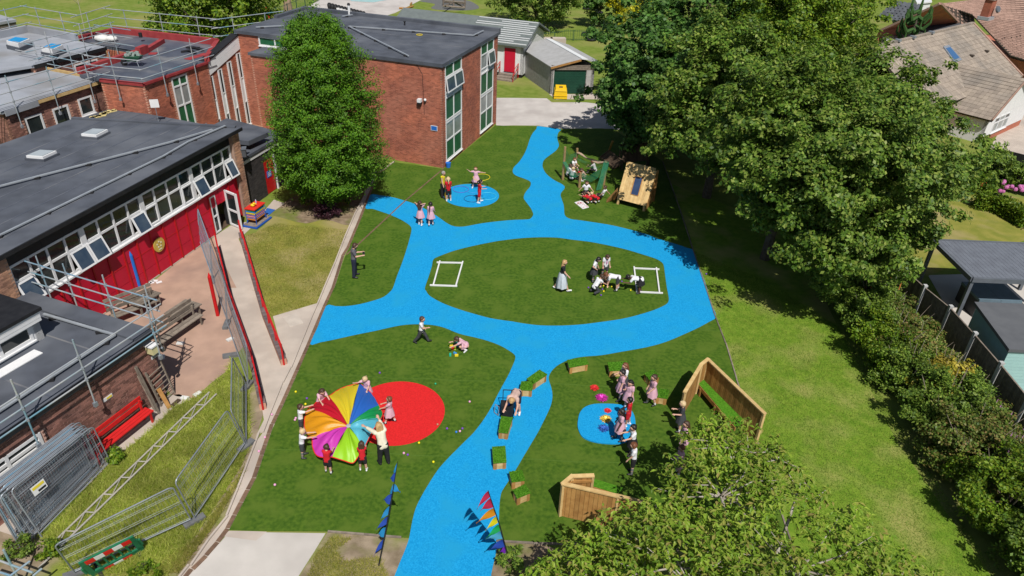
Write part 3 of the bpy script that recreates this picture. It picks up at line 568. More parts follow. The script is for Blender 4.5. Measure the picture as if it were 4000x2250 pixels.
# ================================================================== hall with the red wall
HA = G(947, 844)[:2]; HD = np.array([-.2556, -.9668]); HN = np.array([.9668, -.2556])
B3 = thing('school_hall', 'low hall with wide grey roof, row of white windows and red panelled wall', 'building', v3(HA, 0))
HL = 13.3; hz = 4.72
mul = [.05]+[.73+.832*i for i in range(15)]+[13.2]
dop = [(1.12, 2.3, 0, 2.05)]
wall(B3, HA, HD, HN, HL, 0, 2.38, BLACK, dop, .2, 'lower_wall')
wall(B3, HA, HD, HN, HL, 4.02, 4.6, BLACK, (), .25, 'black_fascia')
for i in range(8): MB().obox(v3(HA+HD*(.2+1.64*i), 4.05), a3(HD)*1.62, a3(HN)*.012, [0, 0, .53]).build('black_panel', BLACK, B3)
kd = ['d'*16, ''.join('o' if i in (0, 3, 8, 11, 12, 15) else ('t' if i in (4, 7) else 'g') for i in range(16))][::-1]
wh = window(B3, HA, HD, HN, mul, [2.4, 3.33, 4.02], kd, .09)
for i in (3, 7, 11): MB().obox(v3(HA+HD*(mul[i+1]-.13), 2.4), a3(HD)*.26, a3(HN)*.05, [0, 0, 1.62]).build('mullion_post', WHITE, B3)
MB().obox(v3(HA-HD*.05, 2.32), a3(HD)*HL, a3(HN)*.14, [0, 0, .07]).build('window_sill', WHITE, B3)
for i in range(16):
    u0, u1 = mul[i], mul[i+1]
    for z0, z1 in ((.06, .62), (.64, 1.42), (1.44, 2.3)):
        if 1.1 < (u0+u1)/2 < 2.35 and z1 < 2.1: continue
        MB().obox(v3(HA+HD*(u0+.02), z0), a3(HD)*(u1-u0-.04), a3(HN)*.02, [0, 0, z1-z0]).build('red_panel', REDP, B3)
    if not 1.1 < u0 < 2.3: MB().obox(v3(HA+HD*(u0-.035), .05), a3(HD)*.07, a3(HN)*.06, [0, 0, 2.27]).build('red_batten', REDB, B3)
    if not .9 < u0 < 2.3: MB().obox(v3(HA+HD*(u0+.04), 1.42), a3(HD)*(u1-u0-.08), a3(HN)*.03, [0, 0, .03]).build('red_rail', REDB, B3)
MB().obox(v3(HA+HD*2.3, .0), a3(HD)*11, a3(HN)*.04, [0, 0, .05]).build('plinth', CONC, B3)
# doorway: a fixed narrow leaf and a leaf standing open
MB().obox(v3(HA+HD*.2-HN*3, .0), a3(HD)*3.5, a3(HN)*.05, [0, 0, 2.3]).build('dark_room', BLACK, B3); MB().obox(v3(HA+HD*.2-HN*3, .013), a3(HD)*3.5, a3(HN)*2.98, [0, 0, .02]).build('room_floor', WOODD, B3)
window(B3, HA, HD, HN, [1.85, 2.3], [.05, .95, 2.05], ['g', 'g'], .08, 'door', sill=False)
ang = rad(72); dd = HD*math.cos(ang)+HN*math.sin(ang); dn_ = np.array([-dd[1], dd[0]]); dn_ = -dn_ if dn_@HD < 0 else dn_
window(B3, HA+HD*1.1, dd, dn_, [.04, .95], [.05, .95, 2.0], ['g', 'g'], .1, 'open_door', sill=False)
# emblem: gilt roundel with a ring of pale marks
t_, z_ = ray_plane(*Z(1, 0, 1585, 1010), HA, HD); qe = v3(HA+HD*t_, z_)+a3(HN)*.07
GOLD = mat('gilt_disc', (.66, .47, .09), (.58, .4, .08), 4, .5); PALE = mat('pale_mark', (.75, .7, .5), None, 4, .6)
em = MB().tube(qe, qe+a3(HN)*.03, .34, None, 28).build('emblem', GOLD, B3)
for k in range(5):
    t = 2*math.pi*k/5+.3; c = qe+a3(HN)*.035+a3(HD)*.13*math.cos(t)+np.array([0, 0, .13*math.sin(t)+.03]); MB().tube(c, c+a3(HN)*.012, .045, None, 8).build('emblem_mark', PALE, em)
MB().obox(qe+a3(HN)*.035-a3(HD)*.1-[0, 0, .24], a3(HD)*.2, a3(HN)*.01, [0, 0, .05]).build('emblem_mark', PALE, em)
# brick piers at either end
for O_, nm in ((HA-HD*.62, .6), (HA+HD*13.25, 1.6)):
    o2 = O_+HN*.18; wp = wall(B3, o2, HD, HN, nm, 0, 4.6, MORTP, th=.6, name='brick_pier'); bricks(wp, o2, HD, HN, nm, 0, 4.58, BRICKP, (), 140)
    if nm < 1: bricks(wp, o2-HN*.6, HN, -HD, .6, 0, 4.58, BRICKP, (), 0)
# roof
bk0 = G(*Z(0, 0, 2370, 1285), hz)[:2]; RP = [HA-HD*.75+HN*.35, HA+HD*17+HN*.35]; back = G(283, 464, hz)[:2]; bl2 = G(35, 547, hz)[:2]
roof(B3, [RP[0], RP[1], RP[1]-HN*9, bl2+HD*2, back, bk0], 4.6, hz, FELT)
for i in range(1, 8): MB().obox(v3(HA-HD*.7+HN*.3-HN*1.0*i, hz), a3(HD)*17, a3(HN)*.05, [0, 0, .007]).build('felt_lap', FELTD, B3)
upstand(B3, [bk0, back], hz-.02, .1, .2, FELT)
MB().bar(v3(RP[0], 4.66), v3(RP[1], 4.66), .06, .16).build('roof_edge', BLACK, B3)
zr_ = ray_plane(*Z(0, 0, 1300, 1112), FLc, d1)[1]
lr = [G(*Z(0, 0, x, y), zr_)[:2] for x, y in ((730, 1215), (1095, 1100), (1480, 1145), (2150, 1268), (2700, 1330), (2500, 1420), (1500, 1300))]
roof(B3, lr, zr_-.25, zr_, FELT, 'rear_roof')
YF = mat('insulation_yellow', (.7, .58, .25), None)
for i in range(22): q = G(*Z(0, 0, random.uniform(930, 1160), 0), zr_); x_, y_ = random.uniform(900, 1150), 0; y_ = 1195-(x_-900)*.33+random.uniform(-12, 12); MB().box(G(*Z(0, 0, x_, y_), zr_+.03), (.3, .18, .06), i).build('insulation_scrap', YF, B3)
sgn = G(*Z(0, 0, 1598, 1235), zr_); MB().tube(sgn, sgn+[0, 0, .9], .02).build('aerial_post', STEEL, B3); MB().box(sgn+[0, 0, 1.1], (.45, .04, .45), .3).build('aerial_panel', WHITE, B3)
for (x0, y0), (x1, y1), (x2, y2), (x3, y3) in (((805, 1348), (930, 1293), (1090, 1300), (968, 1360)),):
    pass
def skylight(par, px, z, m_top, h=.22, name='skylight', cm=WHITE):
    P = [G(*q, z+h)[:2] for q in px]; c = sum(P)/4; s = MB().prism([c+(p-c)*.94 for p in P], z, z+h).build(name, cm, par); MB().prism([c+(p-c)*.80 for p in P], z+h, z+h+.03).build('pane', m_top, s); MB().prism([c+(p-c)*1.08 for p in P], z-.0, z+h*.5).build('curb', FELT, s)
SKYG = mat('skylight_glass', (.42, .46, .48), (.36, .4, .42), 2, .15)
skylight(B3, [Z(0, 0, 805, 1348), Z(0, 0, 930, 1291), Z(0, 0, 1092, 1300), Z(0, 0, 968, 1362)], hz, SKYG)
skylight(B3, [Z(1, 0, 250, 118), Z(1, 0, 400, 55), Z(1, 0, 577, 66), Z(1, 0, 430, 132)], hz, SKYG)
trunking(B3, [Z(1, 0, -300, 530), Z(1, 0, 1700, 8), Z(0, 0, 2140, 1325)], hz); trunking(B3, [Z(1, 0, -100, 1000), Z(1, 0, 1650, 145), Z(0, 0, 1900, 1448), Z(0, 0, 2270, 1288)], hz-.04)
# link with dark wall and red door, right of the hall
q84 = lambda x, y: (840+x/4.2625, 560+y/4.2625)
LA = HA-HD*.62-HN*.2; LL = 4.6
B3b = thing('link_building', 'low dark brick link with a red door and grey roof beside the big clipped tree', 'building', v3(LA-HD*LL, 0))
lop = [(2.2, 3.15, 0, 2.05)]
wq = wall(B3b, LA, -HD, HN, LL, 0, 2.75, mat('dark_mortar', (.05, .045, .042), None), lop); bricks(wq, LA, -HD, HN, LL, 0, 2.75, mat('soot_brick', (.052, .045, .043), (.035, .032, .032), 2, .9, rnd=.3), lop, 150)
f_ = MB().obox(v3(LA-HD*2.22-HN*.08, .03), -a3(HD)*.9, a3(HN)*.05, [0, 0, 2.0]).build('red_door', REDM, B3b)
MB().obox(v3(LA-HD*2.55-HN*.03, 1.2), -a3(HD)*.13, a3(HN)*.01, [0, 0, .65]).build('door_pane', GLASS, f_)
sg = MB().obox(v3(LA-HD*2.42-HN*.03, .95), -a3(HD)*.4, a3(HN)*.02, [0, 0, .38]).build('door_notice', mat('sign_blue', (.02, .14, .5)), f_)
for k in range(3): MB().obox(v3(LA-HD*2.48-HN*.01, 1.02+.09*k), -a3(HD)*.28, a3(HN)*.006, [0, 0, .035]).build('notice_line', WHITE, sg)
MB().obox(v3(LA-HD*3.16-HN*.05, 0), -a3(HD)*.1, a3(HN)*.12, [0, 0, 2.1]).build('white_post', WHITE, B3b)
MB().obox(v3(LA-HD*.05, 2.5), -a3(HD)*LL, a3(HN)*.05, [0, 0, .18]).build('white_fascia', WHITE, B3b)
roof(B3b, [LA+HN*.1, LA-HD*LL+HN*.1, LA-HD*(LL+1)-HN*4.5, LA-HN*4.5], 2.75, 2.9, FELT)
q = v3(LA+HN*.35-HD*.15, 3.35); lm = MB().box(q, (.3, .34, .4), .25).build('wall_lantern', mat('lantern_grey', (.07, .075, .085), None, 4, .4), B3); MB().box(q+[0, 0, .23], (.38, .42, .06), .25).build('lantern_cap', GREY, lm)
# ================================================================== dark brick building with three square windows
Z5 = 4.95
g5 = lambda x, y: G(*Z(0, 0, x, y), Z5)[:2]
P5a, P5b = g5(1005, 800), g5(15, 1112)
d5 = (P5b-P5a)/np.linalg.norm(P5b-P5a); n5 = np.array([-d5[1], d5[0]]); L5 = np.linalg.norm(P5b-P5a)
B5 = thing('brick_building', 'brown brick building with three square white windows and a pale worn flat roof', 'building', v3(P5b, 0))
w5 = lambda x, y: ray_plane(*Z(0, 0, x, y), P5a, d5)
ops = []
for tl, br in (((775, 1000), (950, 1090)), ((520, 1100), (715, 1180)), ((240, 1190), (455, 1275))):
    (u1, zt), (u0, zb) = w5(*tl), w5(*br); ops.append((min(u0, u1), max(u0, u1), zt-1.02, zt))
wq = wall(B5, P5a, d5, n5, L5, 0, 4.8, MORT, ops); bricks(wq, P5a, d5, n5, L5, 2.5, 4.78, BRICKD, ops, 220)
for o in ops: window(B5, P5a, d5, n5, [o[0], o[1]], [o[2], o[3]], ['g'], .1)
wq = wall(B5, P5b, -n5, d5, 9, 0, 4.8, MORT); bricks(wq, P5b, -n5, d5, 9, 2, 4.78, BRICKD, (), 80)
bb5 = g5(230, 655)
roof(B5, [P5a+n5*.15, P5b+n5*.15+d5*.15, P5b-n5*14+d5*.15, bb5-n5*6, bb5], 4.8, Z5, FELTL)
MB().bar(v3(P5a+n5*.17-d5*.1, 4.85), v3(P5a+n5*.17+d5*4.4, 4.85), .08, .16).build('timber_edge', WOODG, B5); MB().bar(v3(bb5, 5.02), v3(g5(940, 792), 5.02), .14, .16).build('timber_edge', WOODG, B5)
MB().bar(v3(P5a+n5*.19+d5*4.4, 4.8), v3(P5b+n5*.19, 4.8), .05, .28).build('torn_felt_edge', FELTL, B5)
p = G(*Z(0, 0, 1065, 850), 4.6); MB().tube(p, p-[0, 0, 2.0], .07).build('downpipe', WHITE, B5)
# ================================================================== rear dark brick building with blue topped skylights
Z6 = 5.4
g6 = lambda x, y: G(*Z(0, 0, x, y), Z6)[:2]
P6a, P6b = g6(1055, 470), g6(325, 655)
d6 = (P6b-P6a)/np.linalg.norm(P6b-P6a); n6 = np.array([-d6[1], d6[0]]); L6 = np.linalg.norm(P6b-P6a)
B6 = thing('brick_building', 'rear brown brick building with two bright blue covered skylights on its grey roof', 'building', v3(P6a, 0))
w6 = lambda x, y: ray_plane(*Z(0, 0, x, y), P6a, d6)
(u0, zt), (u1, zb) = w6(975, 590), w6(755, 700); ops = [(u0, u1, zt-.95, zt)]
wq = wall(B6, P6a, d6, n6, L6, 1, 5.25, MORT, ops); bricks(wq, P6a, d6, n6, L6, 3, 5.2, BRICKD, ops, 0)
window(B6, P6a, d6, n6, [u0, (u0+u1)/2, u1], [zt-.95, zt-.42, zt], ['gg', 'gg'], .09)
bk6 = [g6(780, 412), g6(290, 322), g6(0, 385), g6(-200, 425)]
roof(B6, [P6a+n6*.1, P6b+n6*.1, P6b+d6*6-n6*2, P6b+d6*2-n6*16, *bk6[::-1]], 5.25, Z6, FELTL)
upstand(B6, bk6, Z6, .45, .25, FELTL, 'parapet')
MB().bar(v3(P6a+n6*.12, 5.3), v3(P6b+n6*.12, 5.3), .06, .22).build('roof_edge', BLACK, B6)
SKB = mat('blue_cover', (.01, .30, .62), (.015, .24, .55), 2, .5)
skylight(B6, [Z(0, 0, 55, 410), Z(0, 0, 150, 370), Z(0, 0, 308, 388), Z(0, 0, 180, 440)], Z6, SKB, .5)
skylight(B6, [Z(0, 0, 405, 480), Z(0, 0, 520, 435), Z(0, 0, 640, 450), Z(0, 0, 520, 500)], Z6, SKB, .5)
# small far hut at the top left edge
q = [G(*Z(0, 0, x, y), 3.2)[:2] for x, y in ((150, 195), (0, 150), (-150, 170), (-100, 240))]
B7 = thing('brick_hut', 'small grey brick hut with a flat roof at the left edge by the far field', 'hut', v3(q[0], 0))
MB().prism([q[0], q[3], q[2], q[1]], 0, 3.0).build('wall', mat('grey_brick', (.2, .17, .15), (.13, .11, .1), 5, .9), B7); MB().prism([p+(p-sum(q)/4)*.06 for p in (q[0], q[3], q[2], q[1])], 3.0, 3.2).build('roof', FELTL, B7)
d_ = (q[3]-q[0])/np.linalg.norm(q[3]-q[0]); n_ = np.array([d_[1], -d_[0]]); n_ = n_ if n_[1] < 0 else -n_
MB().obox(v3(q[0]+d_*.6, .2), a3(d_)*1.3, a3(n_)*.03, [0, 0, 2.2]).build('window', GLASS, B7)
# ================================================================== near building on the left (flat grey roof, brown brick)
K4 = G(600, 1295, 2.8)[:2]; E1 = G(100, 1635, 2.8)[:2]-K4; E1 /= np.linalg.norm(E1); N4 = np.array([-E1[1], E1[0]]); E2 = -N4*.97+np.array([0, .0]); E2 /= np.linalg.norm(E2)
B4 = thing('brick_building', 'low brown brick building with flat grey roof and white clerestory at the near left edge', 'building', v3(K4, 0))
KW = K4-N4*.12+E1*.1
w4 = lambda x, y, r=2: ray_plane(*Z(r, 0, x, y), KW, E1)
u0 = w4(415, 50, 3)[0]; zt, zb = w4(385, 5, 3)[1], w4(432, 140, 3)[1]
zt = min(zt, 2.2); zb = max(zb, .8); ops = [(u0, u0+3.4, zb, zt)]
wq = wall(B4, KW, E1, N4, 14, 0, 2.55, mat('light_mortar', (.5, .34, .27), (.4, .27, .2), 3, .95), ops); bricks(wq, KW, E1, N4, 14, 0, 2.5, BRICKD, ops, 300)
window(B4, KW, E1, N4, [u0, u0+1.1, u0+2.25, u0+3.4], [zb, zb+(zt-zb)*.45, zt], ['ggg', 'ggg'], .1)
wall(B4, KW, -N4, -E1, 8, 0, 2.55, BRICKD)
roof(B4, [K4, K4+E1*14.5, K4+E1*14.5-N4*9, K4-N4*9], 2.55, 2.8, FELT)
MB().bar(v3(K4-E1*.05+N4*.0, 2.72), v3(K4+E1*14.5, 2.72), .1, .18).build('roof_edge', BLACK, B4)
upstand(B4, [K4+E1*.35-N4*.1, K4+E1*.35-N4*9], 2.8, .09, .7, FELT)
for i in range(5): MB().obox(v3(K4+E1*(1.6+2.2*i)-N4*.2, 2.8), -a3(N4)*8.6, a3(E1)*.06, [0, 0, .008]).build('felt_lap', FELTD, B4)
W4 = G(*Z(2, 0, 447, 487), 2.85)[:2]; wv = lambda x, y: ray_plane(*Z(2, 0, x, y), W4, E1)
zc = wv(470, 265)[1]; zc2 = wv(440, 165)[1]
cl = wall(B4, W4, E1, N4, 6, 2.8, zc2, WHITE, [(.35, 5.8, 2.95, zc)], name='clerestory_wall', th=.3)
wall(B4, W4, -N4, -E1, 4, 2.8, zc2, WHITE, name='clerestory_wall')
window(B4, W4, E1, N4, [.35]+[.35+1.09*i for i in range(1, 6)], [2.95, zc], ['ggggg'], .1)
for k in range(3): MB().obox(v3(W4+N4*(.16+.004*k), zc+.03+(zc2-zc-.03)*k/3), a3(E1)*6, a3(N4)*.03, [0, 0, (zc2-zc-.03)/3-.012]).build('fascia_board', WHITE, B4)
roof(B4, [W4+N4*.24-E1*.1, W4+N4*.24+E1*6.2, W4-N4*4+E1*6.2, W4-N4*4-E1*.1], zc2, zc2+.12, BLACK, 'clerestory_roof')
p4 = [G(*Z(2, 0, x, y), 2.82) for x, y in ((345, 622), (432, 655), (-40, 930), (-100, 880))]
MB().prism([q[:2] for q in p4], 2.81, 2.84).build('white_sheet', WHITE, B4)
trunking(B4, [Z(2, 0, 450, 290), Z(2, 0, 1165, 500), Z(2, 0, -40, 1300)], 2.8)
t_, z_ = w4(1485, 600); q = v3(KW+E1*t_+N4*.2, z_)
lm = MB().box(q, (.26, .3, .3), math.atan2(E1[1], E1[0])).build('wall_lamp', mat('lamp_cream', (.6, .55, .3), None, 3, .5), B4); MB().box(q+[0, 0, .17], (.32, .36, .05), math.atan2(E1[1], E1[0])).build('lamp_cap', WHITE, lm)
for x, y, m_ in ((1560, 680, WHITE), (1080, 1105, mat('sign_yellow', (.75, .6, .05)))):
    t_, z_ = w4(x, y); sg = MB().obox(v3(KW+E1*(t_-.18)+N4*.012, z_-.06), a3(E1)*.36, a3(N4)*.015, [0, 0, .13]).build('wall_sign', WHITE, B4); MB().obox(v3(KW+E1*(t_-.15)+N4*.03, z_-.03), a3(E1)*(.2 if m_ is not WHITE else .3), a3(N4)*.006, [0, 0, .07]).build('sign_print', m_ if m_ is not WHITE else STEEL, sg)
# ---- ladders, poles and the red bench along that wall
def on_wall(x, y, d=.06, r=2):
    t_, z_ = w4(x, y, r); return v3(KW+E1*t_+N4*d, z_)
ld = thing('ladder', 'old wooden ladder leaning on the brown brick wall at its right hand corner', 'ladder', GZ(2, 0, 1690, 1130))
s0, s1 = (GZ(2, 0, 1760, 1062), on_wall(1597, 718)), (GZ(2, 0, 1625, 1190), on_wall(1450, 850))
for p, q in (s0, s1): MB().bar(p, q, .07, .05).build('stile', WOODW, ld)
for t in np.linspace(.08, .85, 7): MB().tube(s0[0]+(s0[1]-s0[0])*t, s1[0]+(s1[1]-s1[0])*t, .022).build('rung', WOODW, ld)
for i, (b0, b1, t0, t1) in enumerate(((1602, 1262, 1352, 785), (1570, 1235, 1375, 880), (1545, 1215, 1345, 800))):
    o = MB().bar(GZ(2, 0, b0, b1, .02), on_wall(t0, t1), .07, .05).build('timber_pole', WOODW); tag(o, ('grey timber pole leaning on the wall right of the red bench', 'shorter grey pole between its two neighbours by the red bench', 'grey pole leaning nearest the red bench end')[i], 'pole', 'poles leaning on the wall')
tag(MB().bar(GZ(2, 0, 1705, 1208, .02), GZ(2, 0, 1592, 1012, .7), .14, .04).build('plank', WOODO), 'short brown plank propped against the foot of the ladder', 'plank')
tag(MB().bar(GZ(2, 0, 1720, 1195, .03), GZ(2, 0, 1805, 1122, .03), .14, .05).build('plank', WOODD), 'dark plank lying on the path beside the ladder foot', 'plank')
def bench(name, label, p, q, m, back=True, side=None, deep=.42, h=.44, nslat=3, group=None, nb=2, hb=.85):
    """slatted bench from p to q (front edge of the seat); side = unit vector to its back"""
    p, q = a3(p), a3(q); d = (q-p)/np.linalg.norm(q-p); L_ = np.linalg.norm(q-p); s = a3(side); t = thing(name, label, 'bench', (p+q)/2, group)
    for i in range(nslat): w_ = deep/nslat; MB().obox(p+s*(w_*i)+[0, 0, h-.04], d*L_, s*(w_-.02), [0, 0, .04]).build('seat_slat', m, t)
    if back:
        for i in range(nb): MB().obox(p+s*(deep+.03+.03*i)+[0, 0, h+.12+.2*i], d*L_, s*.035, [0, 0, .15]).build('back_slat', m, t)
    for k in (.12, L_-.18) if L_ < 2.6 else (.12, L_/2, L_-.18):
        MB().obox(p+d*k+[0, 0, 0], d*.06, s*.06, [0, 0, h-.04]).build('leg', m, t); MB().obox(p+d*k+s*(deep-.06), d*.06, s*.06, [0, 0, hb if back else h-.04]).build('leg', m, t)
    return t
pr = GZ(2, 0, 1550, 1235, .42)[:2]; pl_ = GZ(3, 0, 1060, 170, .42)[:2]; dl = pl_-pr; dl = E1*(np.linalg.norm(dl)+.5)
bench('red_bench', 'long bright red slatted bench against the brown brick wall', pr, pr+dl, mat('bench_red', (.62, .02, .02), (.52, .018, .018), 4, .5), True, -N4)
# ---- temporary fence panels: steel frame with wire mesh
def panel(label, bl_, br, tr, tl, group, m=STEEL, sign=False, cat='fence panel'):
    bl_, br, tr, tl = (np.asarray(q, float) for q in (bl_, br, tr, tl)); t = thing('temporary_fence_panel', label, cat, (bl_+br)/2, group)
    up0, up1, al = tl-bl_, tr-br, tr-tl; r = .18/np.linalg.norm(al); k = .16/np.linalg.norm(up0)
    b = MB(); b.tube(bl_, bl_+up0*(1-k), .021).tube(br, br+up1*(1-k), .021).tube(bl_+up0*.08, br+up1*.08, .018).tube(tl+al*r, tr-al*r, .02)
    for a_, c_, e_ in ((bl_+up0*(1-k), tl, tl+al*r), (br+up1*(1-k), tr, tr-al*r)):
        for i in range(4):
            t0, t1 = i/4, (i+1)/4; B_ = lambda x: (1-x)**2*a_+2*x*(1-x)*c_+x*x*e_
            b.tube(B_(t0), B_(t1), .02)
    b.build('frame', m, t); w_ = MB()
    for s in np.linspace(.03, .97, 32): w_.tube(bl_+(br-bl_)*s+(up0*(1-s)+up1*s)*.08, tl+al*s, .0035, None, 3)
    for s in (.12, .3, .34, .55, .6, .8, .84, .95): w_.tube(bl_+up0*s, br+up1*s, .004, None, 3)
    o = w_.build('wire_mesh', m, t); o['kind'] = 'stuff'
    if sign:
        c = tl*.72*.78+tr*.72*.22+bl_*.28*.78+br*.28*.22; ax = al/np.linalg.norm(al); ay = up0/np.linalg.norm(up0); nn = np.cross(ax, ay)*(1 if np.cross(ax, ay)@(np.array([0, 0, CH])-c) > 0 else -1)
        sg = MB().obox(c-ax*.2-ay*.14+nn*.02, ax*.42, ay*.3, nn*.012).build('sign', WHITE, t); MB().obox(c-ax*.17+ay*.04+nn*.034, ax*.36, ay*.09, nn*.004).build('yellow_band', mat('sign_yellow', (.75, .6, .05)), sg); MB().obox(c-ax*.05-ay*.1+nn*.034, ax*.24, ay*.07, nn*.004).build('dark_print', DARK, sg)
    return t
gb = 'fence panels stacked against the wall'
BLf, BRf, TRf, TLf = GZ(3, 0, 385, 1090), GZ(3, 0, 1090, 345), GZ(3, 0, 905, -40, 1.9), GZ(3, 0, 70, 610, 1.9)
for i in range(12):
    o = -a3(N4)*.075*i+a3(E1)*([.0, .35, .1, .5, .2, .05, .4, .15, .3, .0, .25, .1][i]-.12)
    panel('wire mesh fence panel with white and yellow notice, front of the stack' if i == 0 else ('rearmost mesh fence panel of the stack, against the brick wall' if i == 11 else ['second', 'third', 'fourth', 'fifth', 'sixth', 'seventh', 'eighth', 'ninth', 'tenth', 'eleventh'][i-1]+' mesh fence panel back from the front one in the stack by the wall'), BLf+o, BRf+o, TRf+o*.8, TLf+o*.8, gb, BLUESTEEL if i in (4, 8) else STEEL, i == 0)
gs = 'temporary fence panels round the long grass'
F1, F2, F3, F4_, F5 = GZ(3, 0, 770, 1440), GZ(3, 0, 1960, 910), GZ(3, 0, 2480, 150), GZ(2, 0, 2490, 1000), GZ(1, 0, 2010, 1005)
T1, T1b = GZ(3, 0, 545, 1140, 2.0), GZ(3, 0, 1735, 548, 2.0)
panel('fence panel enclosing the long grass, behind the green and red barrier', F1+[0, 0, .05], F2+[-.06, -.02, .05], T1b, T1, gs, STEEL)
panel('fence panel between the long grass and the concrete edging path', F2+[.03, .05, .05], F3+[0, 0, .05], GZ(2, 0, 2285, 1225, 2.0), GZ(3, 0, 1757, 500, 2.0), gs)
panel('fence panel at the end of the ramp railings, by the long grass', F3+[.02, .06, .05], F4_+[0, 0, .05], GZ(2, 0, 2332, 688, 2.0), GZ(2, 0, 2322, 1235, 2.0), gs)
m1 = F4_+(F5-F4_)*.36; m2 = F4_+(F5-F4_)*.68
z2 = np.array([0, 0, 2.0]); ln = np.array([.3, -.05, 0])
for i, (p, q) in enumerate(((F4_, m1), (m1, m2), (m2, F5))): panel(('mesh fence panel beside the lower half of the red ramp railing', 'mesh fence panel beside the middle of the red ramp railing', 'mesh fence panel at the top of the ramp in front of the red wall')[i], p+[.02, .04, .05], q+[0, 0, .05], q+z2+ln, p+z2+ln, gs, BLUESTEEL if i == 2 else STEEL)
for i, p in enumerate((F1, F2, F3, F4_, m1, m2)):
    o = MB().box(p+[0, 0, .06], (.62, .22, .12), .5+i*.3).build('fence_foot', mat('grey_rubber', (.16, .165, .17), (.12, .12, .125), 5)); tag(o, ('grey block foot by the green barrier', 'grey block foot at the corner of the two grass fence panels', 'grey block foot near the lower end of the ramp', 'grey block foot beside the red railing, lowest of three', 'grey block foot beside the red railing, middle of three', 'grey block foot beside the red railing, nearest the red wall')[i], 'fence foot', 'feet of the temporary fence')
# ---- scaffold lattice beam on the grass
lp, lq = GZ(3, 0, 450, 1195, .1), GZ(2, 0, 2105, 1048, .1); ldn = (lq-lp)/np.linalg.norm(lq-lp); lsd = np.array([ldn[1], -ldn[0], 0])*.3; LB = thing('lattice_beam', 'long pale scaffold lattice beam lying across the long grass', 'scaffold beam', (lp+lq)/2*[1, 1, 0])
ALU = mat('pale_tube', (.42, .38, .33), (.36, .34, .31), 3, .6)
for o in (0, 1): MB().tube(lp+lsd*o-ldn*(.0+.5*o), lq+lsd*o, .03).build('chord', ALU, LB)
nb_ = 10; Lb = np.linalg.norm(lq-lp)
for i in range(nb_): a_ = lp+ldn*Lb*i/nb_; MB().tube(a_, a_+lsd+ldn*.08, .022).build('strut', ALU, LB); MB().tube(a_+lsd, a_+ldn*Lb/nb_, .016).build('brace', ALU, LB)
# ---- green barrier with red and white boards
gq = [GZ(3, 0, 955, 1440), GZ(3, 0, 1440, 1190), GZ(3, 0, 1335, 1050, .95), GZ(3, 0, 790, 1315, .95)]
GB = thing('road_barrier', 'green plastic road barrier with red and white striped boards on the grass', 'barrier', (gq[0]+gq[1])/2)
GBM = mat('barrier_plastic', (.012, .13, .06), (.016, .16, .075), 4, .45); RBd = mat('reflective_red', (.65, .015, .02), None, 3, .4)
gx = gq[1]-gq[0]; gy = (gq[3]-gq[0]+gq[2]-gq[1])/2; gn = np.cross(gx, gy); gn /= np.linalg.norm(gn); gn = gn if gn@(np.array([0, 0, CH])-gq[0]) > 0 else -gn; A_ = gq[0]
for u0, u1, v0, v1, nm in ((-.04, 1.04, .72, 1.0, 'top_rail'), (-.04, 1.04, .0, .24, 'bottom_rail'), (-.06, .06, .2, .75, 'end_post'), (.94, 1.06, .2, .75, 'end_post'), *[(x-.02, x+.02, .22, .74, 'bar') for x in (.2, .35, .5, .65, .8)], (-.1, -.04, .3, .62, 'hinge_lug'), (1.04, 1.1, .36, .68, 'hinge_lug')):
    MB().obox(A_+gx*u0+gy*v0-gn*.03, gx*(u1-u0), gy*(v1-v0), gn*(.06 if nm != 'bar' else .04)).build(nm, GBM, GB)
for i in range(5): MB().obox(A_+gx*(.05+.18*i)+gy*.76+gn*.032, gx*.18, gy*.2, gn*.006).build('red_board' if i % 2 == 0 else 'white_board', RBd if i % 2 == 0 else WHITE, GB)
for i in range(3): MB().obox(A_+gx*(.22+.19*i)+gy*.05+gn*.032, gx*.19, gy*.11, gn*.006).build('red_board' if i % 2 == 0 else 'white_board', RBd if i % 2 == 0 else WHITE, GB)
for u in (.1, .9): MB().obox(A_+gx*(u-.04)-gn*.3, gx*.08, gn*.6, [0, 0, .08]).build('foot', DARK, GB)
# ---- ramp walls and railings
def railing(label, pts, z=1.0):
    P = np.array(pts); t = thing('railing', label, 'railing', v3(P[0], 0), 'red railings along the ramp')
    for p, q in zip(P[:-1], P[1:]): MB().bar(v3(p, .14), v3(q, .14), .23, .28).build('brick_base', MORT, t)
    fr = []
    for c, d in along(P, .085): n = np.array([-d[1], d[0]]); o = c-d*.037-n*.118; fr.append((v3(o, .28), v3(d*.074, 0), v3(n*.236, 0), np.array([0, 0, .05])))
    pieces('coping_brick', BOXV, BOXF, fr, mat('coping_grey', (.17, .13, .125), (.12, .09, .09), 4, .9, rnd=.25), t)
    for p, q in zip(P[:-1], P[1:]):
        for h in (z, z*.72): MB().bar(v3(p, h), v3(q, h), .04, .05).build('rail', REDM, t)
    for c, d in along(P, 1.35): MB().bar(v3(c, .25), v3(c, z), .045, .045).build('post', REDM, t)
    for c in (P[0], P[-1]): MB().bar(v3(c, 0), v3(c, z), .06, .06).build('post', REDM, t)
RWl = GP(zz(1, 0, '2432,945')+zz(2, 1, '95,300 285,775')); LWl = GP(zz(1, 0, '2200,1090')+zz(2, 0, '2330,180 2560,830')+zz(2, 1, '75,1225'))
railing('red painted railing on a brick base between the ramp and dry lawn', RWl); railing('red painted railing on a brick base between the ramp and the fence panels', LWl)
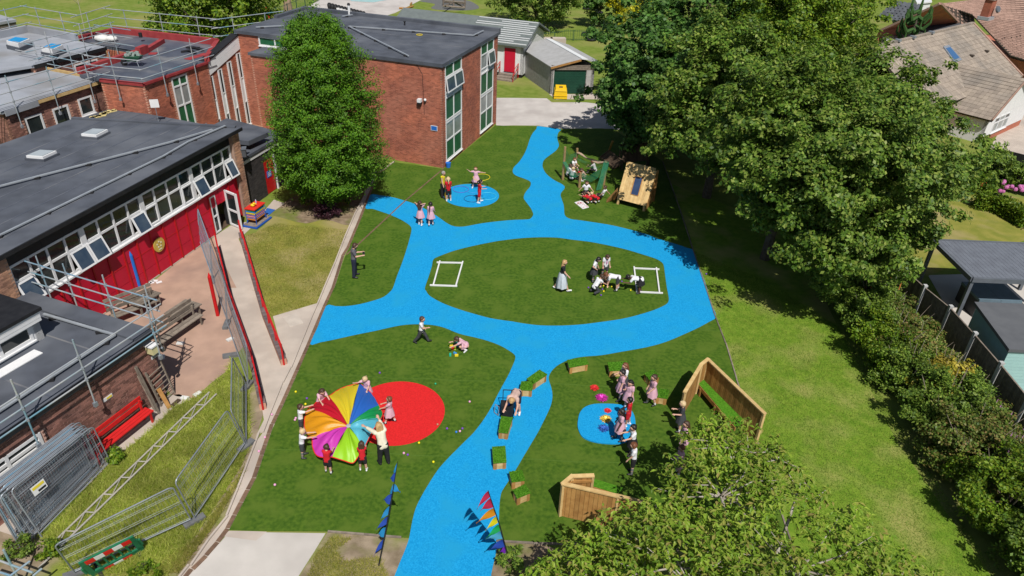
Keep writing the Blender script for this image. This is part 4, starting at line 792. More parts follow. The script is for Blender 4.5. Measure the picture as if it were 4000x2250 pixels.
# ---- pencil posts
def pencil(label, b, t, m):
    q = G(*b); h = 1.45
    for _ in range(30):
        pass
    lo, hi = .3, 3
    for _ in range(40):
        h = (lo+hi)/2; w_ = CM@(np.array([q[0], q[1], h])-[0, 0, CH]); y = 1125+CF*w_[1]/w_[2]
        lo, hi = (h, hi) if y > t[1] else (lo, h)
    T = thing('pencil_post', label, 'post', q, 'pencil shaped posts'); MB().tube(q, q+[0, 0, h-.2], .075, None, 12).build('shaft', m, T); MB().tube(q+[0, 0, h-.2], q+[0, 0, h], .075, .008, 12).build('tip', m, T)
pencil('blue pencil shaped post standing against the red panelled wall', (547, 1128), (501, 981), mat('pencil_blue', (.02, .15, .55), None, 3, .5)); pencil('red pencil shaped post on the playground near the fence panels', (851, 1233), (815, 1065), REDM)
# ---- old wooden benches with low tables on the playground
def ob(x, y, z=0): return GZ(2, 0, x, y, z)[:2]
p, q = ob(1610, 570, .42), ob(2045, 268, .42); sd = np.array([-(q-p)[1], (q-p)[0]]); sd /= np.linalg.norm(sd); sd = sd if sd[0] < 0 else -sd
bench('wooden_bench', 'weathered long wooden bench alone near the middle of the red playground', p, q, WOODW, True, sd, .4, .42, 2, 'old wooden benches', 3)
p2, q2 = ob(1130, 310, .42), ob(1600, 125, .42); sd2 = np.array([-(q2-p2)[1], (q2-p2)[0]]); sd2 /= np.linalg.norm(sd2); sd2 = sd2 if sd2[0] < 0 else -sd2
bench('wooden_bench', 'weathered long wooden bench close to the red wall', p2, q2, WOODW, True, sd2, .4, .42, 2, 'old wooden benches', 3)
for lab, c in (('low square wooden table behind the bench in mid playground', ob(1840, 205, .6)), ('low square wooden table beside the bench at the red wall', ob(1430, 90, .6))):
    t = thing('wooden_table', lab, 'table', v3(c, 0), 'low wooden tables'); dq = (q-p)/np.linalg.norm(q-p); dn = np.array([-dq[1], dq[0]])
    for i in range(6): MB().obox(v3(c-dq*.6+dn*(-.45+.15*i), .56), a3(dq)*1.2, a3(dn)*.135, [0, 0, .04]).build('board', WOODW, t)
    for a_ in (-.5, .45):
        for b_ in (-.38, .34): MB().obox(v3(c+dq*a_+dn*b_, 0), a3(dq)*.07, a3(dn)*.07, [0, 0, .56]).build('leg', WOODW, t)
# ---- nest of little tables on a trolley by the hall door
tc = G(*q84(705, 1320))[:2]; az_ = math.atan2(HD[1], HD[0])+math.pi
tr = thing('trolley', 'low flat trolley with blue rim under the coloured tables', 'trolley', v3(tc, 0)); MB().box(v3(tc, .1), (1.3, .75, .06), az_).build('deck', WOODW, tr); MB().box(v3(tc, .06), (1.42, .88, .08), az_).build('rim', mat('frame_blue', (.015, .09, .42), None, 4, .45), tr)
cols = [('orange', (.6, .22, .05)), ('lilac', (.35, .25, .5)), ('pink', (.6, .25, .35)), ('mauve', (.3, .2, .45)), ('yellow', (.75, .55, .03)), ('light blue', (.05, .32, .7)), ('green', (.02, .32, .12)), ('red', (.65, .03, .02))]
ax, ay = np.array([math.cos(az_), math.sin(az_)]), np.array([-math.sin(az_), math.cos(az_)])
for i, (cn, c) in enumerate(cols):
    z = .38+.085*i; t = thing('nesting_table', f'small {cn} topped table in the nest stacked by the hall door', 'table', v3(tc, .12), 'little tables stacked by the hall door')
    W_, D_ = .9+(.0 if i < 7 else .12), .52+(.0 if i < 7 else .1); cc_ = tc+ax*.02*(i % 2)
    MB().box(v3(cc_, z), (W_, D_, .035), az_).build('table_top', mat('top_'+cn, c, None, 4, .5), t)
    for sx in (-1, 1):
        for sy in (-1, 1): e = v3(cc_+ax*sx*W_*.42+ay*sy*D_*.42, z-.02); MB().tube(e, v3(cc_+ax*sx*(W_*.42+.08)+ay*sy*(D_*.42+.06), max(.13, z-.42)), .014, None, 6).build('leg', MATS['frame_blue'], t)
q = v3(tc-ax*.15, 1.0); ty = thing('plastic_toy', 'yellow plastic toy on top of the red topped table', 'toy', q); MB().sphere(q+[0, 0, .08], (.12, .09, .08)).sphere(q+[.08, 0, .17], .07).tube(q+[.1, 0, .17], q+[.2, .02, .15], .03).build('body', MATS['yellow_plastic'], ty, True)
q = v3(tc+ax*.3+ay*.1, 1.0); tag(MB().tube(q, q+[0, 0, .14], .035).tube(q+[0, 0, .14], q+[0, 0, .2], .035, .015).build('drink_bottle', mat('clear_plastic', (.5, .48, .6), None, 3, .2)), 'clear drink bottle standing on the red topped table', 'bottle')
ground('blue_mat', GP([q84(870, 1080), q84(1005, 1110), q84(900, 1200), q84(830, 1150)]), .02, mat('mat_blue', (.02, .11, .4), None, 5, .9))
# ---- scaffold edge protection
def scaffold(label, pts, z, off=(0, 0), posts=None, low=1.1, n=3, step=2.4, hs=(.35, .85, 1.35), ext=.35, mt=None):
    P = [np.array(p[:2])+np.array(off) for p in pts]; t = thing('scaffold', label, 'scaffold', v3(P[0], z-low), 'scaffold guard rails round the roofs')
    for i, h in enumerate(hs[:n]):
        for p, q in zip(P[:-1], P[1:]): d = (q-p)/np.linalg.norm(q-p); MB().tube(v3(p-d*ext, z+h), v3(q+d*ext, z+h+.02), .026, None, 7).build('rail', mt or (BLUESTEEL if (i == 2 and len(label) % 3 == 0) else GALV), t)
    pp = posts or [c for c, d in along(np.array(P), step)]
    for j, c in enumerate(pp):
        MB().tube(v3(c, z-low), v3(c, z+1.55+.2*random.random()), .026, None, 7).build('upright', GALV, t)
        for h in hs[:n]: MB().box(v3(c, z+h), (.09, .09, .09), .4).build('clamp', STEEL, t)
        if low > .8: MB().box(v3(c, z-low+.12), (.12, .09, .16), math.atan2((P[1]-P[0])[1], (P[1]-P[0])[0])).build('bracket', STEEL, t)
scaffold('guard rails along the front of the dark brick building with three square windows', [P5a-d5*.2, P5b+d5*4], Z5, n5*.3)
scaffold('guard rails above the short end wall of the red edged roof', [FLc, CO], 5.2, n1*.3, step=2.6)
scaffold('guard rails along the long side of the red edged roof, to the white fascia', [CO, RF], 5.2, n2*.3, step=2.6)
scaffold('guard rails along the far side of the red edged roof', [g52(1100, 335), g52(2190, 450)], 5.2, (0, .3), step=2.9, hs=(.5, 1.05, 1.6))
scaffold('short guard rails from the red edged roof to the tall brick building', [g52(2195, 450), UV(15.6, 6.5)], 5.2, (0, .2), low=.2, hs=(.5, 1.05, 1.6))
scaffold('guard rails over the parapet behind the blue skylights', [g6(-60, 400), g6(275, 318)], 5.4, (0, .3), low=.6, hs=(.5, 1.05, 1.6))
scaffold('guard rails on the far parapet right of the blue skylights', [g6(285, 318), g6(790, 412)], 5.4, (0, .3), low=.6, hs=(.5, 1.05, 1.6))
scaffold('guard rails linking the far parapet with the red edged roof', [g6(790, 412), g52(1120, 330)], 5.3, (0, .3), low=.6, hs=(.5, 1.05, 1.6))
scaffold('guard rails along the roof edge over the courtyard, by the blue skylights', [P6b, P6a], 5.4, n6*.25)
scaffold('guard rails across the pale roof beside the yellow timber kerb', [bb5, g5(900, 790)], 4.95, (0, .1), low=.0, step=3)
scaffold('guard rails in the courtyard corner of the red edged roof', [g52(1055, 462), g52(1340, 510)], 5.2, (0, -.2), low=.6)
scaffold('guard rails along the far edge of the near building, before the red wall', [K4-N4*.1, K4-N4*5.6], 2.8, -E1*.25, posts=[K4-N4*a-E1*.25 for a in (.15, 2.05, 3.9, 5.2)], hs=(.3, .75, 1.2))
scaffold('guard rails along the front edge of the near building over the brick wall', [K4+N4*.25, K4+E1*10+N4*.25], 2.8, (0, 0), posts=[K4+N4*.25+E1*a for a in (.2, 2.9, 4.9, 7.2)], hs=(.12, .55, 1.0), low=1.0)
q0, q1 = GZ(3, 0, -100, 1260, .9), GZ(3, 0, 330, 1415, .9); t = thing('scaffold', 'scaffold tubes at the very bottom left corner by the rubble', 'scaffold', q0*[1, 1, 0], 'scaffold guard rails round the roofs')
MB().tube(q0, q1, .03).build('rail', GALV, t); MB().tube(GZ(3, 0, 100, 1449, .95), GZ(3, 0, 300, 1300, .95), .03).build('rail', BLUESTEEL, t); MB().tube(GZ(3, 0, -100, 1380, .5), GZ(3, 0, 120, 1449, .5), .03).build('rail', BLUESTEEL, t); MB().tube(GZ(3, 0, 330, 1449, .8), GZ(3, 0, 420, 1375, .8), .03).build('rail', GALV, t); q = (q0+q1)/2; MB().tube(q*[1, 1, 0], q+[0, 0, .6], .03).build('upright', GALV, t)
# ---- litter on the playground
for i, (x, y) in enumerate(((1560, 1375), (1600, 1390), (1500, 1400), (1530, 1390))): tag(MB().box(GZ(1, 0, x, y, .02), (.24, .17, .006), i*.7).build('paper_scrap', WHITE), ('uppermost', 'right hand', 'left hand', 'middle')[i]+' white scrap of paper below the blue pencil post', 'litter', 'paper scraps on the playground')
for i, (x, y) in enumerate(((1815, 555), (1985, 1065), (1635, 695), (1860, 1105), (2315, 515))): tag(MB().box(GZ(2, 0, x, y, .04), (.28, .16, .06), i).build('litter', mat('white_sack', (.7, .7, .68))), ('white rag on the playground between bench and railing', 'white bag at the edge of the long grass', 'pale scrap beside the shadow of the scaffold', 'pale scrap on the path edge by the long grass', 'small white scrap by the fence panels')[i], 'litter')
st = MB().bar(GZ(2, 0, 2240, 690, .06), GZ(2, 0, 2400, 665, .06), .22, .12).build('fence_foot', mat('grey_rubber', (.16, .165, .17))); tag(st, 'spare grey block foot lying on the playground by the fence panels', 'fence foot', 'feet of the temporary fence')
for i, (x, y) in enumerate(((380, 1135), (520, 1240), (250, 1230))): pass
# ================================================================== houses and gardens on the right
TILE = mat('roof_tile', (.36, .285, .215), (.28, .22, .165), 1.3, .9, .3, 25, rnd=.14, c3=(.24, .2, .16), scale3=.5)
TILEB = mat('brown_roof_tile', (.40, .25, .185), (.31, .19, .14), 1.3, .9, .3, 25, rnd=.14)
SLATE = mat('slate_tile', (.085, .095, .11), (.065, .072, .085), 2, .8, rnd=.2)
TLB = mat('tile_batten_gap', (.075, .058, .045), None)
def tiles(par, P, tw, th, m, maxn=300, name='roof_tile', base=True):
    P00, P10, P11, P01 = [np.asarray(q, float) for q in P]
    n = np.cross(P10-P00, P01-P00); n /= np.linalg.norm(n); n = -n if n[2] < 0 else n
    if base: MB().add([P00, P10, P11, P01]+[q-n*.12 for q in (P00, P10, P11, P01)], [(0, 1, 2, 3), (7, 6, 5, 4), (0, 4, 5, 1), (1, 5, 6, 2), (2, 6, 7, 3), (3, 7, 4, 0)]).build('roof_deck', TLB, par)
    H_ = np.linalg.norm((P01+P11)/2-(P00+P10)/2); nr = max(2, int(H_/th)); fr = []
    for r in range(nr):
        a, b = P00+(P01-P00)*r/nr, P10+(P11-P10)*r/nr; a2 = P00+(P01-P00)*(r+1)/nr; up = ((P01+P11)/2-(P00+P10)/2)/nr
        L_ = np.linalg.norm(b-a); nc = max(1, int(round(L_/tw))); d = (b-a)/nc
        for c in range(nc): j = random.uniform(-.004, .004); fr.append((a+d*c+n*(.028+j), d*.965, up*1.06-n*.03, n*.022))
    pieces(name, BOXV, BOXF, fr, m, par, maxn)
ya = rad(50); A5 = np.array([math.sin(ya), math.cos(ya)]); B5_ = np.array([-A5[1], A5[0]])
R1, R2 = G(*Z(0, 3, 1240, 430), 6)[:2], G(*Z(0, 3, 2060, 235), 6)[:2]; R1 = R1-A5*3
H1 = thing('house', 'pale brown tiled bungalow with a roof window, behind the large trees', 'house', v3(R1, 0))
E1a, E1b = R1-B5_*5.1, R2-B5_*5.1
tiles(H1, (v3(E1a, 2.7), v3(E1b, 2.7), v3(R2, 6), v3(R1, 6)), .33, .38, TILE, 200)
tiles(H1, (v3(R2+B5_*5.1, 2.7), v3(R1+B5_*5.1, 2.7), v3(R1, 6), v3(R2, 6)), .6, .5, TILE, 0)
fr = []
for c, d in along([R1, R2], .45): fr.append((v3(c-d*.21-B5_*.13*0, 5.98)+a3(B5_)*-.13, v3(d*.42, 0), v3(B5_*.26, 0), np.array([0, 0, .12])))
pieces('ridge_tile', BOXV, BOXF, fr, TILE, H1)
MB().prism([E1a+B5_*.4, E1b+B5_*.4-A5*.2, R2+B5_*4.7-A5*.2, R1+B5_*4.7], 0, 2.6).build('wall', BRICK, H1)
MB().add([v3(E1b-A5*.25, 2.6), v3(R2+B5_*5-A5*.25, 2.6), v3(R2-A5*.25, 5.85), v3(E1b-A5*.5, 2.6), v3(R2+B5_*5-A5*.5, 2.6), v3(R2-A5*.5, 5.85)], [(0, 1, 2), (5, 4, 3), (0, 3, 4, 1), (1, 4, 5, 2), (2, 5, 3, 0)]).build('gable', WHITE, H1)
MB().bar(v3(E1b+A5*.02, 2.78), v3(R2+A5*.02, 6.08), .2, .08).build('verge', TILEB, H1)
# roof window
def on_slope(x, y, r=0, c=3):
    n = np.cross(v3(E1b-E1a, 0), v3(R1-E1a, 3.3)); D = CM.T@np.array([(Z(r, c, x, y)[0]-2000)/CF, (Z(r, c, x, y)[1]-1125)/CF, 1]); o = v3(E1a, 2.7)-[0, 0, CH]; return np.array([0, 0, CH])+D*(n@o)/(n@D)
q = [on_slope(*t) for t in ((1870, 640), (1940, 610), (1810, 462), (1752, 478))]; nn = np.cross(q[1]-q[0], q[3]-q[0]); nn /= np.linalg.norm(nn); nn = -nn if nn[2] < 0 else nn
def slab3(b, q, t0, t1): return b.add([p+nn*t0 for p in q]+[p+nn*t1 for p in q], [(0, 3, 2, 1), (4, 5, 6, 7), (0, 1, 5, 4), (1, 2, 6, 5), (2, 3, 7, 6), (3, 0, 4, 7)] if np.cross(q[1]-q[0], q[3]-q[0])@nn > 0 else [(0, 1, 2, 3), (7, 6, 5, 4), (4, 5, 1, 0), (5, 6, 2, 1), (6, 7, 3, 2), (7, 4, 0, 3)])
rw = slab3(MB(), q, 0, .12).build('roof_window', STEEL, H1); cq = sum(q)/4; slab3(MB(), [cq+(p-cq)*.72 for p in q], .11, .14).build('pane', mat('blue_glass', (.05, .13, .28), None, 3, .1, spec=.6), rw)
for x, y in ((2040, 565), (2190, 520)): MB().box(on_slope(x, y)+nn*.08, (.35, .3, .12), -ya).build('roof_vent', TLB, H1)
for x, y in ((1310, 405), (1460, 372), (1645, 325)): p = G(*Z(0, 3, x, y), 6.1); MB().box(p, (.4, .3, .16), -ya).build('ridge_vent', STEEL, H1)
# front wing of that house with the white gable
OG = G(3827, 561)[:2]; HW = 7.4
XW = thing('house', 'white gabled front wing with brick base and tiled roof at the right edge', 'house', v3(OG, 0))
ez, rz_, ln_ = 2.0, 4.25, 6.5
RGa = OG+A5*HW/2-B5_*.3
tiles(XW, (v3(OG-A5*.35+B5_*ln_, ez-.15), v3(OG-A5*.35-B5_*.3, ez-.15), v3(RGa, rz_), v3(RGa+B5_*(ln_+.3), rz_)), .33, .36, TILE, 100)
tiles(XW, (v3(OG+A5*(HW+.35)-B5_*.3, ez-.15), v3(OG+A5*(HW+.35)+B5_*ln_, ez-.15), v3(RGa+B5_*(ln_+.3), rz_), v3(RGa, rz_)), .6, .5, TILE, 0)
tp = lambda t: ez+(rz_-ez)*(1-abs(t-HW/2)/(HW/2))
winop = [(1.2, 4.0, .55, 1.72)]
wall(XW, OG, A5, -B5_, HW/2, -.8, .5, BRICK, th=.25, name='brick_base'); wall(XW, OG+A5*HW/2, A5, -B5_, HW/2, -.8, .5, BRICK, name='brick_base')
wall(XW, OG-B5_*.03, A5, -B5_, HW, .5, ez-.1, WHITE, winop, name='white_wall')
o0, o1, o2 = v3(OG-B5_*.04, ez-.1), v3(OG+A5*HW-B5_*.04, ez-.1), v3(OG+A5*HW/2-B5_*.04, rz_-.08); bk = a3(B5_)*.2
MB().add([o0, o1, o2, o0+bk, o1+bk, o2+bk], [(0, 1, 2), (5, 4, 3), (0, 3, 4, 1), (1, 4, 5, 2), (2, 5, 3, 0)]).build('white_gable', WHITE, XW)
wall(XW, OG+B5_*ln_, -B5_, -A5, ln_, -.8, ez-.1, WHITE, name='side_wall')
window(XW, OG-B5_*.03, A5, -B5_, [1.2, 2.1, 3.1, 4.0], [.55, 1.3, 1.72], ['bbb', 'gbg'], .09)
for a_, b_ in ((OG-A5*.36-B5_*.32, RGa-B5_*.02), (OG+A5*(HW+.36)-B5_*.32, RGa-B5_*.02)): MB().bar(v3(a_, ez-.08), v3(b_, rz_+.06), .08, .16).build('verge', TILEB, XW)
# the brown tiled houses further back
pz = lambda x, y, z, r=0, c=3: G(*Z(r, c, x, y), z)
def planar(a, b, c, d):     # three photo points with heights fix a plane, the fourth falls on it
    A_, B_, C_2 = pz(*a), pz(*b), pz(*c); n = np.cross(B_-A_, C_2-A_); px, py = Z(0, 3, *d[:2]); D = CM.T@np.array([(px-2000)/CF, (py-1125)/CF, 1]); o = A_-[0, 0, CH]
    return (A_, B_, C_2, np.array([0, 0, CH])+D*(n@o)/(n@D))
H2 = thing('house', 'brown tiled house with a brick chimney and satellite dish, far right', 'house', pz(2170, 300, 0))
qa = planar((2440, 560, 2.0), (2760, 660, 2.0), (2760, 250, 4.2), (2050, 145)); tiles(H2, qa, .45, .45, TILEB, 120)
qb = planar((1900, 235, 2.4), (2080, 262, 2.4), (2060, 150, 3.4), (1740, 42)); tiles(H2, qb, .45, .45, TILEB, 40)
qc = planar((2055, 150, 3.5), (2790, 250, 3.6), (2700, -90, 5.6), (1745, 45)); tiles(H2, qc, .45, .45, TILEB, 80)
c_ = [q_[:2] for q_ in (pz(2420, 590, 1.6), pz(2760, 690, 1.6), pz(2760, 420, 1.9), pz(2200, 330, 1.9))]; MB().prism(c_, -1, 1.7).build('wall', BRICK, H2)
q = pz(2180, 190, 4.1); MB().box(q+[0, 0, .9], (.75, 1.0, 2.0), -ya).build('chimney', BRICK, H2); MB().box(q+[0, 0, 1.95], (.95, 1.2, .14), -ya).build('chimney_cap', CONC, H2); MB().box(q+[0, -.1, .12], (1.1, 1.35, .3), -ya).build('flashing', GALVC, H2)
MB().tube(q+[.75, -.3, 1.0], q+[.82, -.42, 1.05], .36, .3, 14).build('satellite_dish', GREY, H2)
H3 = thing('house', 'red brick gable house with grey slate rear roof, far right top', 'house', pz(1600, 300, 0))
ga = [pz(1130, 310, 3.0), pz(1900, 228, 3.0), pz(1725, 45, 6.3)]; bk = v3(B5_*.3, 0)+v3(A5*.2, 0)
MB().add(ga+[q+[0, .4, 0] for q in ga]+[q*[1, 1, 0] for q in ga[:2]]+[q*[1, 1, 0]+[0, .4, 0] for q in ga[:2]], [(0, 1, 2), (5, 4, 3), (0, 2, 5, 3), (1, 4, 5, 2), (6, 7, 1, 0), (6, 0, 3, 8), (7, 9, 4, 1), (8, 3, 4, 9)]).build('gable', BRICK, H3)
for a_, b_ in ((ga[0], ga[2]), (ga[1], ga[2])): MB().bar(a_+[0, -.1, .1], b_+[0, -.1, .1], .35, .18).build('verge', TILEB, H3)

q = planar((1085, 190, 2.6), (1345, 200, 2.6), (1570, 60, 4.0), (1280, 8)); tiles(H3, q, .5, .4, SLATE, 60)
q = pz(1710, 110, 4.6); MB().tube(q-[0, .3, .6], q-[0, .3, -.7], .03).build('aerial_mast', STEEL, H3); b = MB(); b.tube(q+[-1.4, -.3, .3], q+[.4, -.3, .5], .02)
for i in range(9): b.tube(q+[-1.3+.18*i, -.55, .31], q+[-1.3+.18*i, -.05, .33], .012, None, 4)
b.build('aerial', STEEL, H3)
FX = thing('flat_roofed_extension', 'white walled flat grey roofed extension before the red brick gable', 'extension', pz(1650, 400, 0)); c_ = [q_[:2] for q_ in (pz(1385, 280, 3), pz(1650, 203, 3), pz(1955, 240, 3), pz(1615, 332, 3))]
MB().prism(c_, 2.85, 3.0).build('roof', SLATE, FX); cm_ = sum(c_)/4; MB().prism([cm_+(p-cm_)*.96 for p in c_], 0, 2.85).build('wall', WHITE, FX); MB().prism([cm_+(p-cm_)*1.02 for p in c_], 2.7, 2.95).build('fascia', WHITE, FX)
CV = thing('conservatory', 'white framed glass conservatory beside the flat grey extension', 'conservatory', pz(1250, 450, 0)); c_ = [q_[:2] for q_ in (pz(1130, 320, 2.6), pz(1385, 275, 2.6), pz(1500, 360, 2.6), pz(1240, 420, 2.6))]
MB().prism(c_, 0, 2.3).build('glazed_wall', BLIND, CV)
for i in range(4):
    p, q = c_[i], c_[(i+1) % 4]; MB().bar(v3(p, 2.35), v3(q, 2.35), .12, .1).build('frame', WHITE, CV)
    for s in (0, .33, .66): MB().bar(v3(p+(q-p)*s, 0), v3(p+(q-p)*s, 2.35), .1, .1).build('post', WHITE, CV)
for s in (.2, .5, .8): MB().bar(v3(c_[0]+(c_[1]-c_[0])*s, 2.42), v3(c_[3]+(c_[2]-c_[3])*s, 2.42), .09, .06).build('glazing_bar', WHITE, CV)
MB().prism(c_, 2.34, 2.38).build('glass_roof', SKYG, CV)
WS = thing('white_shed', 'small white gabled outbuilding at the top edge behind the slate roof', 'outbuilding', pz(1590, 60, 0)); c_ = [q_[:2] for q_ in (pz(1500, 40, 3.2), pz(1640, 25, 3.2), pz(1600, -60, 3.2), pz(1460, -40, 3.2))]; MB().prism(c_, 0, 3.2).build('wall', WHITE, WS); cm_ = sum(c_)/4; MB().prism([cm_+(p-cm_)*1.08 for p in c_], 3.2, 3.35).build('roof', WHITE, WS)
# pergola, hot tub, garden shed
PG = thing('pergola', 'dark grey metal pergola with louvred roof over the hot tub', 'pergola', (21.5, 28.2, 0))
x0, x1, y0_, y1_ = 19.55, 24.6, 26.45, 29.95
for x, y in ((x0, y0_), (x1, y0_), (x0, y1_), (x1, y1_)): MB().box((x+.07*(1 if x == x0 else -1), y+.07*(1 if y == y0_ else -1), 1.15), (.14, .14, 2.3)).build('post', GREY, PG)
for p, q in (((x0, y0_), (x1, y0_)), ((x0, y1_), (x1, y1_)), ((x0, y0_), (x0, y1_)), ((x1, y0_), (x1, y1_))): MB().bar(v3(p, 2.4), v3(q, 2.4), .12, .2).build('beam', GREY, PG)
for i in range(24): MB().obox((x0+.1+.2*i, y0_+.08, 2.42), (.19, 0, .0), (0, y1_-y0_-.16, 0), (-.01, 0, .07)).build('louvre', mat('louvre_grey', (.17, .185, .215), (.14, .15, .175), 2, .45), PG)
HT = thing('hot_tub', 'covered grey blue hot tub under the pergola', 'hot tub', (21.8, 28.0, 0)); MB().box((21.8, 28.0, .42), (1.9, 1.5, .84)).build('tub', mat('tub_dark', (.05, .05, .06), None, 4, .5), HT)
for s in (-.48, .48): MB().box((21.8+s, 28.0, .9), (.95, 1.56, .12)).build('cover_half', mat('cover_slate', (.13, .19, .24), (.11, .16, .2), 3, .5), HT)
SD = thing('garden_shed', 'pale turquoise clad garden shed with flat dark grey roof behind the fence', 'shed', (20, 23.2, 0)); sp_ = [(18.95, 24.75), (18.5, 21.7), (22.2, 21.7), (22.2, 24.75)]
MB().prism(sp_, 0, 2.15).build('wall', mat('turquoise_shaded', (.19, .36, .38), (.17, .33, .35), 4, .6), SD); MB().prism([(18.85, 24.85), (18.4, 21.58), (22.3, 21.58), (22.3, 24.85)], 2.15, 2.28).build('roof', mat('shed_roof_felt', (.12, .125, .135), (.10, .105, .115), 2, .85), SD)  # side wall: same turquoise as the boards, darkened to paint in its shade
for i in range(14): MB().obox((18.5, 21.665, .12+.144*i), (3.7, 0, 0), (0, .035, 0), (0, 0, .135)).build('cladding_board', mat('turquoise_paint', (.34, .55, .53), (.31, .5, .49), 3, .6, rnd=.05), SD)
# garden fence: concrete posts, gravel boards, upright wooden slats
FN = thing('garden_fence', 'garden fence of pale concrete posts and dark wooden slats along the gardens', 'fence', (18.1, 20, 0))
fp = [np.array(q) for q in ((17.3, 30.6), (17.55, 28.5), (17.8, 26.6), (18.1, 25.0), (18.1, 23.1), (18.05, 21.2), (17.95, 19.3), (17.85, 17.4), (17.75, 15.5), (17.65, 13.6), (17.55, 11.7))]
WF = mat('fence_wood', (.2, .165, .135), (.14, .115, .095), 7, .9, .3, 40, rnd=.22)
PC = mat('post_concrete', (.5, .5, .5), (.42, .42, .41), 3, .9)
for p in fp: MB().box(v3(p, .95), (.12, .12, 1.9)).build('post', PC, FN); MB().box(v3(p, 1.93), (.15, .15, .07)).build('post_cap', PC, FN)
for p, q in zip(fp[:-1], fp[1:]):
    d = (q-p)/np.linalg.norm(q-p); L_ = np.linalg.norm(q-p); n = np.array([d[1], -d[0]])
    MB().bar(v3(p+d*.07, .16), v3(q-d*.07, .16), .05, .3).build('gravel_board', CONC, FN); MB().bar(v3(p+d*.07, 1.83), v3(q-d*.07, 1.83), .06, .04).build('top_rail', WOODW, FN)
    for i in range(11): MB().bar(v3(p+d*(.09+(L_-.18)*(i+.5)/11), .32), v3(p+d*(.09+(L_-.18)*(i+.5)/11), 1.8), .018, (L_-.18)/11-.008, up=v3(d, 0)).build('slat', WF, FN)
q = pz(1060, 1345, 1.0, 1, 3); BS = thing('brown_fence_panel', 'short brown timber fence panel below the large trees', 'fence', pz(1060, 1420, .0, 1, 3)); dq = pz(1190, 1330, 1.0, 1, 3)-pz(950, 1320, 1.0, 1, 3)
for i in range(7): MB().obox(pz(950, 1320, 0, 1, 3)*[1, 1, 0]+dq*i/7, dq/7.4, [0, .03, 0], [0, 0, 1.1]).build('board', WOODD, BS)
# dark slatted gate, patio
DG = thing('slatted_fence', 'black slatted low fence by the driveway at the right edge', 'fence', pz(2250, 150, 0, 1, 3))
for j in range(3):
    p, q = pz(2300-60*j, 30+85*j, .9, 1, 3), pz(2700-60*j, 130+85*j, .9, 1, 3)
    for i in range(12): a_ = p+(q-p)*i/12; MB().obox(a_-[0, 0, .8], (q-p)/12.8, [0, .04, 0], [0, 0, .75]).build('slat', BLACK, DG)
MB().bar(pz(2200, 190, .5, 1, 3), pz(2290, 20, .5, 1, 3), .25, 1.0).build('gate_pillar', CONC, DG)
# ================================================================== hut, garage and the far side of the yard
Hc = G(*Z(0, 2, 103, 790))[:2]
HU = thing('school_hut', 'white walled hut with red door and grey roof striped with white battens', 'hut', v3(Hc, 0))
wall(HU, Hc, V_, -U_, 13, .3, 2.85, WHITE); wall(HU, Hc, U_, -V_, 6, .3, 2.85, WHITE); MB().prism([Hc+V_*.1+U_*.1, Hc+V_*12.8+U_*.1, Hc+V_*12.8+U_*5.8, Hc+V_*.1+U_*5.8], 0, .3).build('base', BLACK, HU)  # black block paints in the dark of the gap under the hut
rg0, rg1 = Hc-V_*.4+U_*3.1, Hc+V_*13+U_*3.1
HR = mat('green_grey_felt', (.15, .175, .17), (.125, .145, .145), 2, .85); HB = mat('batten_white', (.7, .72, .72), None, 3, .6)
ea, eb = Hc-V_*.4-U_*.4, Hc+V_*13-U_*.4
b = MB(); b.add([v3(ea, 2.75), v3(rg0, 4.1), v3(rg1, 4.1), v3(eb, 2.75), v3(ea, 2.9), v3(rg0, 4.25), v3(rg1, 4.25), v3(eb, 2.9)], [(0, 1, 2, 3), (7, 6, 5, 4), (4, 5, 1, 0), (5, 6, 2, 1), (6, 7, 3, 2), (7, 4, 0, 3)]).build('front_roof', HR, HU)
ec, ed_ = Hc-V_*.4+U_*6.6, Hc+V_*13+U_*6.6
MB().add([v3(ec, 2.75), v3(rg0, 4.1), v3(rg1, 4.1), v3(ed_, 2.75), v3(ec, 2.9), v3(rg0, 4.24), v3(rg1, 4.24), v3(ed_, 2.9)], [(3, 2, 1, 0), (4, 5, 6, 7), (0, 1, 5, 4), (1, 2, 6, 5), (2, 3, 7, 6), (3, 0, 4, 7)]).build('rear_roof', HR, HU)
MB().add([v3(Hc, 2.8), v3(Hc+U_*6.2, 2.8), v3(Hc+U_*3.1, 4.1), v3(Hc+V_*.2, 2.8), v3(Hc+V_*.2+U_*6.2, 2.8), v3(Hc+V_*.2+U_*3.1, 4.1)], [(0, 1, 2), (5, 4, 3), (0, 3, 4, 1), (1, 4, 5, 2), (2, 5, 3, 0)]).build('gable', WHITE, HU)
sl_ = (v3(rg0, 4.25)-v3(ea, 2.9))
for i in range(12):
    s0 = .1+.38*random.random() if i % 3 == 1 else .02; ln_ = (5.6 if i % 3 != 1 else 2.5)
    MB().bar(v3(ea, 2.93)+sl_*(i+.4)/12+a3(V_)*s0*3, v3(ea, 2.93)+sl_*(i+.4)/12+a3(V_)*(s0*3+ln_), .11, .05).build('roof_batten', HB, HU)
t0 = ray_plane(*Z(0, 2, 28, 755), Hc, V_)[0]; MB().obox(v3(Hc+V_*t0-U_*.04, .45), a3(V_)*1.0, -a3(U_)*.03, [0, 0, 2.05]).build('red_door', REDP, HU); MB().obox(v3(Hc+V_*(t0-.1)-U_*.02, .4), a3(V_)*1.2, -a3(U_)*.015, [0, 0, 2.18]).build('door_frame', WHITE, HU)
ST = thing('entrance_steps', 'concrete steps with red handrails at the red hut door', 'steps', v3(Hc+V_*1.2-U_*.8, 0))
for i in range(3): MB().obox(v3(Hc+V_*(t0-.3)-U_*(1.5-.4*i), 0), a3(V_)*1.6, a3(U_)*.42, [0, 0, .13*(i+1)]).build('step', WOODW, ST)
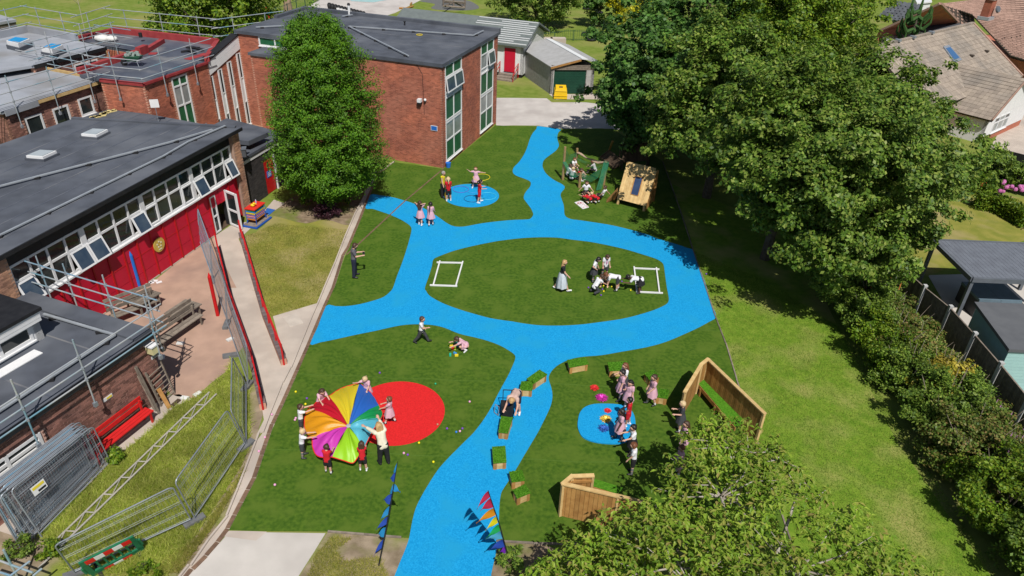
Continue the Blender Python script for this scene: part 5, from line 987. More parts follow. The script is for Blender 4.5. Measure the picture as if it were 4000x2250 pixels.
for s in (t0-.35, t0+1.35):
    a_, b_ = v3(Hc+V_*s-U_*.15, 1.3), v3(Hc+V_*s-U_*1.5, .95)
    for h in (0, .4): MB().tube(a_-[0, 0, h], b_-[0, 0, h], .03).build('handrail', REDM, ST)
    for p in (a_, b_): MB().tube(p*[1, 1, 0], p, .03).build('handrail_post', REDM, ST)
g0, g1 = G(*Z(0, 2, 382, 948))[:2], G(*Z(0, 2, 760, 948))[:2]; gd = (g1-g0)/np.linalg.norm(g1-g0); gU = np.array([-gd[1], gd[0]]); gU = gU*.9+np.array([-.25, 0]); gU /= np.linalg.norm(gU)
GA = thing('garage', 'grey concrete garage with dark green roller door and pale sloping roof', 'garage', v3(g0, 0)); gl = 3.6
PEB = mat('pebble_dash', (.42, .41, .39), (.34, .33, .32), 5, .95, .5, 40)
gb_ = G(*Z(0, 2, 283, 470), 2.2)[:2]; gde = np.linalg.norm(gb_-g0)
wall(GA, g0, gU, -gd, gde, 0, 2.15, PEB); wall(GA, g0+gd*gl+gU*gde, -gU, gd, gde, 0, 2.4, PEB); wall(GA, g0+gU*gde, gd, gU, gl, 0, 2.3, PEB)
for p in (.0, 2.95): MB().obox(v3(g0+gd*p, 0), a3(gd)*(.18 if p == 0 else .65), a3(gU)*.2, [0, 0, 2.05]).build('door_post', PEB, GA)
for i in range(15): MB().obox(v3(g0+gd*.18+gU*.12, .02+.13*i), a3(gd)*2.77, a3(gU)*.04, [0, 0, .118]).build('door_slat', mat('roller_green', (.008, .05, .03), (.01, .06, .036), 3, .5), GA)
for i in range(3): MB().obox(v3(g0+gd*.02-gU*.01, 2.0+.13*i), a3(gd)*(gl-.05), a3(gU)*.1, [0, 0, .12]).build('timber_board', WOODW, GA)
gr = [v3(g0-gd*.12-gU*.15, 2.2), v3(g0-gd*.12+gU*(gde+.1), 2.2), v3(g0+gd*2.35+gU*(gde+.1), 2.85), v3(g0+gd*2.35-gU*.15, 2.85)]
MB().add(gr+[q+[0, 0, .08] for q in gr], [(0, 1, 2, 3), (7, 6, 5, 4), (0, 4, 5, 1), (1, 5, 6, 2), (2, 6, 7, 3), (3, 7, 4, 0)][::1]).build('roof', mat('fibre_cement', (.40, .40, .40), (.35, .35, .345), 2, .9), GA)
g2_ = [v3(g0+gd*2.36-gU*.15, 2.9), v3(g0+gd*2.36+gU*(gde+.1), 2.9), v3(g0+gd*2.9+gU*(gde+.1), 2.84), v3(g0+gd*2.9-gU*.15, 2.84)]
MB().add(g2_+[q+[0, 0, .08] for q in g2_], [(0, 1, 2, 3), (7, 6, 5, 4), (0, 4, 5, 1), (1, 5, 6, 2), (2, 6, 7, 3), (3, 7, 4, 0)]).build('ridge_cap', HB, GA)
g2_ = [v3(g0+gd*2.9-gU*.15, 2.8), v3(g0+gd*2.9+gU*(gde+.1), 2.8), v3(g0+gd*(gl+.9)+gU*(gde+.1), 2.35), v3(g0+gd*(gl+.9)-gU*.15, 2.35)]
MB().add(g2_+[q+[0, 0, .08] for q in g2_], [(0, 1, 2, 3), (7, 6, 5, 4), (0, 4, 5, 1), (1, 5, 6, 2), (2, 6, 7, 3), (3, 7, 4, 0)]).build('roof', MATS['fibre_cement'], GA)
MB().bar(gr[0]+[0, 0, -.02], gr[3]+[0, 0, -.02], .05, .16).build('bargeboard', WOODO, GA)
ground('garage_apron', [g0-gd*.1-gU*1.5, g0+gd*5-gU*1.5, g0+gd*5, g0-gd*.1], .012, CONC)
q = G(*Z(0, 2, 485, 985)); YB = thing('grit_bin', 'bright yellow grit bin in front of the green garage door', 'bin', q); YM = mat('bin_yellow', (.78, .5, .01), (.7, .44, .01), 3, .5)
b = MB(); P0 = [(-.55, -.42, .04), (.55, -.42, .04), (.55, .42, .04), (-.55, .42, .04)]; P1 = [(-.5, -.36, .62), (.5, -.36, .62), (.5, .4, .75), (-.5, .4, .75)]
b.add([q+np.array(p) for p in P0+P1], BOXF).build('body', YM, YB); P2_ = [(-.47, -.4, .64), (.47, -.4, .64), (.47, .42, .78), (-.47, .42, .78)]; MB().add([q+np.array(p) for p in P2_]+[q+np.array(p)*[.9, .85, 1]+[0, 0, .2] for p in P2_], BOXF).build('lid', YM, YB); MB().box(q+[0, 0, .28], (1.12, .88, .05)).build('rib', YM, YB); MB().box(q+[0, -.14, .93], (.3, .02, .12)).build('dark_print', WOODD, YB)
def tyre(c, label, group, R=.42, tilt=0, n=None, wd=.22):
    c = np.array(c, float); v = []; A_, B_ = 14, 8; ax = np.array([math.sin(tilt), 0, math.cos(tilt)]); e = np.array([0, 1., 0]); f_ = np.cross(e, ax)
    for i in range(A_):
        t = 2*math.pi*i/A_; r_ = f_*math.cos(t)+e*math.sin(t)
        for j in range(B_): p = 2*math.pi*j/B_; v.append(c+r_*(R-.13+.13*math.cos(p))+ax*(wd/2*math.sin(p)))
    o = MB().add(v, [(i*B_+j, ((i+1) % A_)*B_+j, ((i+1) % A_)*B_+(j+1) % B_, i*B_+(j+1) % B_) for i in range(A_) for j in range(B_)]).build('tyre', DARK, None, True); return tag(o, label, 'tyre', group)
for i, (x, y, l) in enumerate(((748, 82, 'dark tyre on the far grass, left of the pair'), (832, 92, 'largest dark tyre lying on the far grass'), (880, 127, 'dark tyre lying nearest on the far grass by the shade'), (780, 2, 'dark tyre at the very top edge of the far grass'))): tyre(GZ(0, 2, x, y, .14), l, 'tyres lying on the far grass', .62 if i == 1 else .5, 0, wd=.3)
for x, y, l in ((752, 345, 'tyre planter with reddish plant behind the garage'), (795, 392, 'tyre planter nearest the garage roof ridge')):
    q = GZ(0, 2, x, y, .15); T = tyre(q, l, 'tyre planters behind the garage', .62, 0, wd=.35)
for i in range(12):
    t = i/11; q = GZ(0, 1, 742+(1085-742)*t, 62+(150-62)*t, .36); T = tyre(q, ('black tyre at the far left end of the row on the playground' if i == 0 else 'black tyre at the right hand end of the row on the playground' if i == 11 else ['second', 'third', 'fourth', 'fifth', 'sixth', 'seventh', 'eighth', 'ninth', 'tenth', 'eleventh'][i-1]+' black tyre from the left in the row across the playground'), 'row of tyres across the playground', .42, rad(78), wd=.42)
    if 2 < i < 9: a_ = MB().box(q+[-.02, -.45, -.03], (.34, .03, .4), .25).build('white_plate', WHITE, T)
TF = thing('climbing_frame', 'low timber climbing frame on the dark surface at the top edge', 'play frame', GZ(0, 1, 2000, 70))
for (x0, y0), (x1, y1), z in (((1880, 60), (2105, 78), .25), ((1885, 20), (2110, 40), .25), ((1880, 60), (2105, 78), .7), ((1900, 10), (2100, 25), 1.0)): MB().tube(GZ(0, 1, x0, y0, z), GZ(0, 1, x1, y1, z), .1).build('log', WOODW, TF)
for x, y in ((1885, 60), (1990, 69), (2100, 78), (1890, 20), (2105, 40)): p = GZ(0, 1, x, y); MB().tube(p, p+[0, 0, 1.0], .1).build('post', WOODW, TF)
for (a_, b_) in (((1890, 60), (2000, 25)), ((2000, 25), (2100, 75))): MB().tube(GZ(0, 1, *a_, .9), GZ(0, 1, *b_, .3), .09).build('log', WOODW, TF)
ws = thing('log_edging', 'curved low log edging on the grass by the playground', 'edging', GZ(0, 1, 1510, 75))
for p, q in (((1440, 82), (1510, 85)), ((1510, 85), (1580, 62)), ((1555, 45), (1565, 30))): MB().tube(GZ(0, 1, *p, .12), GZ(0, 1, *q, .12), .12).build('log', WOODO, ws)
def rails(name, label, pts, m, h=1.1, step=.24, group=None):
    P = [np.array(G(*q)[:2]) for q in pts]; t = thing(name, label, 'fence', v3(P[0], 0), group)
    for p, q in zip(P[:-1], P[1:]):
        for z in (.15, h-.1): MB().bar(v3(p, z), v3(q, z), .03, .04).build('rail', m, t)
    fr = [(v3(c, .05), np.array([.022, 0, 0]), np.array([0, .022, 0]), np.array([0, 0, h])) for c, d in along(P, step)]; pieces('picket', BOXV, BOXF, fr, m, t)
    for c, d in along(P, 2.4): MB().box(v3(c, h/2), (.06, .06, h)).build('post', m, t)
IRON = mat('green_iron', (.012, .06, .045), None, 4, .5)
rails('iron_fence', 'dark green railings behind the garage and hut', [Z(0, 2, 150, 462), Z(0, 2, 540, 408), Z(0, 2, 840, 412)], IRON); rails('iron_fence', 'dark green railings between the far field and the playground', [Z(0, 1, 20, 245), Z(0, 1, 290, 160), Z(0, 1, 640, 8)], IRON, 1.2, .3)
for i, x in enumerate((330, 460)): q = GZ(0, 2, x, 440); tag(MB().box(q+[0, 0, .3], (1.6, .8, .6), .1).build('planter', CONC), ('grey planter box in the shade, nearer the white hut', 'grey planter box in the shade, nearer the tyres')[i], 'planter', 'grey planters behind the garage')
pk = thing('picket_fence', 'yellow timber picket fence behind the stair wing', 'fence', GZ(0, 0, 2480, 290))
for i in range(14): p = GZ(0, 0, 2420+11*i, 275-3*i, .0); MB().box(p+[0, 0, .55], (.16, .04, 1.1)).build('picket', WOODG, pk)
q = GZ(0, 0, 2330, 330); tag(MB().box(q+[0, 0, .6], (1.2, .8, 1.2), .2).build('wheeled_bin', mat('bin_navy', (.015, .025, .09), None, 3, .5)), 'navy wheeled bin in the shade behind the red edged roof', 'bin'); q = GZ(0, 1, 15, 225); tag(MB().box(q+[0, 0, .5], (1.4, .8, 1.0), .2).build('storage_box', GRN), 'dark green storage box by the railings behind the brick building', 'storage box')
q = GZ(0, 1, 125, 180); tag(MB().tube(q, q+[0, 0, .9], .22).sphere(q+[0, 0, 1.0], (.25, .25, .2)).build('red_litter_bin', REDM), 'small red bin by the railings near the playground', 'bin'); q = GZ(0, 1, 325, 105); tag(MB().tube(q, q+[0, 0, 1.3], .55, .4, 9).build('tree_stump', mat('stump', (.36, .25, .18), (.28, .19, .13), 4, .95)), 'pale carved tree stump by the railings', 'stump')
# ================================================================== trees, shrubs, grasses
BARK = mat('bark', (.14, .11, .085), (.08, .065, .05), 6, .95, .5, 25)
BARKP = mat('pale_bark', (.42, .38, .33), (.26, .22, .18), 5, .9, .4, 25)
L_SYC = leafmat('sycamore_leaf', [(0.027, 0.078, 0.0144), (0.0525, 0.13, 0.0192), (0.0825, 0.182, 0.03), (0.135, 0.221, 0.048)])
L_MIX = leafmat('mixed_leaf', [(0.0375, 0.0878, 0.0117), (0.0825, 0.1553, 0.0156), (0.135, 0.216, 0.026), (0.24, 0.2903, 0.0585)])
L_YEL = leafmat('yellowish_leaf', [(0.036, 0.09, 0.0072), (0.09, 0.168, 0.0096), (0.144, 0.228, 0.0144), (0.216, 0.264, 0.024)])
L_HORN = leafmat('hornbeam_leaf', [(0.042, 0.122, 0.0072), (0.072, 0.1769, 0.0096), (0.102, 0.2257, 0.012), (0.138, 0.2623, 0.0168)], .55, .4)
L_CHER = leafmat('cherry_leaf', [(0.0935, 0.1782, 0.0154), (0.154, 0.2587, 0.0198), (0.209, 0.3162, 0.0275), (0.264, 0.345, 0.044), (0.275, 0.23, 0.066)], .5, .4)
L_SHR = leafmat('shrub_leaf', [(0.0562, 0.108, 0.0168), (0.1, 0.174, 0.0216), (0.1562, 0.24, 0.03), (0.225, 0.294, 0.048)])
L_RUS = leafmat('rusty_leaf', [(0.06, 0.1187, 0.018), (0.114, 0.175, 0.0264), (0.18, 0.2063, 0.042), (0.264, 0.175, 0.066)])
L_GOLD = leafmat('golden_leaf', [(.2, .19, .02), (.32, .27, .03), (.42, .34, .05)])
L_LIME = leafmat('lime_leaf', [(.3, .3, .005), (.42, .4, .01), (.5, .46, .02)])
L_PURP = leafmat('purple_leaf', [(.03, .012, .02), (.055, .02, .03), (.08, .03, .04)])
def rnd_dir(n): v = rng.normal(size=(n, 3)); return v/np.linalg.norm(v, axis=1)[:, None]
def leaves(name, C, N, size, m, parent, asp=.55, droop=0.):
    """one mesh of folded four-cornered leaves: C centres, N facing"""
    n = len(C); t = rnd_dir(n); t -= N*(t*N).sum(1)[:, None]; t /= np.linalg.norm(t, axis=1)[:, None]+1e-9
    t[:, 2] -= droop; t /= np.linalg.norm(t, axis=1)[:, None]; b = np.cross(N, t); b /= np.linalg.norm(b, axis=1)[:, None]+1e-9
    s = size*rng.uniform(.65, 1.25, n)[:, None]
    V = np.stack([C-t*s*.5, C-b*s*asp*.5-N*s*.08, C+t*s*.5, C+b*s*asp*.5-N*s*.08], 1).reshape(-1, 3)-base_of(parent)
    me = bpy.data.meshes.new(name); me.vertices.add(4*n); me.vertices.foreach_set('co', V.ravel()); me.loops.add(4*n); me.loops.foreach_set('vertex_index', np.arange(4*n, dtype=np.int32))
    me.polygons.add(n); me.polygons.foreach_set('loop_start', np.arange(0, 4*n, 4, dtype=np.int32)); me.update(calc_edges=True); me.materials.append(m)
    return link(bpy.data.objects.new(name, me), parent)
def crown_pts(blobs, nclump, per, rc, shell=(.62, 1.04), flat=.7, lowcut=-.75):
    """boughs on the shell of each blob, clumps round the boughs, leaves in the clumps: gaps stay between boughs"""
    w = np.array([(b[3]*b[4]+b[3]*b[5]+b[4]*b[5]) for b in blobs], float); nb = max(6, nclump//9); idx = rng.choice(len(blobs), nb, p=w/w.sum()); B = np.array(blobs, float)[idx]
    d = rnd_dir(nb*3); d = d[d[:, 2] > lowcut][:nb]; k = rng.uniform(shell[0]**2, shell[1]**2, nb)**.5
    bough = B[:, :3]+d*B[:, 3:6]*k[:, None]; j = rng.integers(0, nb, nclump); sc = np.minimum(B[j, 3:6].min(1)*.2, .95)
    cc_ = bough[j]+rng.normal(size=(nclump, 3))*sc[:, None]*np.array([1, 1, .55]); dj = d[j]
    fill = rng.uniform(0, 1, nclump) < .25; dd = rnd_dir(nclump); cc_[fill] = (B[j, :3]+dd*B[j, 3:6]*.72)[fill]
    r = rng.uniform(.55, 1.3, nclump)*rc
    off = rnd_dir(nclump*per).reshape(nclump, per, 3)*(rng.uniform(0, 1, (nclump, per, 1))**.5)*r[:, None, None]; off[..., 2] *= flat
    C = (cc_[:, None]+off).reshape(-1, 3); N = off/(np.linalg.norm(off, axis=2)[..., None]+1e-9)*.7+dj[:, None]*.6+np.array([0, 0, .75])+rng.normal(size=off.shape)*.55
    N = N.reshape(-1, 3); N /= np.linalg.norm(N, axis=1)[:, None]; return C, N, cc_
def tree(name, label, base, blobs, m, leaf=.2, nclump=600, per=60, rc=.6, trunk=.22, group=None, cat='tree', bark=None, limbs=14, asp=.6, trunks=1, flat=.7, lowcut=-.75, shell=(.62, 1.04)):
    base = np.array([base[0], base[1], 0.]); t = thing(name, label, cat, base, group)
    C, N, cc_ = crown_pts(blobs, nclump, per, rc, shell, flat, lowcut); C = C[C[:, 2] > .1]; N = N[:len(C)]; leaves('crown', C, N, leaf, m, t, asp)
    top = np.array(blobs)[:, :3].mean(0); b = MB(); mid = base*.55+top*.45; mid[2] = top[2]*.55
    b.tube(base, mid, trunk, trunk*.7, 9).tube(mid, top+[0, 0, blobs[0][5]*.4], trunk*.7, trunk*.2, 8)
    for q in cc_[rng.choice(len(cc_), min(limbs, len(cc_)), replace=False)]:
        s = base+(top-base)*random.uniform(.25, .9); k = (s+q)/2+[0, 0, .25]; b.tube(s, k, trunk*.32, trunk*.2, 6).tube(k, q, trunk*.2, trunk*.05, 5)
    b.build('trunk', bark or BARK, t); return t
gT = 'tall trees along the turf'
tree('broadleaf_tree', 'dark green sycamore at the left end of the tall trees, over the play den', (9.6, 47.2), [(8.3, 46, 5.2, 3.8, 4, 4.6), (8.9, 44.4, 3.5, 2.6, 2.4, 2.4)], L_SYC, .24, 760, 85, .5, .3, asp=.8)
tree('broadleaf_tree', 'green tree overhanging the wooden play house', (11.4, 39.4), [(10.9, 38.5, 6.1, 3.4, 4, 4.1), (10.8, 36.6, 4.9, 2.3, 2.3, 2.3)], L_MIX, .21, 720, 85, .5, .28, gT)
tree('broadleaf_tree', 'green tree hanging low over the lawn edge, behind the right goal', (12.8, 32), [(12.3, 31.2, 6.4, 3.5, 3.9, 3.6), (12.3, 29.6, 5.3, 2.4, 2.4, 2.1)], L_MIX, .2, 760, 90, .48, .26, gT)
tree('broadleaf_tree', 'dense green tree nearest the pergola with the lowest branches', (15.6, 28.6), [(14.2, 28.4, 5.9, 3.5, 3.7, 3.6), (14.5, 27.0, 4.4, 2.3, 2.4, 2.4), (12.4, 27.2, 6.1, 2.2, 2.2, 1.7)], L_MIX, .18, 980, 95, .46, .28, gT)
tree('broadleaf_tree', 'broad green tree in front of the tiled bungalow roof', (18.4, 33.6), [(16.9, 33, 5.9, 3.8, 4, 3.8), (18.7, 34.6, 4.9, 2.6, 2.6, 2.5)], L_MIX, .19, 900, 95, .48, .3, gT)
tree('broadleaf_tree', 'tall green tree behind the sycamore, crown cut by the top edge', (13, 53), [(13, 53, 8, 4.8, 5, 6)], L_SYC, .24, 640, 80, .55, .3, gT)
tree('broadleaf_tree', 'yellow green tree in the middle of the tall trees', (16, 46.5), [(16.6, 46.5, 7.6, 4.6, 4.8, 5.2), (14.8, 42.6, 6.8, 3.2, 3.4, 3.6)], L_YEL, .2, 900, 85, .52, .3, gT)
tree('broadleaf_tree', 'yellow green tree beside the spiky conifer at the top edge', (19.5, 55), [(19.6, 54, 7.6, 4.2, 5, 5.6)], L_YEL, .22, 600, 75, .55, .28, gT)
tree('broadleaf_tree', 'loose leafed tree between the tall trees and the conservatory', (21.5, 42), [(19.4, 40, 4.6, 3.0, 3.2, 2.8)], L_MIX, .19, 380, 75, .48, .2, gT)
# monkey puzzle
mp = thing('monkey_puzzle_tree', 'dark spiky conifer with thick curving arms beside the slate roof', 'tree', (31.5, 60.5, 0)); b = MB(); b.tube((31.5, 60.5, 0), (31.5, 60.5, 7.4), .2, .1).build('trunk', BARK, mp); b = MB()
for i in range(34):
    z = 2.2+5.4*random.random(); t = random.random()*6.28; L_ = 1.9*(1-(z-2)/9); p = np.array([31.5, 60.5, z]); d = np.array([math.cos(t), math.sin(t), 0])
    q1 = p+d*L_*.6-[0, 0, .25]; q2 = p+d*L_+[0, 0, .3]; b.tube(p, q1, .13, .15, 6).tube(q1, q2, .15, .1, 6).tube(q2, q2+[0, 0, .55], .1, .04, 6)
for q in (mp.location,): b.tube((31.5, 60.5, 7.2), (31.5, 60.5, 8.5), .16, .05, 6)
b.build('crown', mat('monkey_puzzle', (.025, .075, .015), (.045, .11, .02), 9, .8, .6, 30), mp)
# clipped upright hornbeam by the brick building
hb = np.array([*G(1300, 800)[:2], 0.]); HBt = thing('hornbeam_tree', 'big bright green cone shaped tree in front of the brick building', 'tree', hb)
prof = np.array([[.9, 1.3], [1.6, 2.35], [2.4, 2.9], [3.3, 3.05], [4.4, 2.85], [5.6, 2.75], [6.8, 2.55], [8.0, 2.2], [8.9, 1.75], [9.6, 1.2], [10.3, .5]])
arms, CC, DD = [], [], []
for i in range(540):      # sprays on arms that climb away from the stem; dark hollows stay between them
    z = 1.0+9.0*((i+.5)/540)**1.1; th = i*2.399963+rng.normal()*.12; r_ = np.interp(z, prof[:, 0], prof[:, 1])*(1+.07*math.sin(3*th+1)+.08*math.sin(5*th+z))*rng.uniform(.8, 1.07)
    d = np.array([math.cos(th), math.sin(th), 0]); s = np.array([-d[1], d[0], 0]); root_ = hb+[0, 0, max(.6, z-.9)]; tip = hb+d*r_+[0, 0, z+.1]; arms.append((root_, tip)); wd_ = .34*rng.uniform(.7, 1.2)
    for k in range(8):
        u = 1-.5*(k/7)**1.1; CC.append(root_+(tip-root_)*u+s*rng.normal()*wd_*(.45+.6*(1-u)*2)+np.array([0, 0, rng.normal()*.09-.05*abs(rng.normal())])); DD.append(d)
for px_, py_, zt_ in ((-.62, .1, 10.15), (.05, 0, 10.75), (.6, -.1, 10.2), (.25, .5, 10.0), (-.3, -.5, 9.7)):
    for z in np.linspace(8.3, zt_, 15): CC.append(hb+np.array([px_+rng.normal()*.13*(zt_+.3-z), py_+rng.normal()*.13*(zt_+.3-z), z])); DD.append(np.array([px_, py_, .3])/.7)
cen, od = np.array(CC), np.array(DD); per = 38
off = rng.normal(size=(len(cen), per, 3))*np.array([.15, .15, .10])
C = (cen[:, None]+off).reshape(-1, 3); N = (od[:, None]*.55+np.array([0, 0, .9])+rng.normal(size=off.shape)*.45).reshape(-1, 3); N /= np.linalg.norm(N, axis=1)[:, None]
leaves('crown', C, N, .115, L_HORN, HBt, .55, .3)
b = MB(); b.tube(hb, hb+[0, 0, 9], .22, .06, 10)
for a_, t_ in arms[::3]: b.tube(a_, t_, .035, .01, 4)
b.build('trunk', BARK, HBt)
# background trees and bushes
tree('broadleaf_tree', 'bushy yellow green tree on the far field behind the scaffold', (-29, 68), [(-29, 68, 4.9, 5.6, 5.6, 4.3), (-29, 68, 3, 5.2, 5.2, 3)], L_YEL, .3, 560, 60, .75, .25)
tree('broadleaf_tree', 'round dark green tree behind the white hut', (1.5, 84), [(1.5, 84, 3.9, 4.9, 4.8, 4.3)], L_MIX, .26, 420, 60, .7, .2)
tree('golden_shrub', 'bright lime yellow bush at the top edge beside the tall trees', (12.3, 84), [(12.3, 84, 2.8, 2.6, 2.4, 2.7)], L_LIME, .22, 170, 60, .5, .1, cat='bush')
tree('dark_shrub', 'dark green bush left of the lime yellow bush', (8.9, 87), [(8.9, 87, 2.6, 2.2, 2.2, 2.8)], L_SYC, .24, 130, 60, .5, .1, cat='bush')
q = GZ(0, 0, 860, 330); sap = thing('sapling', 'thin bare staked sapling on the far field', 'sapling', q); b = MB(); b.tube(q, q+[.1, 0, 2.6], .05, .04).tube(q+[.1, 0, 2.6], q+[.1, 0, 6.2], .04, .015)
for i in range(16): z = random.uniform(2.4, 5.8); t = random.random()*6.28; b.tube(q+[.1, 0, z], q+[.1+.7*math.cos(t), .7*math.sin(t), z+.7], .016, .006, 4)
b.build('trunk', mat('sapling_bark', (.4, .38, .25), None), sap); MB().tube(q, q+[0, 0, .06], .6, .45, 10).build('mulch', DARK, sap)
# plants at the foot of the hornbeam
tree('purple_shrub', 'small dark purple leaved shrub at the foot of the big cone tree', G(*Z(1, 1, 730, 735)), [(*G(*Z(1, 1, 730, 735))[:2], .55, .62, .5, .55)], L_PURP, .1, 90, 45, .2, .03, cat='shrub')
tree('green_shrub', 'small light green sapling bush at the foot of the cone tree', G(*Z(1, 1, 540, 660)), [(*G(*Z(1, 1, 530, 650))[:2], .75, .35, .35, .6)], L_YEL, .12, 30, 30, .18, .02, cat='shrub')
tree('green_shrub', 'low leafy stems right of the purple shrub', G(*Z(1, 1, 870, 620)), [(*G(*Z(1, 1, 860, 620))[:2], .5, .7, .3, .35)], L_YEL, .12, 30, 30, .18, .02, cat='shrub')
# shrub border along the garden fence
SP = [((15.0, 27.6, 1.5), (1.3, 1.2, 1.3), 'g', 'dark leafy shrub under the tall trees at the far end of the border'), ((16.0, 27.0, 1.0), (1.0, 1.1, .95), 'g', 'green shrub with orange blooms close to the pergola'),
 ((15.3, 25.6, 1.1), (1.2, 1.2, 1.0), 'g', 'fresh green shrub opposite the first concrete fence post'), ((16.3, 24.9, .85), (1.0, 1.3, .85), 'r', 'reddish green shrub by the fence opposite the shed corner'),
 ((15.2, 23.6, .95), (1.2, 1.2, .95), 'y', 'pale green bramble at the lawn edge opposite the shed roof'), ((16.3, 22.9, .8), (.95, 1.3, .8), 'r', 'rusty brown shrub by the fence beside the turquoise shed'),
 ((15.3, 21.8, .8), (1.1, 1.1, .8), 'g', 'dark low bramble at the lawn edge before the golden bush'), ((16.2, 21.3, 1.0), (.75, .7, .85), 'o', 'golden yellow leaved bush in the middle of the border'),
 ((16.7, 20.4, .8), (.7, 1.2, .8), 'g', 'bright green shrub between the golden bush and fence'), ((15.6, 19.7, 1.0), (1.3, 1.3, 1.0), 'g', 'spreading green shrub nearer than the golden bush at the lawn edge'),
 ((16.5, 18.5, .85), (.85, 1.2, .85), 'r', 'rust tinted shrub with pink flower spikes along the fence'), ((15.5, 17.7, 1.0), (1.2, 1.3, 1.0), 'r', 'reddish bramble with dead stems at the lawn edge'),
 ((16.5, 16.4, .85), (.9, 1.3, .85), 'g', 'green shrub with pink flower spikes nearer the right edge'), ((15.5, 15.5, 1.0), (1.3, 1.3, 1.0), 'y', 'olive shrub full of dry twigs near the bottom right'),
 ((16.5, 14.2, .95), (1.2, 1.3, 1.1), 'r', 'rusty shrub at the right edge near the bottom corner'), ((15.4, 13.2, 1.0), (1.3, 1.3, 1.0), 'g', 'dark green shrub at the lawn edge by the bottom right corner'), ((16.8, 12.0, 1.1), (1.4, 1.4, 1.1), 'g', 'green shrub filling the bottom right corner'), ((15.2, 11.2, .9), (1.2, 1.2, .9), 'g', 'low green shrub cut by the bottom edge')]
lm_ = {'g': L_SHR, 'r': L_RUS, 'y': L_YEL, 'o': L_GOLD}
DEAD = mat('dry_twig', (.34, .28, .22), (.25, .2, .16), 6, .9); BLOOM = mat('pink_bloom', (.5, .25, .42), (.4, .18, .35), 8, .8)
for (c, r_, k, lab) in SP:
    q = tree('border_shrub', lab, c, [(*c, r_[0]*1.12, r_[1]*1.15, r_[2])], lm_[k], .11 if k != 'o' else .14, 300, 66, .27, .05, 'shrubs along the garden fence', 'shrub', BARK, 10, shell=(.5, 1.12))
    b = MB()
    for i in range(9): t = random.random()*6.28; p = np.array([c[0]+r_[0]*.6*math.cos(t), c[1]+r_[1]*.6*math.sin(t), c[2]+r_[2]*.4]); b.tube(p, p+[.35*math.cos(t), .35*math.sin(t), .5+.35*random.random()], .012, .005, 4)
    b.build('dry_stem', DEAD, q)
    if 'pink' in lab or 'orange' in lab:
        b = MB()
        for i in range(10): t = random.random()*6.28; p = np.array([c[0]+r_[0]*.8*math.cos(t), c[1]+r_[1]*.8*math.sin(t), c[2]+r_[2]*(.6+.4*random.random())]); b.tube(p, p+[.03, .02, .15], .022, .008, 6)
        b.build('flower_spike', BLOOM if 'pink' in lab else mat('orange_bloom', (.6, .16, .05), None), q)
for (x, y, r_, z, m_, lab) in ((2250, 330, 1.1, 1.0, L_SHR, 'leafy green shrub beside the black slatted fence'), (2130, 470, 1.1, .5, L_YEL, 'low pale green planting behind the garden hedge'), (2490, 470, 1.0, .8, L_SHR, 'dark shrub with pink flowers at the right edge')):
    q = GZ(1, 3, x, y, 0); tree('garden_shrub', lab, q, [(q[0], q[1], z, r_, r_, z)], m_, .16, 120, 50, .3, .05, cat='shrub')
q = GZ(1, 3, 2480, 440, 1.5); b = MB()
for i in range(14): b.sphere(q+[random.uniform(-.9, .9), random.uniform(-.6, .6), random.uniform(-.3, .2)], .13, 7, 5)
o = b.build('flower_heads', mat('pink_flower', (.55, .18, .4), (.45, .12, .3), 8)); tag(o, 'cluster of pink blooms on the dark shrub at the right edge', 'flowers')
for i, (x, y) in enumerate(((2165, 412), (2197, 412))): tag(MB().sphere(GZ(1, 3, x, y, .6), .17).build('red_bloom', mat('red_flower', (.7, .06, .04), None)), ('round red bloom behind the garden hedge, left of two', 'round red bloom behind the garden hedge, right of two')[i], 'flower', 'red blooms in the garden')
hp = [GZ(1, 3, x, y, .5) for x, y in ((2130, 560), (2300, 590), (2450, 660), (2620, 760))]; HG = thing('clipped_hedge', 'low clipped hedge round the neighbouring lawn', 'hedge', hp[0]*[1, 1, 0]); C = []
for a_, c_ in zip(hp[:-1], hp[1:]): C.append(a_+(c_-a_)*rng.uniform(0, 1, (2600, 1))+rng.uniform(-1, 1, (2600, 3))*[.45, .45, .5])
C = np.concatenate(C); N = rnd_dir(len(C))+[0, 0, .8]; N /= np.linalg.norm(N, axis=1)[:, None]; leaves('foliage', C, N, .16, L_YEL, HG)
# ---- the cherry in the foreground: whorls of long drooping leaves on pale twigs
cb = np.array([6.0, 9.7, 0.]); CH_ = thing('cherry_tree', 'foreground cherry tree with long drooping leaves and pale twigs at the bottom edge', 'tree', cb)
CB = [(6.15, 14.55, 3.55, 1.4, 1.2, 0.8, 0.58), (3.95, 10.75, 3.3499999999999996, 2.4, 1.7, 1.4, 0.94), (4.35, 10.15, 3.3499999999999996, 2.6, 1.9, 1.5, 0.94), (6.85, 10.65, 3.55, 2.6, 2.1, 1.6, 0.94), (2.45, 10.65, 2.65, 1.7, 1.5, 1.1, 0.86), (5.55, 12.85, 3.4499999999999997, 1.8, 1.6, 1.0, 0.94), (6.75, 14.15, 3.3499999999999996, 1.2, 1.3, 0.8, 0.65), (8.65, 10.15, 3.15, 1.6, 1.4, 1.1, 0.43), (3.75, 12.450000000000001, 2.75, 1.2, 1.0, 0.7, 0.72), (5.75, 15.35, 3.05, 0.7, 0.8, 0.5, 0.25), (7.75, 13.35, 3.15, 0.9, 0.8, 0.5, 0.29), (1.55, 11.0, 1.95, 1.2, 1.0, 0.75, 0.72), (8.9, 10.4, 3.1, 1.5, 1.5, 1.1, 0.58)]
tw = []; limb = MB(); fork = cb+[0, .6, 2.0]; limb.tube(cb, fork, .16, .12, 9)
cl_ = []
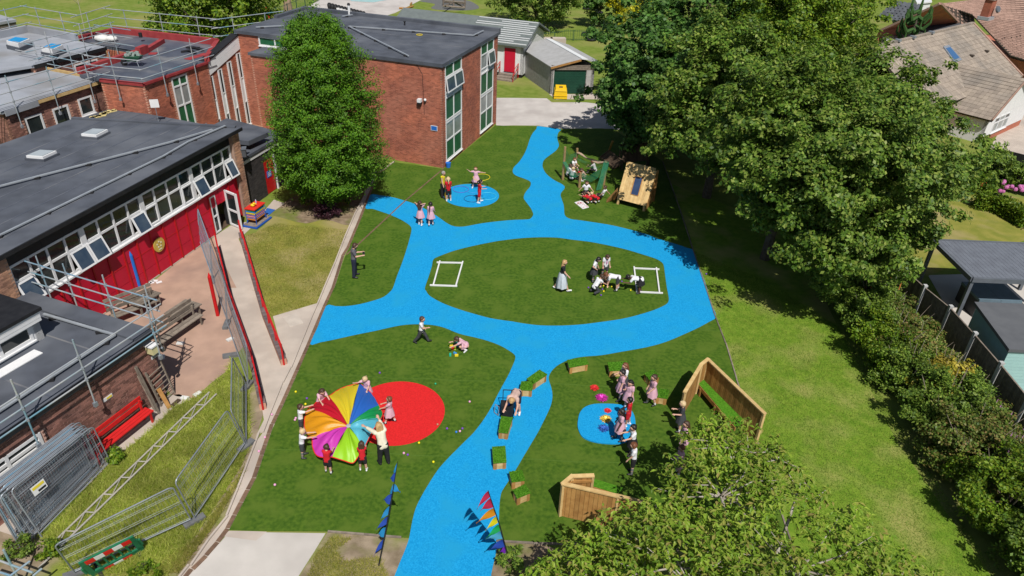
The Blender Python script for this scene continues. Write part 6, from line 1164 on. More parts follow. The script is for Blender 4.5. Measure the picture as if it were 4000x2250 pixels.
for bx, by, bz, rx, ry, rz2, dn in CB:
    c = np.array([bx, by, bz]); k1 = fork*.5+c*.5+[0, 0, .12]; limb.tube(fork, k1, .07, .05, 7).tube(k1, c, .05, .03, 6)
    for i in range(int(5+8*dn)):
        d = rnd_dir(1)[0]; d[2] = abs(d[2])*.7-.15; e = c+d*np.array([rx, ry, rz2])*random.uniform(.75, 1.08); m_ = c+(e-c)*.5+rng.normal(size=3)*.12; limb.tube(c+(e-c)*.05, m_, .024, .016, 5).tube(m_, e, .016, .007, 5)
        for s in np.linspace(.25, 1.06, 6): cl_.append(c+(m_-c)*2*s if s < .5 else m_+(e-m_)*(2*s-1))
    nn_ = int(330*dn*(rx*ry)/4.5)
    d = rnd_dir(nn_); k = rng.uniform(.35, 1.0, nn_)**.5; cl_ += list(c+d*np.array([rx, ry, rz2])*k[:, None])
fr = []
for c in cl_:
    nl = random.randint(7, 11); a0 = random.random()*6.28; ax = np.array([rng.normal()*.35, rng.normal()*.35, 1.0]); ax /= np.linalg.norm(ax)
    for i in range(nl):
        a = a0+2*math.pi*i/nl+random.uniform(-.3, .3); el = random.uniform(-1.0, .25); d = np.array([math.cos(a)*math.cos(el), math.sin(a)*math.cos(el), math.sin(el)])+ax*.12; d /= np.linalg.norm(d)
        sd = np.cross(d, [0, 0, 1.]); sd /= np.linalg.norm(sd)+1e-9; nz = np.cross(sd, d); L_ = random.uniform(.13, .2); o = np.asarray(c)+rng.normal(size=3)*.05
        fr.append((o, d*L_, sd*L_*.42, nz*L_))
LV = [(0, 0, 0), (.4, -.5, .06), (.5, 0, -.02), (1, 0, -.16), (.4, .5, .06)]; LF = [(0, 1, 2), (1, 3, 2), (0, 2, 4), (2, 3, 4)]
pieces('leaf', LV, LF, fr, L_CHER, CH_)
limb.build('trunk', BARKP, CH_)
fr = []
# ---- long grass in the fenced plot, short grass on the near lawn
def blades(name, poly, n, h, wd, m, lean=.5, label=None):
    P = np.array(poly); lo, hi = P.min(0), P.max(0); pts = []
    while len(pts) < n:
        q = rng.uniform(lo, hi, (n, 2)); x, y = q[:, 0], q[:, 1]; ins = np.zeros(n, bool)
        for i in range(len(P)):
            a, b = P[i], P[(i+1) % len(P)]; cnd = ((a[1] > y) != (b[1] > y)) & (x < (b[0]-a[0])*(y-a[1])/(b[1]-a[1]+1e-12)+a[0]); ins ^= cnd
        pts += list(q[ins])
    q = np.array(pts[:n]); t = rng.uniform(0, 2*np.pi, n); hh = h*rng.uniform(.5, 1.3, n); w_ = wd*rng.uniform(.6, 1.3, n)
    a = np.stack([np.cos(t), np.sin(t), np.zeros(n)], 1); g_ = np.c_[q, np.zeros(n)]; ld_ = rng.normal(size=(n, 2))*lean*hh[:, None]
    tip = g_+np.c_[ld_, hh]; V = np.stack([g_-a*w_[:, None], g_+a*w_[:, None], tip], 1).reshape(-1, 3)
    me = bpy.data.meshes.new(name); me.vertices.add(3*n); me.vertices.foreach_set('co', V.ravel()); me.loops.add(3*n); me.loops.foreach_set('vertex_index', np.arange(3*n, dtype=np.int32)); me.polygons.add(n); me.polygons.foreach_set('loop_start', np.arange(0, 3*n, 3, dtype=np.int32)); me.update(calc_edges=True); me.materials.append(m)
    o = link(bpy.data.objects.new(name, me)); o['kind'] = 'stuff'; return o
DRYB = leafmat('dry_grass_blade', [(.16, .19, .02), (.24, .25, .035), (.34, .31, .07), (.42, .36, .13)], .8, .45)
L_GR = leafmat('long_grass_blade', [(0.192, 0.2755, 0.024), (0.288, 0.361, 0.04), (0.416, 0.4465, 0.088), (0.528, 0.532, 0.16)], .8, .5); L_GS = leafmat('short_grass_blade', [(0.091, 0.1938, 0.0156), (0.143, 0.2687, 0.0234), (0.2145, 0.325, 0.0364), (0.338, 0.35, 0.078)], .8, .45)
lgp = GP(zz(2, 0, '1930,1125 2130,985 2290,850 2330,700 2500,1000 2520,1449')+zz(3, 0, '2510,150 2440,330 2200,700 1980,1030 1700,1449 740,1449 480,1150 430,1060 1100,330 1180,250')+zz(2, 0, '1500,1449 1750,1205'))
ground('long_grass_ground', lgp, .004, DRY)
lg_ = blades('long_grass', lgp, 64000, .13, .010, L_GR, .9)
blades('dry_grass', GP(zz(1, 0, '2430,935')+zz(1, 1, '0,890 200,800 500,830 900,860 920,900 800,1190 690,1448')+zz(2, 1, '640,120 610,155 170,285 95,300 0,55')+zz(1, 0, '2576,1360')), 30000, .06, .009, DRYB, .9)
blades('verge_grass', GP(zz(3, 0, '2500,300 2300,700 2080,1050 1800,1420 1500,1420 1980,1080 2200,760')), 5000, .1, .01, DRYB, .9)
blades('patch_grass', GP(zz(3, 1, '760,1060 980,1060 800,1200 900,1300 1250,1260 1330,1449 1290,1580 480,1580 600,1230')), 9000, .07, .009, DRYB, .9)
blades('short_grass', GP(zz(1, 2, '1830,1080 1955,1448')+zz(2, 2, '2053,295 2170,600 2290,1000'))+[(8.9, 12), (14.3, 11.5), (14.3, 20), (14.4, 26), (12, 30)], 90000, .055, .008, L_GS, .8)
for i, (x, y, r_, c_) in enumerate(((240, 1230, .35, 'leafy dark weed clump on the rubble at the bottom left'), (495, 1250, .28, 'bright green weed clump beside the blue fence upright'), (1180, 300, .22, 'pale weed at the right end of the fence panel stack'))): q = GZ(3, 0, x, y); tree('weed_clump', c_, q, [(q[0], q[1], .3, r_, r_, .3)], L_SHR if i == 0 else L_YEL, .09, 30, 30, .14, .015, cat='weed')
q = GZ(3, 1, 2530, 1330); tree('weed_clump', 'dark weed clump at the foot of the rainbow flag pole', q, [(q[0]+.1, q[1]-.1, .3, .4, .4, .3)], L_SHR, .1, 40, 30, .14, .015, cat='weed')
q = GZ(3, 0, 1480, 1400); tree('weed_clump', 'broad leaved weed at the bottom edge beside the green barrier', q, [(q[0], q[1]-.15, .15, .5, .3, .2)], L_YEL, .14, 26, 20, .14, .015, cat='weed')
# ================================================================== play things on the turf
STURF = mat('seat_turf', (.05, .17, .008), (.10, .27, .018), 16, .9, .9, 70, spec=.1)
def turf_seat(label, px, z=.36):
    P = [G(*q, z)[:2] for q in px]; c = sum(P)/4; t = thing('turf_seat', label, 'seat', v3(c, .014), 'turf topped wooden seats'); ins = lambda k: [c+(p-c)*k for p in P]
    b = MB().prism(P, z-.035, z); rngs = []
    b.build('turf_top', STURF, t)
    tf = MB()      # blades standing on the top
    Q = np.array(P)
    for i in range(420):
        u, v = random.random(), random.random(); p = Q[0]*(1-u)*(1-v)+Q[1]*u*(1-v)+Q[2]*u*v+Q[3]*(1-u)*v; a = random.random()*6.28; d = np.array([math.cos(a), math.sin(a), 0])*.012; e = v3(p, z)
        tf.add([e-d, e+d, e+np.array([random.gauss(0, .015), random.gauss(0, .015), .035])], [(0, 1, 2)])
    o = tf.build('turf_blades', STURF, t); o['kind'] = 'stuff'
    I = ins(.9); n = 4
    for i in range(n):
        p, q = I[i], I[(i+1) % n]; d = (q-p)/np.linalg.norm(q-p); L_ = np.linalg.norm(q-p); nn = np.array([d[1], -d[0]]); nn = nn if (p+q)/2@nn > c@nn else -nn
        for k in range(2): MB().obox(v3(p+d*.07-nn*.02, .03+.14*k), a3(d)*(L_-.14), a3(nn)*.025, [0, 0, .132]).build('side_board', WOODG, t)
        MB().obox(v3(p-d*.0-nn*.03, .014), a3(d)*.1, a3(nn)*.045, [0, 0, .30]).build('corner_board', WOODO, t); MB().obox(v3(q-d*.1-nn*.03, .014), a3(d)*.1, a3(nn)*.043, [0, 0, .30]).build('corner_board', WOODO, t)
zc = lambda *a: [Z(*q) for q in a]
turf_seat('long turf topped seat at the far left of the right hand group, alone', zc((2, 2, 553, 722), (2, 2, 737, 696), (2, 2, 773, 762), (2, 2, 577, 798)))
turf_seat('long turf topped seat directly behind the standing girls', zc((2, 2, 960, 745), (2, 2, 1157, 737), (2, 2, 1175, 818), (2, 2, 980, 832)))
turf_seat('square turf topped seat behind the girl standing alone', zc((2, 2, 1330, 858), (2, 2, 1428, 822), (2, 2, 1488, 888), (2, 2, 1390, 930)))
turf_seat('square turf topped seat right of the girl standing alone', zc((2, 2, 1470, 1010), (2, 2, 1580, 1026), (2, 2, 1562, 1110), (2, 2, 1450, 1092)))
turf_seat('long turf topped seat on the blue path at the junction', zc((2, 2, 145, 912), (2, 2, 277, 820), (2, 2, 357, 868), (2, 2, 217, 960)))
turf_seat('small turf topped seat on the blue path beside the bending woman', zc((2, 2, 93, 938), (2, 2, 215, 938), (2, 2, 204, 1027), (2, 2, 78, 1022)))
turf_seat('turf topped seat on the blue path nearer than the black speaker', [(1957, 1625), (2003.5, 1630.5), (1984, 1691), (1947, 1687)])
turf_seat('turf topped seat alone in the middle of the lower blue path', zc((3, 1, 2375, 147), (3, 1, 2510, 138), (3, 1, 2522, 300), (3, 1, 2387, 312)))
turf_seat('upper of the two touching turf seats at the right edge of the path', zc((3, 1, 2545, 400), (3, 2, 103, 382), (3, 2, 130, 485), (3, 2, -2, 502)))
turf_seat('lower of the two touching turf seats at the right edge of the path', zc((3, 2, 8, 587), (3, 2, 130, 522), (3, 2, 188, 610), (3, 2, 52, 665)))
# ---- wooden screens with a bench inside
def screen(label, pts, z, seat, zs=.45):
    P = [G(*q, z)[:2] for q in pts]; t = thing('wooden_screen', label, 'screen', v3(P[1], .014), 'pale wooden screens with turf benches')
    for si, (p, q) in enumerate(zip(P[:-1], P[1:])):
        d = (q-p)/np.linalg.norm(q-p); L_ = np.linalg.norm(q-p); nn = np.array([-d[1], d[0]]); k = max(1, int(L_/.135)); w_ = L_/k
        for i in range(k): MB().obox(v3(p+d*(w_*i+.004)-nn*(.016+.004*(i % 2)), .03), a3(d)*(w_-.008), a3(nn)*.026, [0, 0, z-.1]).build('plank', WOODO, t)
        MB().bar(v3(p-d*.05, z-.02+.006*(si % 2)), v3(q+d*.05, z-.02+.006*(si % 2)), .13, .045).build('cap_rail', WOODG, t)
        for h in (.3, z-.22): MB().bar(v3(p+nn*.04, h), v3(q+nn*.04, h), .03, .09).build('cross_rail', WOODO, t)
    for p in P: MB().box(v3(p, (z-.05)/2), (.09, .09, z-.06), .4).build('post', WOODG, t)
    S_ = [G(*q, zs)[:2] for q in seat]; MB().prism(S_, zs-.06, zs).build('bench_turf', STURF, t); MB().bar(v3(S_[0], zs-.1), v3(S_[3], zs-.1), .04, .16).build('bench_board', WOODO, t)
    for s in (.1, .5, .9): p = S_[0]+(S_[3]-S_[0])*s; MB().box(v3(p, zs/2-.04), (.08, .08, zs-.1), .4).build('bench_leg', WOODO, t)
    return t
screen('pale wooden screen with turf bench near the bottom, half under the cherry tree', zc((3, 2, 812, 432), (3, 2, 605, 440), (3, 2, 515, 515), (3, 2, 1065, 640), (3, 2, 1300, 700)), 1.42, zc((3, 2, 800, 540), (3, 2, 815, 465), (3, 2, 1120, 560), (3, 2, 1060, 620)))
screen('pale wooden screen with turf bench at the right edge of the turf', zc((2, 2, 1742, 1040), (2, 2, 1908, 763), (2, 2, 1973, 712), (2, 2, 2540, 1255)), 1.42, zc((2, 2, 1872, 955), (2, 2, 1955, 870), (2, 2, 2400, 1300), (2, 2, 2250, 1400)))
# ---- play house with the roof window
PH = thing('play_house', 'pale wooden play house with sloping plank roof and dark window, in sun', 'play house', (6.9, 38, .014))
r0, r1, r2_, r3_ = GZ(1, 2, 1057, 553, .35), GZ(1, 2, 1350, 630, .35), GZ(1, 2, 1467, 250, 2.0), GZ(1, 2, 1160, 178, 2.0)
nr = np.cross(r1-r0, r3_-r0); nr /= np.linalg.norm(nr); nr = nr if nr[2] > 0 else -nr
for i in range(14):
    a_, b_ = r0+(r1-r0)*i/14, r3_+(r2_-r3_)*i/14; MB().obox(a_, (r1-r0)/14.3, (b_-a_)*.93, nr*(.03+.004*(i % 2))).build('roof_plank', WOODG, PH)
MB().obox(r0+(r3_-r0)*.935+nr*.012, (r1-r0)*1.0, (r3_-r0)*.065, nr*.03).build('ridge_board', WOODG, PH)
ww_ = [r0+(r1-r0)*u+(r3_-r0)*v+nr*.036 for u, v in ((.40, .20), (.66, .20), (.66, .68), (.40, .68))]
wfm = MB()
for p, q in zip(ww_, ww_[1:]+ww_[:1]): wfm.bar(p, q, .05, .04)
wfm.build('window_frame', WOODO, PH); MB().obox(ww_[0], ww_[1]-ww_[0], ww_[3]-ww_[0], nr*.012).build('window_pane', mat('blue_pane', (.03, .05, .11), (.04, .07, .14), 2, .15), PH)
for p in (r0+(r1-r0)*.06, r0+(r1-r0)*.95): MB().box(p*[1, 1, 0]+[0, .1, .17], (.12, .12, .34), -.5).build('post', WOODG, PH)
for p in (r3_, r2_): MB().box(p*[1, 1, 0]+[0, -.1, .98], (.1, .1, 1.95), -.5).build('post', WOODO, PH)
dd_ = (r1-r0)/np.linalg.norm(r1-r0)
for e, f_ in ((r0, r3_), (r1, r2_)):
    for i in range(5): a_, b_ = e+(f_-e)*(i/5+.02), e+(f_-e)*((i+1)/5-.02); MB().add([a_*[1, 1, 0]+[0, 0, .05], b_*[1, 1, 0]+[0, 0, .05], b_-[0, 0, .06], a_-[0, 0, .06]]+[q+dd_*.03*(1 if e is r0 else -1) for q in (a_*[1, 1, 0]+[0, 0, .05], b_*[1, 1, 0]+[0, 0, .05], b_-[0, 0, .06], a_-[0, 0, .06])], [(0, 1, 2, 3), (7, 6, 5, 4), (0, 4, 5, 1), (1, 5, 6, 2), (2, 6, 7, 3), (3, 7, 4, 0)]).build('wall_plank', WOODO, PH)
rp = [GZ(1, 2, 950, 592, .03), GZ(1, 2, 1062, 548, .03), GZ(1, 2, 1066, 468, .75)]; e_ = np.array([.05, .45, 0])
MB().add(rp+[q+e_ for q in rp], [(0, 1, 2), (5, 4, 3), (0, 3, 4, 1), (1, 4, 5, 2), (2, 5, 3, 0)]).build('side_ramp', WOODO, PH)
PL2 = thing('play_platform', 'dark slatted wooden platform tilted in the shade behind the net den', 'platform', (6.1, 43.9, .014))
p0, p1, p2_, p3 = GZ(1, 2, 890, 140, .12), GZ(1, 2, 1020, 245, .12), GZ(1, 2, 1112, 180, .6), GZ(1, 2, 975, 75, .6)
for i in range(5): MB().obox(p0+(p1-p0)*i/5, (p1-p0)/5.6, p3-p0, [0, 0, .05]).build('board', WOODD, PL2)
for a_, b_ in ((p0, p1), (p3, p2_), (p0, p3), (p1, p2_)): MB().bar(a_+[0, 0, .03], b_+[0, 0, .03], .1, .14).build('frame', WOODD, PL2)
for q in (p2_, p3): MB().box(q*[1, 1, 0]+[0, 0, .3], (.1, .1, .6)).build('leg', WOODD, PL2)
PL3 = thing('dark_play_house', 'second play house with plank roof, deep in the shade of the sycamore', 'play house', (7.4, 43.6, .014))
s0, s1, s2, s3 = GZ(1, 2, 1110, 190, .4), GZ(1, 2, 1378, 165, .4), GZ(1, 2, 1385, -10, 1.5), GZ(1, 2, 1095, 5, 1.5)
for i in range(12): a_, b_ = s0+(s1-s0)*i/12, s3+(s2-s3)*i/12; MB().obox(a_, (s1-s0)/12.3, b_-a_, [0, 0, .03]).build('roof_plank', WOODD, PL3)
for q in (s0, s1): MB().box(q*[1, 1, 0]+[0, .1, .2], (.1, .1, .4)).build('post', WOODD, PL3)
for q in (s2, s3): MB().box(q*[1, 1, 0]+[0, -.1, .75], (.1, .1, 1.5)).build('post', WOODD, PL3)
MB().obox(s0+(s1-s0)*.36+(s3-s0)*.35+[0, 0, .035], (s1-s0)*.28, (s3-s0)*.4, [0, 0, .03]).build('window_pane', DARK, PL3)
tag(MB().bar(GZ(1, 2, 975, 75, .5), GZ(1, 2, 1012, -30, 1.6), .12, .06).build('leaning_beam', WOODO), 'brown beam leaning up behind the dark tilted platform', 'beam')
# ---- net den
ND = thing('net_den', 'den of four timber posts draped with green netting and a beige cloth', 'den', GZ(1, 2, 720, 300)); POST = mat('den_post', (.34, .23, .1), (.26, .17, .075), 6, .9)
dp = {k: GZ(1, 2, *v) for k, v in dict(a=(510, 362), b=(676, 442), c=(922, 415), d=(640, 245)).items()}; dz = dict(a=2.15, b=1.0, c=1.5, d=1.35)
for k in dp: MB().tube(dp[k], dp[k]+[0, 0, dz[k]], .085, .075, 10).build('post', POST, ND)
NET = sheer('green_net', (.006, .12, .055), .7); NET2 = sheer('green_net_thin', (.008, .15, .07), .4); CLOTH = mat('beige_cloth', (.55, .4, .28), (.48, .34, .23), 8, .9)
def drape(name, p, q, sag, drop, m, n=14, k=7, push=(0, 0), top=0):
    rows = []
    for j in range(k):
        v = j/(k-1); row = []
        for i in range(n):
            u = i/(n-1); s = 4*u*(1-u); w_ = p+(q-p)*u-np.array([0, 0, sag*s+drop*v*(.45+.55*s)]); w_ = w_+a3(push)*v*(.4+.6*s)+np.array([.05*math.sin(9*u+5*v), .05*math.cos(8*u+3*v), .03*math.sin(14*u)]); w_[2] = max(w_[2], .05); row.append(w_)
        rows.append(row)
    MB().grid(rows).build(name, m, ND, True)
tp_ = lambda k, f=1.0: dp[k]+[0, 0, dz[k]*f]
drape('net', tp_('a', .93), tp_('d', .95), .35, .75, NET2); drape('net', tp_('a', .62), tp_('b', 1.0), .3, .3, NET, push=(-.1, -.1)); drape('net', tp_('b', .95), tp_('c', .98), .38, .55, NET, push=(.1, .15)); drape('net', tp_('d', .6), tp_('c', .95), .15, .4, NET2)
drape('cloth_strip', tp_('d', .85), tp_('c', 1.0), .12, .16, CLOTH, 16, 4)
qn = GZ(1, 2, 868, 458, .1); rows = [[tp_('c', 1.02)*(1-v)+(qn+np.array([.34*(u-.5), .15*(u-.5), 0]))*v+np.array([.16*(u-.5)*(1-v)*2, -.08-.12*math.sin(v*3.1), .0])+np.array([0, .04*math.sin(16*u), 0]) for u in np.linspace(0, 1, 10)] for v in np.linspace(0, 1, 8)]; MB().grid(rows).build('net', NET, ND, True)
rows = [[tp_('c', .98)+np.array([.16*math.cos(a), .16*math.sin(a), -h]) for a in np.linspace(0, 6.28, 10)] for h in (-.06, .1, .4)]; MB().grid(rows).build('net', NET, ND, True)
gm = GP(zz(1, 2, '628,592 700,570 775,640 712,658')); pm = thing('play_mat', 'white play mat printed with red marks beside the lying children', 'mat', v3(gm[0], .02)); MB().prism(gm, .016, .03).build('mat_sheet', WHITE, pm)
Qm = np.array(gm)
for i in range(26): u, v = random.uniform(.08, .92), random.uniform(.08, .92); p = Qm[0]*(1-u)*(1-v)+Qm[1]*u*(1-v)+Qm[2]*u*v+Qm[3]*(1-u)*v; MB().tube(v3(p, .03), v3(p, .034), .03+.02*random.random(), None, 7).build('print_mark', mat('print_red', (.5, .08, .1), (.5, .3, .35), 9, .8), pm)
# ---- parachute
PC_ = thing('play_parachute', 'large rainbow play parachute held up by a ring of children', 'parachute', v3(G(1360, 1666, .7)[:2], .05))
pq = lambda x, y, z=.72: G(1100+x/3.45, 1440+y/3.45, z)
pc0 = pq(902, 778, .78)
seg = [('yellow', (.85, .68, .03), [(640, 370), (760, 288), (880, 238), (1050, 195)], .78), ('blue', (.03, .16, .62), [(1050, 195), (1140, 262), (1235, 360), (1312, 490)], .75), ('green', (.01, .33, .09), [(1312, 490), (1350, 560), (1362, 615), (1340, 670)], .72),
 ('sky_blue', (.12, .55, .72), [(1340, 670), (1285, 745), (1195, 900), (1108, 1080)], .66), ('lime', (.36, .72, .02), [(1108, 1080), (1012, 1215), (955, 1272), (840, 1240), (680, 1190)], .5), ('magenta', (.66, .05, .48), [(680, 1190), (560, 1196), (470, 1165), (420, 1060), (412, 945)], .55),
 ('orange', (.85, .36, .01), [(412, 945), (335, 880), (308, 760), (315, 650), (360, 535)], .7), ('red', (.6, .01, .03), [(360, 535), (430, 488), (500, 428), (640, 370)], .76)]
rimall = []
zj = [.78, .78, .72, .7, .58, .55, .62, .74]
for si, (cn, col, pts, zr) in enumerate(seg):
    R_ = smooth([pq(x, y, zj[si]*(1-i/(len(pts)-1))+zj[(si+1) % 8]*i/(len(pts)-1)-.14*math.sin(math.pi*i/(len(pts)-1))) for i, (x, y) in enumerate(pts)], 5, False)
    rimall += list(R_[:-1]); rows = []
    for s in np.linspace(.04, 1, 12):
        row = []
        for i, r_ in enumerate(R_):
            u = i/(len(R_)-1); q = pc0+(r_-pc0)*s; q = q+np.array([0, 0, .24*math.sin(math.pi*s)*(.35+.65*math.sin(math.pi*u))+.035*math.sin(16*u+7*s+si)*s*(1-s)*4+.012*math.sin(31*u+3*si)*s]); row.append(q)
        rows.append(row)
    MB().grid(rows).build('fabric_panel', mat('fabric_'+cn, col, None, 4, .42, spec=.4, trans=.3), PC_, True)['label'] = cn.replace('_', ' ')+' fabric panel'
MB().sphere(pc0+[0, 0, .03], (.09, .09, .02), 14, 6).build('centre_disc', mat('centre_grey', (.4, .38, .4), None), PC_); MB().path(rimall, .018, 6, True).build('rim_hem', mat('hem_red', (.65, .03, .02), None, 3, .5), PC_)
# ---- pennant poles
def ray_at_y(px, py, y): D = CM.T@np.array([(px-2000)/CF, (py-1125)/CF, 1]); k = y/D[1]; return np.array([0, 0, CH])+D*k
def pennants(label, base, top, flags):
    t = thing('flag_pole', label, 'flag pole', base, 'pennant poles by the path'); k = base+(top-base)*.55+np.array([.03, .0, 0])
    MB().tube(base, k, .022, .017).tube(k, top, .017, .008).build('pole', DARK, t)
    def on(x, y):
        best = min(np.linspace(0, 1.0, 400), key=lambda s: abs((lambda w_: 1125+CF*w_[1]/w_[2])(CM@(base+(top-base)*s-[0, 0, CH]))-y)); return base+(top-base)*best
    for (c, p0, tip, p1, mid) in flags:
        A_, B_ = on(*p0), on(*p1); Tt = ray_at_y(*tip, A_[1]-.08); Mm = ray_at_y(*mid, A_[1]+.06)
        rows = []
        for u in np.linspace(0, 1, 9):
            a_ = A_*(1-u)**2+2*u*(1-u)*(A_*.5+Tt*.5+(Mm-(A_+B_+Tt)/3)*.6)+Tt*u*u; b_ = B_*(1-u)**2+2*u*(1-u)*(B_*.5+Tt*.5+(Mm-(A_+B_+Tt)/3)*.6)+(Tt+[0, 0, -.003])*u*u; rows.append([a_*(1-v)+b_*v+np.array([0, .03*math.sin(5*u+3*v), 0]) for v in np.linspace(0, 1, 5)])
        MB().grid(rows).build('pennant', c, t, True)
f1 = lambda x, y: Z(3, 1, x, y)
FM = lambda n, c: mat('pennant_'+n, c, None, 4, .6, trans=.4)
LB_, DB_ = FM('light_blue', (.03, .30, .66)), FM('dark_blue', (.03, .09, .50))
pennants('tall pole flying light and dark blue pennants', G(*f1(1235, 1345)), G(1553, 1803, 3.72), [(LB_, f1(1420, 305), f1(1380, 402), f1(1405, 402), f1(1395, 380)), (DB_, f1(1403, 405), f1(1350, 466), f1(1385, 502), f1(1375, 455)), (LB_, f1(1385, 520), f1(1345, 612), f1(1368, 620), f1(1362, 585)), (LB_, f1(1385, 520), f1(1452, 607), f1(1375, 590), f1(1410, 560)), (DB_, f1(1358, 630), f1(1283, 682), f1(1338, 730), f1(1310, 665)), (LB_, f1(1330, 745), f1(1252, 895), f1(1315, 835), f1(1262, 810)),
 (DB_, f1(1312, 850), f1(1205, 987), f1(1300, 930), f1(1255, 910)), (LB_, f1(1296, 960), f1(1228, 1030), f1(1275, 1062), f1(1245, 1000)), (DB_, f1(1272, 1075), f1(1187, 1246), f1(1255, 1165), f1(1210, 1140))])
pennants('pole flying rainbow coloured pennants over the blue path', G(*f1(2555, 1320)), G(1907, 1916, 3.42), [(FM('crimson', (.6, .03, .1)), f1(2337, 590), f1(2222, 782), f1(2362, 655), f1(2275, 650)), (FM('crimson', (.6, .03, .1)), f1(2362, 668), f1(2260, 790), f1(2390, 758), f1(2320, 720)), (FM('orange', (.85, .33, .02)), f1(2390, 765), f1(2215, 920), f1(2420, 840), f1(2320, 815)), (FM('yellow', (.85, .72, .02)), f1(2420, 850), f1(2305, 995), f1(2445, 915), f1(2385, 890)), (FM('green', (.02, .45, .12)), f1(2445, 930), f1(2315, 1070), f1(2470, 995), f1(2390, 985)), (FM('sky', (.1, .45, .7)), f1(2475, 1000), f1(2310, 1076), f1(2495, 1075), f1(2410, 1035)), (DB_, f1(2495, 1080), f1(2345, 1190), f1(2512, 1155), f1(2430, 1120)), (FM('violet', (.22, .03, .5)), f1(2518, 1155), f1(2455, 1205), f1(2532, 1222), f1(2490, 1185))])
# ---- pompoms, balls, hoops, toy bricks
def pompom(label, x, y, r_, col, r=2):
    c = GZ(r, 2, x, y, .03); t = thing('pompom', label, 'pompom', c, 'pompoms laid out in a row'); b = MB()
    for i in range(240): a, el = random.random()*6.28, random.uniform(.05, 1.1); d = np.array([math.cos(a)*math.cos(el), math.sin(a)*math.cos(el), math.sin(el)*.45]); s = np.array([-math.sin(a), math.cos(a), random.uniform(-.5, .5)])*.012; L_ = r_*random.uniform(.75, 1.1); m_ = c+d*L_*.6+[0, 0, .02]; e = c+d*L_; b.add([c-s, c+s, m_+s*1.3, m_-s*1.3, e], [(0, 1, 2, 3), (3, 2, 4)])
    b.build('tinsel', col, t); MB().sphere(c, (r_*.5, r_*.5, .05), 10, 6).build('core', col, t)
pm_ = lambda n, c: mat('tinsel_'+n, c, tuple(min(1, q*1.6+.05) for q in c), 40, .3, metal=.3, rnd=.5)
pompom('red pompom lying on the turf, farthest of the row', 830, 1008, .2, mat('tinsel_plain_red', (.65, .03, .03), None, 4, .5, rnd=.2)); pompom('magenta tinsel pompom on the turf above the blue pad', 903, 1110, .27, pm_('magenta', (.5, .02, .3))); pompom('red and white pompom at the top of the blue pad', 960, 1240, .17, mat('tinsel_plain_red', (.65, .03, .03))); pompom('gold tinsel pompom on the blue pad', 940, 1325, .25, pm_('gold', (.6, .4, .04))); pompom('dark blue tinsel pompom on the blue pad', 920, 1420, .25, pm_('blue', (.02, .1, .4)))
BC = {'purple': (.18, .06, .42), 'green': (.01, .35, .16), 'yellow': (.8, .68, .01), 'pink': (.75, .35, .55), 'blue': (.03, .2, .65), 'brown': (.45, .2, .12)}
bp = [(2, 1, 1245, 853, 'purple', 'lying beyond the parachute'), (2, 1, 1806, 963, 'green', 'beside the top of the red circle'), (2, 1, 400, 1043, 'yellow', 'farther left of the parachute, upper one'), (2, 1, 512, 1110, 'purple', 'left of the parachute between two yellow balls'), (2, 1, 498, 1167, 'yellow', 'left of the parachute, nearer the boy'), (2, 1, 557, 1190, 'pink', 'at the red edge of the parachute'), (2, 1, 400, 1308, 'pink', 'behind the boy left of the parachute, upper of a touching pair'), (2, 1, 392, 1326, 'pink', 'behind the boy left of the parachute, lower of a touching pair'), (2, 1, 160, 1272, 'pink', 'on the concrete left of the turf'), (2, 1, 2150, 1143, 'pink', 'alone right of the red circle'), (2, 1, 1827, 1372, 'brown', 'on the right part of the red circle'), (2, 1, 1922, 1413, 'purple', 'near the red circle, left of the small cluster'), (2, 1, 2077, 1413, 'purple', 'in the small cluster beside the lower blue path'), (2, 1, 2015, 1448, 'blue', 'in the small cluster beside the lower blue path'), (2, 1, 2052, 1440, 'pink', 'in the small cluster beside the lower blue path'),
 (3, 1, 1640, 108, 'yellow', 'just below the red circle'), (3, 1, 1488, 212, 'pink', 'touching a purple ball right of the woman in cream'), (3, 1, 1527, 228, 'purple', 'beside a pink ball right of the woman in cream'), (3, 1, 1785, 300, 'yellow', 'lowest one near the blue path'), (3, 1, 190, 530, 'pink', 'alone on the lower left turf'), (3, 1, 90, 52, 'pink', 'on the concrete path, upper one'), (3, 1, 30, 192, 'pink', 'on the concrete path, lower one'), (1, 2, 1105, 1383, 'purple', 'right of the bending boy'), (1, 2, 1955, 1307, 'purple', 'on the lawn just outside the turf edge')]
zg = lambda x, y: (2140+x/2.912, 980+y/2.912)
def ball(px, c, where): tag(MB().sphere(G(*px, .055), .042, 12, 8).build('ball', mat('ball_'+c, BC[c], None, 3, .35), None, True), f'small {c} ball {where}', 'ball', 'little plastic balls scattered on the turf')
for r_, c_, x, y, cn, wh in bp: ball(Z(r_, c_, x, y), cn, wh)
for x, y, cn, wh in ((462, 417, 'purple', 'behind the kneeling boy in the oval'), (635, 397, 'yellow', 'under the hands of the kneeling child facing the camera'), (620, 437, 'purple', 'between two yellow balls by the kneeling boy'), (635, 459, 'yellow', 'at the fingertips of the kneeling boy'), (605, 503, 'purple', 'nearest the camera by the kneeling boy'), (728, 407, 'yellow', 'below the bending boy'), (942, 447, 'yellow', 'left of the right hand goal frame')): ball(zg(x, y), cn, wh)
def hoop(label, c, r_, col, tilt=(0, 0)):
    P = [np.asarray(c)+np.array([r_*math.cos(a), r_*math.sin(a), r_*(math.cos(a)*tilt[0]+math.sin(a)*tilt[1])]) for a in np.linspace(0, 2*math.pi, 28, endpoint=False)]; tag(MB().path(P, .014, 6, True).build('hoop', mat('hoop_'+col[0], col[1], None, 3, .4)), label, 'hoop', 'plastic hoops by the blue circle')
zh = lambda x, y: (1660+x/3.15, 640+y/3.15)
